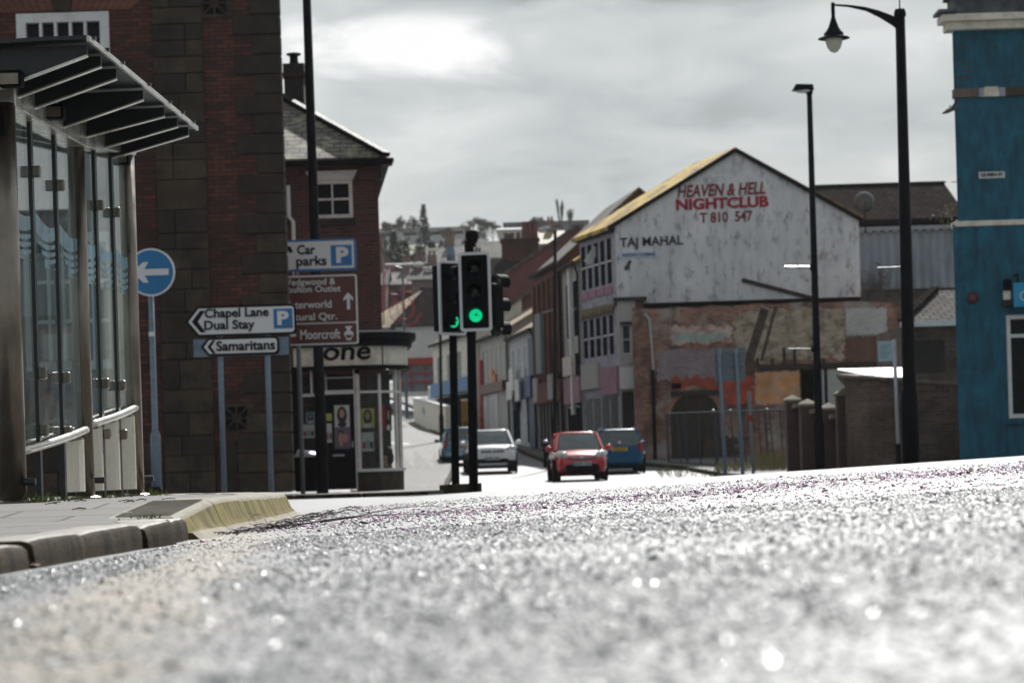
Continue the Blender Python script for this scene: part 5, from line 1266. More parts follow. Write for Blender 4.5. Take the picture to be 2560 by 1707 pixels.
MB().box(w0-.05,w1_+.05,-.2,-.02,wz0-.12,wz0-.003).build('sill', m_blue, w_o)
window(BB, w1_+1.2, w1_+2.7, wz0, wz1, -.12, m_white, m_pane, 1, 1, .085, depth=.1); window(BB, 3.6, 4.8, zband+1, zband+3, .02, m_white, m_pane, 1, 2, .085, depth=.1)
a, c = W(2447,447,Yb_), W(2511,429,Yb_)
NP = thing('street_nameplate', 'small white street nameplate with black capitals high on the teal blue wall', 'sign', ((a.x+c.x)/2,Yb_-.012,(a.z+c.z)/2))
hw, hh_ = (c.x-a.x)/2, (c.z-a.z)/2
MB().box(-hw,hw,-.015,.012,-hh_,hh_).build('plate', m_white, NP); write('QUEEN ST', m_pblk, NP, -hw*.86, hw*.86, -hh_*.6, hh_*.6, -.016, bold=.03)
a = W(2428,745,Yb_); RP = thing('wall_plaque', 'small round brown plaque on the teal blue wall', 'plaque', (a.x,Yb_-.15,a.z))
MB().lathe([(.125,0),(.125,.02),(.10,.035),(.10,.025),(.02,.025)],(0,0,0),28,0,Matrix.Rotation(R(90),3,'X')).build('disc', mat('bronze brown', (.085,.03,.028),.5,.3), RP)
MB().lathe([(.06,.0),(.05,.012),(.01,.016)],(0,-.026,0),18,0,Matrix.Rotation(R(90),3,'X')).build('emblem', mat('bronze grey', (.12,.07,.07),.5,.3), RP)
a, c = W(2524,771,Yb_), W(2524,711,Yb_)
HS = thing('projecting_sign', 'bright blue projecting box sign with white rings above the white framed window', 'sign', (a.x,Yb_-.45,a.z))
hz = c.z-a.z
MB().box(0,.75,0,.10,0,hz).build('sign_box', mat('cyan sign', (.01,.30,.56), .35, var=.05), HS, bevel=.01)
m = MB()
for (cx, cz, r_0) in ((.22,.22,.10),(.30,.33,.075),(.38,.20,.10),(.55,.25,.12)):
    m.arc(0,0,r_0-.022,r_0,-.006,0,0,359.9,20); 
    for i in range(len(m.v)-84, len(m.v)): p = m.v[i]; m.v[i] = (cx+p[0], p[2]-.004, cz+p[1])
m.build('white_rings', m_signwhite, HS)
m = MB().bar((.1,.05,hz),(.1,.05,hz+.18),.03,.03); m.bar((.1,.05,hz+.17),(.1,.35,hz+.17),.03,.03); m.build('bracket', m_black, HS)
a = W(2512,752,Yb_); WL = thing('wall_lamp', 'small black and cream wall lamp beside the blue projecting sign', 'wall lamp', (a.x,Yb_-.14,a.z))
MB().box(-.07,.07,-.16,0,.0,.19).build('lamp_glass', m_cream, WL, bevel=.02); MB().box(-.10,.10,-.19,.0,-.14,-.01).build('lamp_base', m_stone2, WL, bevel=.02); MB().box(-.05,.09,-.17,.0,.2,.42).build('bracket', m_black, WL)
a = W(2375,277,48.5); BD = thing('gull', 'small grey gull flying beside the teal blue building', 'bird', a)
bd = MB(); bd.tube([(-.16,0,-.06),(-.05,0,-.01),(.10,0,.05),(.2,0,.09)],[.01,.045,.04,.012],8)
bd.add([(-.02,0,0),(.08,0,.04),(.10,.35,.16),(.04,.36,.15),(-.02,0,0),(.08,0,.04),(.16,-.3,.22),(.10,-.33,.21)],[(0,1,2,3),(4,5,6,7)]); bd.build('body', m_dish, BD, fix=False)

# ------------------------------------------------------------------ brick boundary wall, gate piers, railings
Yw = 54.0; base = -.75
BWall = thing('boundary_wall', 'tall dark brown brick wall curving towards the teal blue building', 'wall', (W(2137,1000,Yw).x,Yw,base))
wx = BWall.location.x
pl = [(W(2137,1000,Yw+3.2).x-wx,3.2,965),(0.0,1.2,940),(W(2175,1000,Yw).x-wx,.35,943),(W(2230,1000,Yw).x-wx,.0,948),(W(2300,1000,Yw).x-wx,-.05,955),(W(2402,1000,Yw).x-wx,-.2,962)]
m = MB(); cp = MB(); n = len(pl)
tops = [W(2137+ (2402-2137)*max(0,i-1)/4, v, Yw+p[1]).z-base for i, (p, v) in enumerate([((q_[0],q_[1]),q_[2]) for q_ in pl])]
for i in range(n-1):
    (x0,y0,_),(x1,y1,_) = pl[i], pl[i+1]; z0, z1 = tops[i], tops[i+1]
    m.add([(x0,y0,0),(x1,y1,0),(x1,y1,z1),(x0,y0,z0),(x0,y0+.35,0),(x1,y1+.35,0),(x1,y1+.35,z1),(x0,y0+.35,z0)], [(0,1,2,3),(4,7,6,5),(3,2,6,7)])
    cp.bar((x0,y0+.15,z0+.03),(x1,y1+.15,z1+.03),.42,.06)
m.build('brickwork', m_brick_wall, BWall); cp.build('coping', m_concrete, BWall)
sh = MB(); zt = tops[2]
sh.add([(.05,3.0,zt+.30),(.55,.45,zt+.02),(1.3,.45,zt-.01),(1.55,3.0,zt+.29)], [(0,1,2,3)]); sh.add([(.05,3.0,zt+.3),(1.55,3.0,zt+.29),(1.5,3.1,zt),(.2,3.1,zt)],[(0,1,2,3)])
wo_ = tag(sh.build('white_sheet', mat('wet white sheeting', (.6,.6,.6), .35, var=.05, bmp=.4, bs=6)), 'crumpled white sheeting showing above the dark curved brick wall', 'sheeting'); wo_.location = BWall.location
md = wo_.modifiers.new('thick','SOLIDIFY'); md.thickness = .02
piers = [(1965,2006,992,60.5,1985,2008,1020),(2001,2046,1003,59,2030,2046,1033),(2053,2098,1013,57.8,2072,2098,1047),(2092,2136,977,56.4,2120,2137,985)]
m_piershade = mat_brick('shaded pier brick', (.13,.08,.07), (.09,.055,.05), (.12,.1,.09), dirt=(.03,.025,.023), dirt_amt=.6)  # shade on the pier fronts put into a darker brick colour
def pier(u0, u1, vt, Y, lab):
    x0, x1 = W(u0,1080,Y).x, W(u1,1080,Y).x; w = (x1-x0)*.86; zt = W((u0+u1)/2,vt+12,Y).z; cx = (x0+x1)/2
    o = thing('gate_pier', lab, 'brick pier', (cx,Y,base), 0, 'brick gate piers'); h = zt-base
    MB().box(-w/2,w/2,0,w,0,h).build('shaft', m_piershade, o)
    MB().add([(-w*.62,-w*.12,h),(w*.62,-w*.12,h),(w*.62,w*1.12,h),(-w*.62,w*1.12,h),(-w*.62,-w*.12,h+.06),(w*.62,-w*.12,h+.06),(w*.62,w*1.12,h+.06),(-w*.62,w*1.12,h+.06),(0,w/2,h+.19)],
       [(0,3,2,1),(0,1,5,4),(1,2,6,5),(2,3,7,6),(3,0,4,7),(4,5,8),(5,6,8),(6,7,8),(7,4,8)]).build('cap', m_concrete, o)
    return o, x1, zt
labs = ['brick gate pier with pyramid cap standing next to the railings','brick gate pier with pyramid cap, second along from the railings','brick gate pier with pyramid cap behind the slim black lamp post','tallest brick gate pier, its cap above the others, against the dark curved wall']
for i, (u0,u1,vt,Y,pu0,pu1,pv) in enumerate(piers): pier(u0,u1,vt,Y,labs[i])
plabs = ['narrow brick wall panel with sloped coping after the pier next to the railings','brick wall panel bearing a white notice between two gate piers','wide brick wall panel between the lamp post and the tallest pier']
for i in range(3):
    u0,u1,vt,Y = piers[i][:4]; Y2_ = piers[i+1][3]; x0, x1 = W(u1-6,1080,Y).x, W(piers[i+1][0]+8,1080,Y2_).x; zt = W(piers[i][4],piers[i][6],Y).z
    o = thing('wall_panel', plabs[i], 'brick wall', (x0,Y+.15,base), 0, 'brick panels between the piers'); h = zt-base; w = x1-x0; dy = Y2_-Y
    MB().add([(0,0,0),(w,dy,0),(w,dy,h),(0,0,h),(0,.22,0),(w,dy+.22,0),(w,dy+.22,h),(0,.22,h)],[(0,1,2,3),(4,7,6,5),(3,2,6,7),(0,3,7,4),(1,5,6,2)]).build('brickwork', m_brick_pier, o)
    MB().bar((0,.1,h+.03),(w,dy+.1,h+.05),.34,.09).build('coping', m_concrete, o)
    if i == 1:
        tag(MB().bar((.1,-.14,h-1.0),(w*.6,dy*.6-.14,h-1.0),.02,.75).build('notice', m_white, None), 'blank white notice fixed to the brick panel between the gate piers', 'notice').location = o.location
Yf_ = 82.0
RL = thing('railings', 'dark grey metal railings with sparse leaning bars below the ruined brick wall', 'railings', (W(1668,1100,Yf_).x,Yf_,g(6,82)))
m_rail = mat('dark railing steel', (.055,.065,.085), .8, .0, var=.2, spec=.15)
rl = RL.location
pt_ = lambda u, v, Y=Yf_: tuple(W(u,v,Y)-rl)
m = MB(); m.tube([pt_(1666,1034),pt_(1975,1024)],.028,8); m.build('top_rail', m_rail, RL); MB().tube([pt_(1676,1155),pt_(1975,1172)],.025,8).build('bottom_rail', m_rail, RL)
for i, u in enumerate((1667,1692,1707,1713,1746,1782,1787,1826,1858,1895,1912,1923,1950)):
    dx = rr.uniform(4,14); thk = .042 if u in (1667,1787,1912) else .024
    MB().tube([pt_(u,1034-(.032*(u-1667))),pt_(u+dx,1156+(u-1676)*.055)], thk, 6).build('bar', m_rail, RL)
for i, u in enumerate((1783,1826,1918)): MB().ell(pt_(u,1030-(.03*(u-1667))),(.05,.05,.05),8,6).build('finial', m_galvlight, RL)
wd = MB(); r_ = random.Random(8)
for i in range(1500):
    u = r_.uniform(1790,1975) if r_.random() < .75 else r_.uniform(1640,1975); Y = r_.uniform(70,80); x = W(u,1100,Y).x; z = g(x,Y); h = r_.uniform(.08,.5)*(1.4 if u > 1880 else .7); dx, dy = r_.gauss(0,.12), r_.gauss(0,.12)
    wd.add([(x-.008,Y,z),(x+.008,Y,z),(x+dx+.004,Y+dy,z+h),(x+dx-.004,Y+dy,z+h)], [(0,1,2,3)])
tag(wd.build('weeds', m_weed, fix=False), 'dry straw coloured weeds at the foot of the grey railings', 'weeds', kind='stuff')
mg = MB()
for i in range(500):
    u = r_.uniform(1770,1970); Y = r_.uniform(66,86); x = W(u,1100,Y).x; z = g(x,Y)+.0; s = r_.uniform(.02,.05)
    mg.add([(x-s,Y,z),(x+s,Y,z),(x+s*.5,Y+.02,z+s),(x-s*.6,Y+.02,z+s)], [(0,1,2,3)])
tag(mg.build('verge_grass', m_grass, fix=False), 'bright mossy grass along the verge under the railings', 'grass', kind='stuff')
# sign seen from the back, spare post, notice on a post
o0 = W(1805,1186,50.0); o0.z = g(o0.x,50)
SB = thing('traffic_sign', 'grey back of a square sign carried on two posts before the ruined wall', 'road sign', o0)
a, c = at(1788,954,50,o0), at(1861,868,50,o0); pn = MB().box(a[0],c[0],-.0,.02,a[1],c[1]).build('panel', m_signback, SB)
for f in (.12,.5,.86): z = a[1]+(c[1]-a[1])*f; MB().box(a[0]+.02,c[0]-.02,-.025,-.001,z-.015,z+.015).build('channel', m_galv, pn)
for (u, ub) in ((1797,1813),(1838,1856)):
    t, b_ = at(u,872,50,o0), at(ub,1200,50,o0); MB().tube([(b_[0]+.01,-.06,0),(t[0],-.06,t[1])],.042,10).build('post', m_galv, SB, smooth=True)
o0 = W(1884,1186,51.0); o0.z = g(o0.x,51)
SP = thing('sign_post', 'bare slim grey post with a red band standing beside the square sign back', 'post', o0)
t = at(1872,978,51,o0); MB().tube([(0,0,0),(t[0],0,t[1])],.036,10).build('post', m_signback, SP, smooth=True); t2 = at(1876,1045,51,o0); MB().tube([(t2[0],0,t2[1]-.06),(t2[0],0,t2[1]+.06)],.04,10).build('red_band', m_tail, SP)
o0 = W(2247,1165,50.5); o0.z = base
NS = thing('notice_sign', 'small pale blue notice on a slim grey post in front of the dark curved wall', 'sign', o0)
t = at(2235,848,50.5,o0); MB().tube([(0,0,0),(0,0,.9)],.05,10).build('post_sleeve', m_black, NS); MB().tube([(0,0,.9),(t[0],0,t[1])],.04,12).build('post', m_galvlight, NS, smooth=True)
a, c = at(2195,904,50.5,o0), at(2231,852,50.5,o0); pn = MB().box(a[0],c[0],-.05,-.035,a[1],c[1]).build('notice_board', mat('pale sky blue', (.33,.46,.55), .5, var=.06), NS)
m = MB()
for i in range(6): z = c[1]-.09-i*.05; m.box(a[0]+.04,c[0]-.04-.05*(i%3),-.053,-.0505,z-.008,z+.006)
m.build('grey_lines', m_signback, pn)

# ------------------------------------------------------------------ lamp posts
def lamp(lab, u0, v0, u1, v1, Y, r0, r1, zbase=None, group='street lamps'):
    """tapered column between two seen points, prolonged to the ground"""
    t, b_ = W(u1,v1,Y), W(u0,v0,Y); z = g(b_.x,Y) if zbase is None else zbase
    k = (z-b_.z)/(t.z-b_.z); bx_ = b_.x+(t.x-b_.x)*k*0; o = thing('street_lamp', lab, 'street lamp', (bx_,Y,z), 0, group)
    lean = t.x-bx_; H_ = t.z-z
    return o, lean, H_
o, ln, H_ = lamp('ornate black lamp post with curved arm and bell shaped lantern beside the teal building', 2278, 1150, 2250, 42, 34.0, .1, .07)
zs = W(2272,985,34).z-o.location.z
MB().tube([(0,0,-.1),(0,0,zs-.06),(ln*.12,0,zs),(ln*.14,0,zs+.06),(ln,0,H_)], [.125,.118,.112,.095,.068], 20).build('column', m_black, o, smooth=True)
MB().tube([(ln,0,H_),(ln,0,H_+.05),(ln,0,H_+.1)], [.085,.085,.07], 16).build('column_cap', m_black, o); MB().tube([(ln*1.0,0,H_+.1),(ln-.01,0,H_+.6)], [.010,.004], 6).build('spike', m_black, o)
az = o.location; tip = W(2082,13,34)-az; am = MB(); up_, lo_ = [], []
for (u, v) in ((2250,48),(2225,38),(2195,27),(2160,18),(2120,13),(2082,11)): q = W(u,v,34)-az; up_.append((q.x,q.z))
for (u, v) in ((2250,80),(2232,65),(2200,45),(2165,28),(2120,18),(2082,15)): q = W(u,v,34)-az; lo_.append((q.x,q.z))
am.prism(up_+lo_[::-1], -.03, .03); am.build('arm', m_black, o, bevel=.008)
lx_, lz_ = tip.x, tip.z
MB().tube([(lx_,0,lz_-.18),(lx_,0,lz_+.03)], .028, 10).build('hanger', m_black, o)
ln_ = MB(); ln_.lathe([(.03,-.18),(.04,-.22),(.075,-.32),(.115,-.38),(.14,-.40),(.135,-.44),(.215,-.465),(.225,-.475),(.12,-.475)], (lx_,0,lz_), 24); lo = ln_.build('lantern', m_black, o, smooth=True)
p, q_ = W(2194,670,34)-az, W(2262,668,34)-az; MB().tube([p,q_],.012,8).build('banner_rod', m_signback, o); MB().obox((q_.x,0,q_.z),(.10,.12,.08)).build('clamp', m_black, o, bevel=.01)
MB().lathe([(.125,-.46),(.12,-.52),(.095,-.60),(.05,-.66),(.01,-.675)], (lx_,0,lz_), 20).build('lamp_glass', mat('frosted lamp glass', (.60,.58,.48), .25, var=.1), lo, smooth=True)
o, ln, H_ = lamp('slim black lamp post with a flat lantern and side rods before the brick gate piers', 2050, 1165, 2023, 222, 52.0, .1, .06)
zs = W(2046,1060,52).z-o.location.z
MB().tube([(0,0,-.1),(0,0,zs),(ln*.1,0,zs+.08),(ln,0,H_)], [.115,.112,.085,.058], 16).build('column', m_black, o, smooth=True)
MB().tube([(ln,0,H_-.12),(ln,0,H_-.02),(ln,0,H_+.06)], [.07,.085,.05], 12).build('collar', m_black, o)
a = W(1980,222,52)-o.location; MB().add([(a.x,-.14,a.z-.05),(ln+.1,-.08,H_-.04),(ln+.1,.08,H_-.04),(a.x,.14,a.z-.05),(a.x+.08,-.12,a.z+.09),(ln+.08,-.07,H_+.09),(ln+.08,.07,H_+.09),(a.x+.08,.12,a.z+.09)],
   [(0,3,2,1),(4,5,6,7),(0,1,5,4),(1,2,6,5),(2,3,7,6),(3,0,4,7)]).build('lantern', m_black, o, bevel=.02)
MB().ell((a.x+.26,0,a.z-.06),(.2,.10,.05)).build('lamp_glass', m_lamp, o, smooth=True)
for (u0,u1,v) in ((1962,2033,668),(1971,2036,872)):
    p, q = W(u0,v,52)-o.location, W(u1,v,52)-o.location; MB().tube([p,q],.025 if v < 700 else .012,8).build('banner_rod', m_galvlight if v < 700 else m_signback, o); MB().obox((q.x,0,q.z),(.14,.14,.14)).build('clamp', m_black, o, bevel=.02)
o, ln, H_ = lamp('lamp post with a bright hooded lantern in front of the orange red brick building', 1388, 1112, 1388, 576, 88.0, .1, .06)
MB().tube([(0,0,-.2),(0,0,1.3),(0,0,1.4),(ln,0,H_)], [.11,.11,.08,.06], 12).build('column', m_black, o, smooth=True)
MB().add([(-.40,-.13,H_-.02),(.06,-.1,H_+.04),(.06,.1,H_+.04),(-.40,.13,H_-.02),(-.36,-.1,H_+.09),(.05,-.08,H_+.16),(.05,.08,H_+.16),(-.36,.1,H_+.09)],[(0,3,2,1),(4,5,6,7),(0,1,5,4),(1,2,6,5),(2,3,7,6),(3,0,4,7)]).build('lantern', m_galvlight, o, bevel=.02)
MB().ell((-.22,0,H_-.03),(.15,.10,.06)).build('lamp_glass', m_lamp, o, smooth=True)
o, ln, H_ = lamp('lamp post with a short arm on the pavement beside the cream wall', 1104, 1068, 1099, 672, 119.0, .1, .06)
MB().tube([(0,0,-.2),(0,0,1.3),(0,0,1.4),(ln,0,H_)], [.12,.12,.085,.065], 12).build('column', m_black, o, smooth=True); MB().obox((-.35,0,H_+.03),(.7,.25,.14)).build('lantern', m_galvlight, o, bevel=.03); MB().ell((-.4,0,H_-.06),(.22,.12,.08)).build('lamp_glass', m_lamp, o)
# ------------------------------------------------------------------ the street running down and round to the hill
def street_house(name, lab, cat, far, near, v_eave, u_eave, depth, rise, wm, rm, holes_fn=None, fm=None, pm=None, over=.2, grp=None, frame=.06, nz=2):
    o, w, z = front(name, lab, cat, far, near, group=grp)
    ymid = (far[1]+near[1])/2; ze = W(u_eave, v_eave, ymid).z - z
    holes = holes_fn(w, ze) if holes_fn else []
    body(w, depth, 0, ze, rise, 'x', holes, t=.02).build('wall', wm, o)
    r = gable_roof_y(w, depth, ze, rise, over).build('roof', rm, o)
    MB().box(-.05, w+.05, -over-.1, -over+.02, ze-.14, ze+.0).build('gutter', m_black, o)
    MB().tube([(w-.12,-over,ze-.1),(w-.12,-.07,ze-.5),(w-.12,-.07,.1)], .05, 6).build('downpipe', m_black, o)
    for h in holes:
        if len(h) > 4 and h[4] == 'shop': MB().box(h[0]+.002,h[1]-.002,.015,.03,h[2],h[3]).build('shop_window', m_panestreet, o)
        else: window(o, h[0], h[1], h[2], h[3], .0, fm or m_white, pm or m_panestreet, 1, nz, frame*.7, .03, depth=.02)
    return o, w, ze
T0 = (gx0+sx, 95+sy)
def rowh(n, lo, hi, w, fr_=.55, x0=.3): 
    p = (w-2*x0)/n; return [(x0+p*i+p*(1-fr_)/2, x0+p*i+p*(1+fr_)/2, lo, hi) for i in range(n)]
o, w, ze = street_house('terraced_house', 'narrow cream stuccoed house with tall sashes between the gabled building and the red brick one', 'building', (2.40,104.0), (T0[0]-.05,T0[1]+.1), 662, 1440, 6.5, 1.9, m_cream2, m_yellowroof,
    lambda w, ze: rowh(2, ze-3.1, ze-.7, w)+rowh(2, ze-6.0, ze-3.7, w)+[(.3,w-.3,.5,2.2,'shop')], nz=2)
MB().box(w*.46,w*.56,-.12,.0,ze-6.3,ze).build('pilaster', m_white, o)
m = MB().box(0,w,-.1,0,2.3,3.4); m.build('shop_fascia', m_pinks, o)
MB().box(.3,w*.6,-.16,-.0,3.5,4.3).build('sign_board', m_cream, o)
o, w, ze = street_house('brick_building', 'tall orange red brick building with narrow windows next to the cream stuccoed house', 'building', (1.28,112.2), (2.35,104.1), 672, 1384, 7, 3.0, m_brick_red, m_greytiles,
    lambda w, ze: rowh(5, ze-5.4, ze-1.0, w, .36)+[(.4,w-.4,.5,2.3,'shop')], pm=m_panestreet, fm=m_brick_red)
m = MB()
for i in range(6): m.box(.3+i*(w-.6)/5-.12, .3+i*(w-.6)/5+.12, -.16, .0, 3.6, ze-.5)
m.build('brick_pier', m_brick_red, o)
m = MB(); m.box(.2,w-.2,-.2,0,2.4,3.3); m.build('shop_fascia', m_brick_red, o)
MB().box(.3,1.6,-.26,-.2,2.5,3.6).build('sign_board', m_cream2, o); MB().box(5.0,7.0,-.26,-.2,2.5,3.6).build('sign_board', m_cream2, o)
m = MB(); m.box(6.0,7.6,-.9,-.75,3.6,6.2); pb_ = m.build('banner_sign', m_signback, o); MB().bar((6.8,-.82,6.2),(6.8,0,6.4),.05,.05).build('bracket', m_white, pb_)
for i in range(7): MB().box(.5+i*1.05,.5+i*1.05+.1,-.03,.05,.1,2.3).build('mullion', m_cream2, o)
o, w, ze = street_house('shop_house', 'low white shop house with a dark oval sign beside the orange red brick building', 'building', (.05,122.0), (1.25,112.4), 833, 1312, 6, 1.75, mat('pale blue white paint',(.55,.59,.62),.7,dirt=(.33,.33,.34),dirt_amt=.4), m_tanroof,
    lambda w, ze: rowh(4, ze-2.3, ze-.6, w, .5)+[(.4,3.4,.4,2.5,'shop'),(6.0,9.0,.4,2.5,'shop')], pm=m_paneblue)
sg = MB(); sg.lathe([(.02,-.04),(.85,-.04),(.85,.04),(.02,.04)], (3.2,-.22,0), 24, 0, Matrix.Rotation(R(90),3,'X'))
for i, p in enumerate(sg.v): sg.v[i] = (p[0], p[1], p[2]*.62+ze-3.2)
sg.build('oval_sign', m_black, o)
m = MB(); m.box(.2,4.6,-.25,0,2.6,3.5); m.build('shop_fascia', m_white, o); m = MB(); m.box(5.4,w-.2,-.28,0,2.5,3.5); m.build('shop_fascia', mat('navy shopfront',(.02,.07,.18),.5), o)
m = MB(); m.box(7.6,w-.15,-.12,0,.1,2.5); m.box(7.6,w-.1,-.08,.0,3.5,ze-.4); m.build('blue_pilaster', mat('cobalt paint',(.015,.06,.16),.5), o)
MB().box(2.0,3.6,-.34,-.26,3.0,4.1).build('sign_board', m_white, o); MB().box(5.5,6.9,-.5,-.42,2.4,3.4).build('sign_board', m_white, o)
o, w, ze = street_house('shop_house', 'low cream shop house with a row of tall slit windows and white shutters', 'building', (-1.55,132.2), (.0,122.2), 838, 1235, 6, 1.75, m_cream2, m_tanroof,
    lambda w, ze: rowh(6, ze-3.0, ze-.6, w, .32)+[(1.0,2.3,.2,2.6,'shop'),(3.2,6.2,.2,2.6,'shop')], pm=m_paneblue, frame=.03, nz=1)
m = MB(); m.box(.9,9.0,-.22,0,2.7,3.2); m.build('shop_fascia', m_brown, o)
m = MB()
for x in (1.05,1.75,3.3,4.1,4.9,5.6): m.box(x,x+.55,-.06,.06,.15,2.6)
m.build('shutter', m_white, o)
m = MB(); m.box(.1,.8,-.15,0,.1,4.6); m.build('red_pilaster', m_red, o)
m = MB(); m.box(4.2,5.0,-.12,-.02,3.3,3.9); m.box(5.1,5.9,-.12,-.02,3.2,3.6); m.build('orange_letters', mat('orange sign',(.6,.2,.04),.5), o)
o, w, ze = street_house('shop_house', 'distant grey shop house seen between the two traffic light poles', 'building', (-4.6,147.0), (-1.75,132.5), 845, 1165, 6, 2.0, m_cream, m_greytiles,
    lambda w, ze: rowh(4, ze-2.6, ze-.8, w, .4)+[(1,w-1,.4,2.4,'shop')], pm=m_paneblue)
m = MB(); m.box(.4,w-.4,-.3,0,2.5,3.3); m.build('shop_fascia', m_signblue, o)
# maroon gable behind the low shops
o0 = W(1441,569,133); zg = g(3,133)
o = thing('brick_warehouse', 'broad maroon brick gable rising behind the low tan roofed shops', 'building', (-.95,133,zg)); ww = 2*(o0.x+.95); ap = o0.z-zg; sl = (o0.z-W(1252,694,133).z)/(o0.x-W(1252,694,133).x); ze = ap-sl*ww/2
body(ww, 12, 0, ze, ap-ze, 'y').build('wall', m_brick_maroon, o); gable_roof_x(ww, 12, ze, ap-ze, .12, .16).build('roof', m_greytiles, o)
# house with the great chimney stack
Yq = 152.0; zq = g(0,150); x0, x1 = W(1205,690,Yq).x, W(1420,690,Yq).x
o = thing('chimney_house', 'dark slate roofed house carrying a great brick chimney stack with many pots', 'building', (x0,Yq,zq)); ww = x1-x0; ze = W(1260,700,Yq).z-zq
rs_ = (W(1260,652,Yq+4).z-zq)-ze
body(ww, 8, 0, ze, rs_, 'x').build('wall', m_brick_dark, o); gable_roof_y(ww, 8, ze, rs_, .25).build('roof', m_darktiles, o)
a, c = W(1255,656,Yq+4).x-x0, W(1348,656,Yq+4).x-x0; zc = W(1300,598,Yq+4).z-zq
ck = MB(); ck.box(a,c,3.5,4.5,ze+rs_-.8,zc-.2); ck.box(a-.08,c+.08,3.42,4.58,zc-.2,zc); ck = ck.build('chimney_stack', m_brick_dark, o)
p = MB(); chimney_pots(p, a+.1, a+1.3, 4, zc, 3, .14, .42); chimney_pots(p, a+1.35, c-.05, 4, zc, 3, .2, 1.1); p.build('chimney_pot', m_brick_maroon, ck)
# white house with the red shopfront at the bend
Yv = 160.0; xa, xb_ = W(990,900,Yv).x, W(1136,900,Yv).x; zv = W(1040,990,Yv).z
o = thing('white_house', 'white rendered house with hipped roof over a red shopfront at the street bend', 'building', (xa,Yv,zv)); ww = xb_-xa; ze = W(1060,816,Yv).z-zv; zr = W(1060,722,Yv+4).z-zv
m = MB().wall(0, ww, 0, ze, [(.3,ww*.72,.3,W(1040,910,Yv).z-zv)], 0, .2); m.add([(0,0,0),(0,9,0),(0,9,ze),(0,0,ze)],[(0,3,2,1)]); m.add([(ww,0,0),(ww,9,0),(ww,9,ze),(ww,0,ze)],[(0,1,2,3)]); m.add([(.05,.5,0),(ww,.5,0),(ww,.5,ze),(.05,.5,ze)],[(0,1,2,3)])
m.build('wall', m_white, o)
rx = W(1062,725,Yv+4).x-xa
r_m = MB().add([(-.3,-.3,ze),(ww+.3,-.3,ze),(ww+.3,4,zr),(rx,4,zr)],[(0,1,2,3)]); r_m = r_m.build('front_roof', m_darktiles, o); md = r_m.modifiers.new('thick','SOLIDIFY'); md.thickness = .1
sl_ = MB().add([(-.3,-.3,ze+.01),(rx,4,zr+.01),(rx-.6,9,zr+.01),(-2.6,9,ze+.9),(-1.6,1.5,ze+.01)],[(0,1,2,3,4)]).build('side_roof', m_tanroof, o); md = sl_.modifiers.new('thick','SOLIDIFY'); md.thickness = .1
m = MB(); m.box(.1,ww*.78,-.2,.0,W(1040,912,Yv).z-zv,W(1040,895,Yv).z-zv); 
for z_ in (W(1040,934,Yv).z-zv, W(1040,955,Yv).z-zv): m.box(.3,ww*.72,.03,.1,z_-.06,z_+.06)
for x in (.3,ww*.24,ww*.48,ww*.7): m.box(x,x+.09,.02,.12,.0,W(1040,910,Yv).z-zv)
m.build('red_shopfront', mat('tomato red paint',(.36,.03,.02),.5), o); MB().box(.3,ww*.72,.13,.15,.3,W(1040,912,Yv).z-zv).build('shop_window', mat('pale shop glass', (.16,.19,.23), .4, var=.3), o)
a, c = W(1102,960,Yv-3), W(1126,905,Yv-3); t = thing('notice_sign', 'white upright sign panel with a magenta square beside the red framed shopfront', 'sign', ((a.x+c.x)/2,Yv-3,a.z-1.5)); h = c.x-a.x
MB().box(-h/2,h/2,0,.1,1.5,1.5+c.z-a.z).build('panel', m_white, t); MB().box(-h*.28,h*.3,-.02,-.001,1.5+(c.z-a.z)*.70,1.5+(c.z-a.z)*.92).build('magenta_square', mat('magenta',(.45,.02,.2),.5), t); m = MB().box(-h/2+.02,-h/2+.1,.02,.08,-1,1.5); m.box(h/2-.1,h/2-.02,.02,.08,-1,1.5); m.build('leg', m_signback, t)
# pale wall, railing and white fence where the road bends
def run_wall(name, lab, cat, pts, h, th, mm, cap=None, drop=1.0):
    o = thing(name, lab, cat, (pts[0][0],pts[0][1],pts[0][2])); b0 = Vector(pts[0]); m = MB(); c = MB()
    for p, q in zip(pts[:-1], pts[1:]):
        p, q = Vector(p)-b0, Vector(q)-b0; m.bar(p+Vector((0,0,(h-drop)/2)), q+Vector((0,0,(h-drop)/2)), th, h+drop); c.bar(p+Vector((0,0,h+.05)), q+Vector((0,0,h+.05)), th+.1, .1)
    m.build('body', mm, o)
    if cap: c.build('coping', cap, o)
    return o
P_ = lambda u, v, Y: tuple(W(u,v,Y))
run_wall('garden_wall', 'low cream wall along the pavement at the bend of the street', 'wall', [P_(1040,1045,146),P_(1075,1055,138),P_(1122,1072,130)], 1.15, .3, m_cream, m_white)
o = run_wall('white_fence', 'white panelled fence standing behind the low cream wall', 'fence', [P_(1072,1010,150),P_(1132,1035,141)], 1.1, .08, m_white)
o = thing('railing', 'short dark railing beside the corner shop at the bend of the street', 'railing', P_(1000,1040,149)); b0 = Vector(o.location)
e0, e1 = Vector(P_(1000,1040,149))-b0, Vector(P_(1042,1052,146))-b0
m = MB(); m.tube([e0+Vector((0,0,.9)),e1+Vector((0,0,.9))],.04,6); m.tube([e0+Vector((0,0,.15)),e1+Vector((0,0,.15))],.03,6); m.build('rail', m_galvlight, o); m = MB()
for i in range(14): p = e0+(e1-e0)*(i/13); m.tube([p+Vector((0,0,-.2)),p+Vector((0,0,.9))],.02,5)
m.build('bar', m_signback, o)
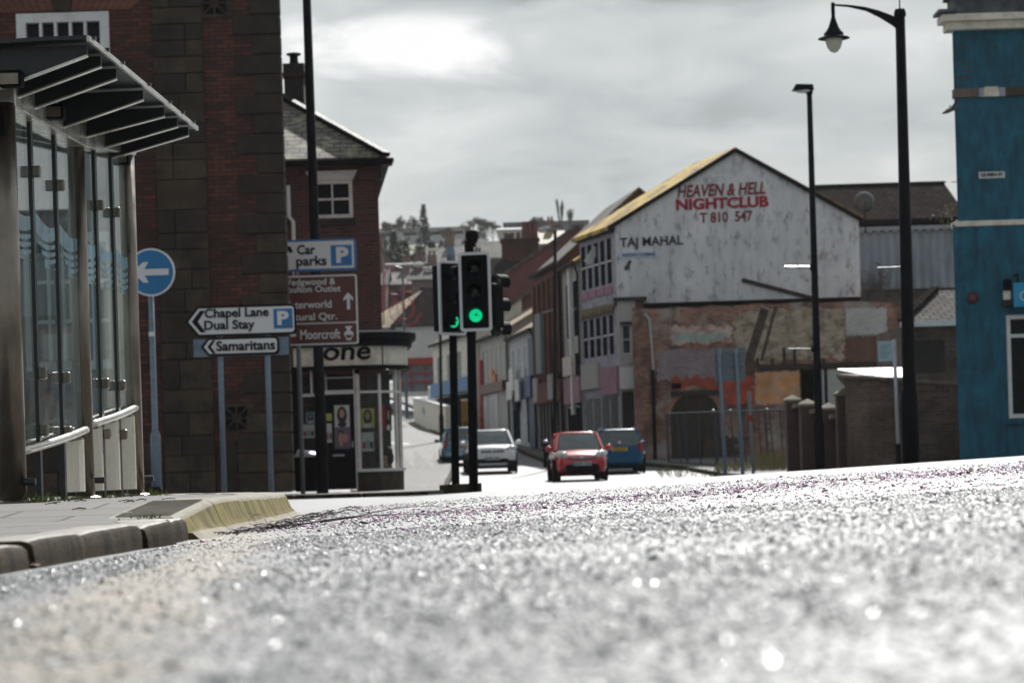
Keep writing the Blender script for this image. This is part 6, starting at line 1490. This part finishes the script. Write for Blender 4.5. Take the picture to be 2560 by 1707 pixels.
a = P_(1072,1042,140); o = thing('rubbish_bag', 'pale blue rubbish bag slumped against the low cream wall', 'bag', a); m = MB(); m.ell((0,-.5,.4),(.35,.3,.45)); m.ell((.05,-.5,.85),(.12,.1,.12)); m.build('bag', mat('pale blue plastic',(.35,.42,.5),.4), o, smooth=True)
a = W(1165,1062,117); o = thing('utility_cabinet', 'tall mustard yellow cabinet standing on the pavement between the two traffic light poles', 'cabinet', (a.x,117,g(a.x,117)+.1)); h = W(1165,998,117).z-o.location.z
MB().box(-.2,.2,-.2,.2,0,h-.08).build('body', mat('mustard yellow',(.33,.17,.02),.5,var=.15), o, bevel=.02); MB().box(-.22,.22,-.22,.22,h-.08,h).build('lid', m_cream, o, bevel=.015); m = MB()
for i in range(7): m.box(-.15,.15,-.212,-.2,.25+i*.12,.29+i*.12)
m.build('louvre', m_blackmatt, o)
a = W(1366,1165,90.5); o = thing('bollard', 'black bollard with a pale top on the pavement beside the red car', 'bollard', (a.x,90.5,g(a.x,90.5)+.08))
MB().tube([(0,0,-.1),(0,0,.78),(0,0,.82)],[.12,.10,.11],12).build('shaft', m_black, o, smooth=True); MB().ell((0,0,.88),(.11,.11,.08)).build('cap', m_galvlight, o, smooth=True)
# festive frame on a far lamp
a = W(1010,800,141); z0 = g(a.x,141)+2; t = W(1008,661,141)
o = thing('street_lamp', 'far lamp post with a long level crossbar above the white house roof', 'street lamp', (a.x,141,z0-1.5), 0, 'street lamps'); H_ = t.z-z0+1.5
MB().tube([(0,0,0),(0,0,H_)],[.1,.06],8).build('column', m_signback, o); a1, a2 = W(963,663,141)-o.location, W(1046,661,141)-o.location; MB().tube([a1,a2],.08,8).build('crossbar', m_galvlight, o); MB().ell((a2.x,0,a2.z),(.35,.2,.14)).build('lantern', m_lamp, o)
a = W(1000,745,140.6); t = thing('festive_frame', 'tangle of red tubing hung on the far lamp post with the crossbar', 'decoration', a); r_ = random.Random(4); m = MB()
for k in range(5):
    c0 = (r_.uniform(-.6,1.2), r_.uniform(-1.0,1.2)); rad = r_.uniform(.25,.8); pts = []
    for i in range(11): an = k+i*.55; pts.append((c0[0]+rad*math.cos(an), r_.uniform(-.1,.1), c0[1]+rad*1.2*math.sin(an)))
    m.tube(pts, .024, 5)
m.tube([(-.9,0,1.6),(-.95,0,.2),(-1.0,0,-1.5)],.04,5); m.tube([(1.2,0,-.9),(.8,0,-1.5),(.3,0,-1.6)],.045,5); m.build('red_tube', mat('red tubing',(.5,.02,.04),.4), t, fix=False)

# ------------------------------------------------------------------ houses up the hill
m_hzw = mat('hillside pale wall', (.5,.5,.5), .8, var=.1); m_hzb = mat('hillside brick', (.2,.13,.11), .8, var=.2); m_hzr = mat('hillside pale roof', (.17,.165,.155), .9, var=.3, vs=.6, spec=.08); m_hzd = mat('hillside slate roof', (.085,.08,.085), .9, var=.25, spec=.08)
def far_house(lab, u0, u1, v_base, v_eave, v_ridge, Y, wm, rm, ridge='x', d=8, ch=1, grp='houses up the hill'):
    x0, x1 = W(u0,v_base,Y).x, W(u1,v_base,Y).x; zb = min(W((u0+u1)/2,v_base,Y).z, g((x0+x1)/2,Y))-.5; w = x1-x0
    o = thing('hillside_house', lab, 'house', (x0,Y,zb), 0, grp); ze = W((u0+u1)/2,v_eave,Y).z-zb; rs = W((u0+u1)/2,v_ridge,Y+d/2).z-zb-ze
    nh = max(1,int(w/3)); hs = [(w*(i+.3)/nh, w*(i+.7)/nh, ze-1.9, ze-.6) for i in range(nh)]
    body(w, d, 0, ze, max(rs,0), 'x' if ridge == 'x' else 'y', hs).build('wall', wm, o)
    m = MB()
    for h in hs: m.box(h[0],h[1],.1,.13,h[2],h[3])
    m.build('window', m_pane, o)
    (gable_roof_y(w,d,ze,rs,.25) if ridge == 'x' else gable_roof_x(w,d,ze,rs,.25)).build('roof', rm, o)
    if ch:
        m = MB()
        for i in range(ch): x = w*(i+.5)/ch; m.box(x-.4,x+.4,d/2-.4,d/2+.4,ze+rs-.6,ze+rs+1.2); chimney_pots(m,x-.35,x+.35,d/2,ze+rs+1.2,2,.13,.4)
        m.build('chimney', m_hzb, o)
    return o
far_house('pale roofed house low on the hillside just above the tilted traffic light', 1072, 1180, 680, 657, 622, 235, m_hzb, m_hzr, 'x', 9, 1)
far_house('house with a bright sloping roof between the traffic light sensor and the chimney stack', 1210, 1262, 690, 645, 606, 240, m_hzw, m_hzr, 'x', 9, 0)
far_house('grey gabled house beside the traffic light sensor on the hillside', 1130, 1212, 650, 622, 600, 270, m_hzb, m_hzd, 'x', 9, 1)
far_house('dark roofed terrace low on the hillside between corner shop and far lamp post', 880, 965, 760, 715, 678, 205, m_hzb, m_hzd, 'x', 9, 2)
far_house('brick terrace with a pale roof behind the festive red tubing', 965, 1060, 760, 712, 684, 210, m_hzb, m_hzr, 'x', 9, 1)
far_house('dark gabled house against the wall of the corner shop', 905, 985, 690, 655, 622, 240, m_hzb, m_hzd, 'y', 9, 1)
far_house('brick cottage with tall chimney under the pale roofed house', 1030, 1096, 745, 700, 675, 200, m_hzb, m_hzd, 'x', 8, 2)
far_house('white block of a house high on the hillside left of the chimney pots', 1248, 1303, 630, 575, 572, 380, m_hzw, m_hzw, 'x', 12, 0)
far_house('tan roofed house directly behind the maroon gable', 1350, 1410, 640, 610, 580, 250, m_hzb, m_tanroof, 'x', 9, 1)
def long_block(lab, u0, u1, vb, vt, Y, mm, rm):
    x0, x1 = W(u0,vb,Y).x, W(u1,vb,Y).x; zb = min(W(u0,vb,Y).z, g(x0,Y))-1; h = W((u0+u1)/2,vt,Y).z-zb; o = thing('long_building', lab, 'building', (x0,Y,zb), 0)
    n = int((x1-x0)/4); hs = [((x1-x0)*(i+.2)/n,(x1-x0)*(i+.8)/n,h-1.1,h-.5) for i in range(n)]
    MB().wall(0,x1-x0,0,h,hs,0,.2).build('wall', mm, o); m = MB()
    for q in hs: m.box(q[0],q[1],.15,.2,q[2],q[3])
    m.build('window', m_pane, o); MB().box(-.3,x1-x0+.3,-.3,9,h,h+.25).build('roof', rm, o)
long_block('long low pale building along the crest of the hill beside the corner shop', 940, 1170, 590, 573, 445, m_hzw, m_hzw)
long_block('long grey flat roofed building on the crest below the two poplars', 1262, 1470, 580, 557, 470, mat('far grey cladding',(.2,.2,.21),.8), m_hzd)

# ------------------------------------------------------------------ trees on the hill
def bare_tree(lab, u, vb, vt, wpx, Y, seed, grp='bare trees on the hill', up=.8, lv=5):
    r = random.Random(seed); b_ = W(u,vb,Y); z0 = min(b_.z, g(b_.x,Y)); H_ = W(u,vt-7,Y).z-z0; Wd = wpx*1.3/F*Y
    o = thing('bare_tree', lab, 'tree', (b_.x,Y,z0), 0, grp); tr, cr = MB(), MB()
    th = H_*.2
    tr.tube([(0,0,-.3),(0,0,th*.5),(r.gauss(0,.1),0,th)], [H_*.017,H_*.013,H_*.010], 7)
    def grow(p, d, L_, rad, n):
        p2 = p+d*L_; mid = (p+p2)/2+Vector((r.gauss(0,.06),r.gauss(0,.06),r.gauss(0,.04)))*L_
        (tr if n == lv else cr).tube([p,mid,p2],[rad,rad*.8,rad*.62],5 if n > 3 else 3)
        if n == 0: return
        for _ in range(3 if n > 1 else 4):
            a = r.uniform(0,6.283); s = r.uniform(.45,.95)*(1.25-up)
            nd_ = (d+Vector((math.cos(a)*s*Wd/H_*1.7, math.sin(a)*s*Wd/H_*1.7, r.uniform(.0,.4)*up))).normalized()
            grow(p+(p2-p)*r.uniform(.6,1), nd_, L_*r.uniform(.58,.8), max(rad*.62,.026), n-1)
    for k in range(7):
        a = k*.9+r.random(); grow(Vector((0,0,th*r.uniform(.7,1))), Vector((math.cos(a)*r.uniform(.25,.75)*Wd/H_*1.3,math.sin(a)*r.uniform(.25,.75)*Wd/H_*1.3,1)).normalized(), H_*.235, H_*.007, lv)
    tr.build('trunk', m_bark, o, fix=False); cr.build('crown', m_bark, o, fix=False); return o
bare_tree('spreading bare tree on the crest beside the dark spired conifer', 1020, 590, 527, 62, 425, 1)
bare_tree('low bare tree on the crest nearest the corner shop wall', 978, 592, 545, 40, 420, 2)
bare_tree('wide bare tree on the crest above the traffic light sensor', 1192, 592, 532, 70, 425, 3)
bare_tree('small bare tree beside the wide one above the traffic light sensor', 1232, 588, 545, 50, 430, 6)
bare_tree('rounded bare tree on the crest above the chimney pots', 1346, 580, 529, 66, 455, 4)
bare_tree('tall narrow poplar on the crest, the taller of the pair', 1402, 578, 490, 18, 460, 5, 'poplars on the crest', 1.1)
bare_tree('short narrow poplar on the crest, the smaller of the pair', 1426, 578, 513, 14, 460, 8, 'poplars on the crest', 1.1)
bare_tree('bare tree among the houses between the evergreens', 1120, 610, 560, 40, 390, 9)
def conifer(lab, u, vb, vt, wpx, Y, seed, mm=m_conifer, n=900, taper=1.0, grp='evergreens on the hill'):
    r = random.Random(seed); b_ = W(u,vb,Y); z0 = min(b_.z, g(b_.x,Y)); H_ = W(u,vt,Y).z-z0; Wd = wpx/F*Y/2
    o = thing('evergreen_tree', lab, 'tree', (b_.x,Y,z0), 0, grp); MB().tube([(0,0,-.3),(0,0,H_*.92)],[H_*.02,H_*.005],6).build('trunk', m_bark, o); c = MB()
    for i in range(n):
        f = r.random()**.75; z = H_*(.08+.92*f); R_ = Wd*(1-f)**taper*(1+.35*math.sin(f*37+seed))+.08; a = r.uniform(0,6.283); q = R_*math.sqrt(r.random())
        x, y = q*math.cos(a), q*math.sin(a); s = r.uniform(.25,.6)*(.5+.5*(1-f)); t = Vector((math.cos(a),math.sin(a),-.35)); sd = Vector((-math.sin(a),math.cos(a),r.gauss(0,.3)))
        p = Vector((x,y,z)); c.add([p, p+t*s+sd*s*.45, p+t*s*1.5, p+t*s-sd*s*.45], [(0,1,2,3)])
    c.build('crown', mm, o, fix=False); return o
conifer('tall dark conifer with a thin spire on the crest of the hill', 1061, 606, 510, 34, 400, 1, n=1300, taper=1.25)
conifer('dark conifer on the slope right below the tall spired one', 1080, 640, 600, 30, 330, 2)
conifer('blue green conifer lower on the slope near the corner shop wall', 986, 660, 574, 38, 300, 3, n=1200)
conifer('rounded evergreen between the blue green conifer and the pale roofed house', 1012, 680, 596, 40, 290, 4, m_foliage, 1300, .5)
conifer('broad evergreen behind the tilted traffic light', 1050, 690, 612, 46, 280, 5, m_foliage, 1300, .5)
conifer('small evergreen bush under the wide bare tree on the crest', 1204, 598, 566, 30, 410, 6, m_foliage, 700, .5)
conifer('evergreen thicket tree against the corner shop wall on the hill', 955, 640, 580, 44, 330, 7, m_foliage, 1200, .55)
conifer('low evergreen between two hillside houses beneath the crest', 1110, 640, 598, 34, 320, 10, m_foliage, 900, .5)

p = W(2185,722,103.0); o = thing('bare_shrub', 'bare dark shrub growing against the corrugated shed wall beside the white gable', 'shrub', (p.x,103.4,p.z-.6)); r_ = random.Random(3); m = MB()
for i in range(40):
    q = Vector((r_.gauss(0,.25),r_.gauss(0,.05),0)); d = Vector((r_.gauss(0,.5),r_.gauss(0,.1),1)).normalized(); L_ = r_.uniform(.6,1.7)
    m.tube([q, q+d*L_*.5+Vector((r_.gauss(0,.08),0,0)), q+d*L_],[.03,.02,.012],4)
    for k in range(3): e_ = q+d*L_*r_.uniform(.4,1); m.tube([e_, e_+Vector((r_.gauss(0,.25),r_.gauss(0,.08),r_.uniform(.05,.3)))],[.015,.01],3)
m.build('branches', m_bark, o, fix=False)
p = W(2385,535,51.5); o = thing('wall_plant', 'small yellow green plant sprouting from the eaves beside the teal blue building', 'plant', (p.x-.12,51.6,p.z-.2)); m = MB()
for i in range(90):
    a = r_.uniform(0,6.283); q = Vector((r_.gauss(0,.16),r_.gauss(0,.1),r_.uniform(0,.42))); s = r_.uniform(.02,.05)
    m.add([q, q+Vector((s*math.cos(a),s*math.sin(a),s*.6)), q+Vector((s*1.2*math.cos(a+.8),s*1.2*math.sin(a+.8),0))],[(0,1,2)])
m.tube([(0,0,-.3),(.02,0,.35)],.008,4); m.tube([(0,0,-.3),(-.15,0,.2)],.008,4)
m.build('leaves', mat('spring yellow leaves',(.28,.28,.06),.6), o, fix=False)

# the terrace on the other side of the street
for i, (far, near) in enumerate((((-5.2,92.0),(-4.6,80.0)),((-7.0,104.0),(-6.2,93.0)),((-8.0,116.0),(-7.0,104.5)))):
    lab = ('brick house across the street directly behind the corner shop','tall brick house across the street opposite the orange red building','brick house at the far end of the terrace opposite the low shops')[i]
    nx, ny = near; fx, fy = far; w = math.dist(far, near); o = thing('terraced_house', lab, 'building', (nx,ny,g(nx,ny)), math.atan2(fy-ny, fx-nx), 'brick terrace across the street')
    hs = rowh(4, 4.2, 6.2, w, .4)+[(.5,w*.45,.5,2.6),(w*.55,w-.5,.5,2.6)]
    body(w, 5, 0, 7.4, 1.6, 'x', hs).build('wall', m_brick_house, o); gable_roof_y(w, 5, 7.4, 1.6, .2).build('roof', m_greytiles, o)
    for h in hs: window(o, h[0],h[1],h[2],h[3],.05,m_whiteframe,m_pane,1,2,.06,.04,depth=.06)
# ------------------------------------------------------------------ cars
def ring(hw, zb, zt, crown=.03):
    return [(0,zb),(hw*.82,zb),(hw*.96,zb+.07),(hw,zb+(zt-zb)*.42),(hw*.985,zb+(zt-zb)*.72),(hw*.93,zt-.05),(hw*.78,zt),(0,zt+crown),(-hw*.78,zt),(-hw*.93,zt-.05),(-hw*.985,zb+(zt-zb)*.72),(-hw,zb+(zt-zb)*.42),(-hw*.96,zb+.07),(-hw*.82,zb)]
def car(lab, u, v, Y, rz, paint, L_, Wd, H_, zbelt, hood, nose, rear, glass0, glass1, roof0, roof1, rear_view=False, name='parked_car', wheel=.30, estate=False):
    p = W(u,v,Y); gz = g(p.x,Y)
    o = thing(name, lab, 'car', (p.x,Y,gz), rz, 'cars in the street'); hw = Wd/2; h = L_/2
    st = [(-h,.36,nose-.16,hw*.74),(-h+.05,.26,nose-.03,hw*.86),(-h+.22,.20,nose+.06,hw*.95),(-h+.6,.18,hood-.03,hw*.985),(glass0,.18,zbelt-.04,hw),(0,.18,zbelt,hw),(h-.9,.18,zbelt+.02,hw),(h-.3,.2,zbelt+.02,hw*.97),(h-.06,.26,rear,hw*.9),(h,.36,rear-.14,hw*.82)]
    b = MB(); n = 14
    for y, zb, zt, w in st:
        for x, z in ring(w, zb, zt): b.v.append((x,y,z))
    for i in range(len(st)-1):
        for j in range(n): b.f.append((i*n+j, i*n+(j+1)%n, (i+1)*n+(j+1)%n, (i+1)*n+j)); b.m.append(0)
    b.f += [tuple(range(n-1,-1,-1)), tuple(range((len(st)-1)*n, len(st)*n))]; b.m += [0,0]
    body_ = b.build('body', paint, o, smooth=True, sub=2)
    # greenhouse
    g_ = MB(); lv = [(zbelt-.06,glass0,glass1,hw*.90),(zbelt+(H_-zbelt)*.5,glass0+(roof0-glass0)*.55,glass1+(roof1-glass1)*.5,hw*.84),(H_-.05,roof0,roof1,hw*.72)]
    k = 12
    def loop(z, y0, y1, w):
        r_ = .16; pts = []
        for cx, cy, a0 in ((w-r_,y0+r_,-90),(w-r_,y1-r_,0),(-w+r_,y1-r_,90),(-w+r_,y0+r_,180)):
            for i in range(3): a = R(a0+45*i); pts.append((cx+r_*math.cos(a), cy+r_*math.sin(a)*1.0, z))
        return pts
    for z, y0, y1, w in lv: g_.v += loop(z,y0,y1,w)
    for i in range(2):
        for j in range(k): g_.f.append((i*k+j, i*k+(j+1)%k, (i+1)*k+(j+1)%k, (i+1)*k+j)); g_.m.append(0)
    g_.build('windows', m_carglass, o, smooth=True)
    rf = MB(); A = loop(H_-.06,roof0-.02,roof1+.02,hw*.735); B_ = loop(H_-.02,roof0+.02,roof1-.02,hw*.70); C_ = loop(H_,roof0+.25,roof1-.25,hw*.5)
    rf.v = A+B_+C_; rf.f = [tuple(range(k-1,-1,-1)), tuple(range(2*k,3*k))]+[(i*k+j,i*k+(j+1)%k,(i+1)*k+(j+1)%k,(i+1)*k+j) for i in range(2) for j in range(k)]; rf.m = [0]*len(rf.f)
    rf.build('roof_panel', paint, o, smooth=True)
    pl = MB()
    for sx_ in (-1,1):
        for (ya,yb) in ((glass0+.05,roof0+.03),(glass1-.08,roof1-.06)): pl.bar((sx_*hw*.885,ya,zbelt-.05),(sx_*hw*.715,yb,H_-.05),.07,.07)
        pl.bar((sx_*hw*.905,.25,zbelt-.05),(sx_*hw*.725,.22,H_-.05),.08,.05)
        if estate: pl.bar((sx_*hw*.9,1.0,zbelt-.05),(sx_*hw*.725,.95,H_-.05),.08,.05)
    pl.build('pillars', paint, o)
    for sx_ in (-1,1):
        for y in (-h+.72, h-.68):
            w_ = MB(); M_ = Matrix.Rotation(R(90),3,'Y'); w_.lathe([(wheel*.62,-.1),(wheel*.95,-.1),(wheel,-.06),(wheel,.06),(wheel*.95,.1),(wheel*.62,.1)],(sx_*(hw-.09),y,wheel),24,0,M_); wo = w_.build('wheel', m_rubber, o, smooth=True)
            r_ = MB(); r_.lathe([(.02,.02),(.05,.05),(wheel*.25,.05),(wheel*.6,.085),(wheel*.64,.095),(wheel*.64,.02)],(sx_*(hw-.085),y,wheel),20,0,Matrix.Rotation(R(90*sx_),3,'Y')); r_.build('rim', m_rim, wo)
            a_ = MB(); a_.lathe([(wheel*1.16,-.05),(wheel*1.16,.02),(wheel*1.02,.02),(wheel*1.02,-.05)],(sx_*(hw-.02),y,wheel+.02),24,0,M_); a_.build('wheel_arch', m_blackmatt, o)
        mr = MB(); mr.ell((sx_*(hw+.10),glass0+.28,zbelt+.03),(.11,.06,.08)); mr.bar((sx_*hw*.9,glass0+.3,zbelt-.03),(sx_*(hw+.06),glass0+.28,zbelt),.05,.04); mr.build('wing_mirror', paint, o, smooth=True)
    und = MB().box(-hw*.8,hw*.8,-h+.3,h-.3,.14,.24).build('underside', m_blackmatt, o)
    return o, h, hw
def front_face(o, h, hw, nose, zlamp, paint, chunky=False, lamp_w=.24, lamp_h=.11, grille=(.34,.10,.62), intake=(.55,.13,.33), skirt=None):
    for s in (-1,1):
        m = MB(); m.ell((0,0,0),(lamp_w,.10,lamp_h),16,8); M_ = Matrix.Translation((s*(hw-.22),-h+.16,zlamp)) @ Matrix.Rotation(R(34)*s,4,'Z') @ Matrix.Rotation(R(-10)*s,4,'Y')
        l_ = m.build('headlight', m_lamp, o, smooth=True); l_.matrix_local = M_; MB().ell((-.03*s,-.06,0),(.08,.06,.07),10,6).build('reflector', m_chrome, l_)
        MB().ell((s*(hw-.2),-h+.10,.40),(.09,.05,.05)).build('fog_light', m_lamp, o)
    w, hh_, z = grille; gr = MB().box(-w,w,-h-.015,-h+.08,z-hh_/2,z+hh_/2).build('grille', m_blackmatt, o, bevel=.012)
    for i in range(2): MB().box(-w+.02,w-.02,-h-.022,-h-.016,z-hh_*.25+i*hh_*.45,z-hh_*.25+i*hh_*.45+.012).build('grille_bar', m_chrome, gr)
    MB().lathe([(.07,0),(.07,.01),(.05,.014)],(0,-h-.022,z+hh_*.35),18,0,Matrix.Diagonal((1,1,.6)).to_3x3() @ Matrix.Rotation(R(90),3,'X')).build('badge', m_chrome, o)
    w, hh_, z = intake; MB().prism([(-w,z-hh_*.2),(-w*.8,z-hh_),(w*.8,z-hh_),(w,z-hh_*.2),(w*.86,z+hh_*.5),(-w*.86,z+hh_*.5)],-h-.018,-h+.12).build('lower_intake', m_blackmatt, o, bevel=.012)
    pt = MB().box(-.26,.26,-h-.04,-h-.02,.44,.55).build('number_plate', m_plate_w, o)
    m = MB()
    for i in range(7): m.box(-.2+i*.06+(.03 if i > 3 else 0),-.165+i*.06+(.03 if i > 3 else 0),-h-.044,-h-.0405,.46,.53)
    m.build('plate_marks', m_ink, pt); MB().box(-.255,-.215,-h-.044,-h-.0405,.445,.545).build('plate_band', m_signblue, pt)
    m = MB()
    for s in (-.32,.12): m.bar((s,-h+1.02,.99),(s+.34,-h+1.16,1.04),.02,.015)
    m.build('wiper', m_black, o)
red = mat('red car paint', (.58,.008,.02), .25, .0, var=.06, coat=1); silver = mat('silver car paint', (.74,.76,.76), .28, .1, var=.05, coat=1); blue = mat('petrol blue car paint', (.003,.095,.20), .35, .0, var=.06, spec=.3); lblue = mat('sky blue car paint', (.06,.25,.38), .3, .0, var=.06, coat=1)
o, h, hw = car('small red hatchback with its headlights facing down the sunlit road', 1445, 1206, 71.5, R(3), red, 3.55, 1.56, 1.44, .93, .91, .73, .92, -.95, 1.72, -.28, 1.30, name='moving_car')
front_face(o, h, hw, .74, .76, red, grille=(.36,.06,.66), intake=(.52,.16,.40))
o, h, hw = car('silver crossover with dark lower bumper driving behind the traffic light pole', 1226, 1178, 86.0, R(3), silver, 4.3, 1.76, 1.52, 1.02, 1.00, .86, 1.0, -1.05, 2.0, -.35, 1.6, name='moving_car', wheel=.34)
front_face(o, h, hw, .86, .84, silver, grille=(.40,.09,.74), intake=(.6,.12,.42), lamp_w=.26, lamp_h=.10)
MB().prism([(-.86,.22),(.86,.22),(.88,.42),(-.88,.42)],-h-.02,-h+.35).build('lower_bumper', m_blackmatt, o, bevel=.03); MB().box(-.5,.5,-h-.04,-h-.01,.25,.33).build('skid_plate', m_galvlight, o)
def rear_face(o, h, hw, H_, zb, lampz, paint, glass):
    for s in (-1,1): MB().box(s*(hw-.16)-.07,s*(hw-.16)+.07,h-.10,h-.0,lampz-.17,lampz+.16).build('tail_light', m_tail, o, bevel=.03)
    pt = MB().box(-.26,.26,h-.0,h+.02,zb,zb+.11).build('number_plate', m_plate_y, o); m = MB()
    for i in range(7): m.box(-.2+i*.06,-.165+i*.06,h+.0205,h+.024,zb+.02,zb+.09)
    m.build('plate_marks', m_ink, pt); MB().box(-hw*.9,hw*.9,h-.12,h+.035,.32,.5).build('rear_bumper', paint, o, bevel=.03); MB().lathe([(.05,0),(.05,.012)],(0,h+.012,zb+.28),14,0,Matrix.Rotation(R(-90),3,'X')).build('badge', m_chrome, o)
    MB().bar((0,h-.30,H_-.46),(.3,h-.32,H_-.40),.02,.02).build('wiper', m_black, o)
o, h, hw = car('petrol blue estate car parked with its yellow plate showing behind the red hatchback', 1541, 1184, 81.0, R(180+1), blue, 4.2, 1.68, 1.44, .95, .92, .72, .98, -.95, 2.08, -.2, 1.86, estate=True)
rear_face(o, h, hw, 1.44, .72, .84, blue, None)
m = MB()
for s in (-1,1): m.bar((s*.55,-.1,1.47),(s*.55,1.7,1.47),.04,.05)
m.build('roof_rail', m_galvlight, o)
o, h, hw = car('sky blue car driving away, half hidden behind the silver crossover', 1152, 1142, 98.0, R(180+4), lblue, 3.8, 1.64, 1.48, .95, .92, .72, .96, -.95, 1.85, -.25, 1.5, name='moving_car')
rear_face(o, h, hw, 1.48, .62, .82, lblue, None)

# ------------------------------------------------------------------ thin haze that pales the hill
hz = MB().box(-1600,1600,-75,1520,-3,75); m_hz = bpy.data.materials.new('thin haze'); m_hz.use_nodes = True; t = m_hz.node_tree; t.nodes.clear()
vo = nd(t, 'ShaderNodeVolumePrincipled', inp={'Color': (.86,.88,.9,1), 'Density': .00012, 'Anisotropy': .2}); oo = nd(t, 'ShaderNodeOutputMaterial'); t.links.new(vo.outputs[0], oo.inputs['Volume'])
tag(hz.build('haze', m_hz), 'thin pale haze lying over the town and hill', 'haze', kind='stuff')
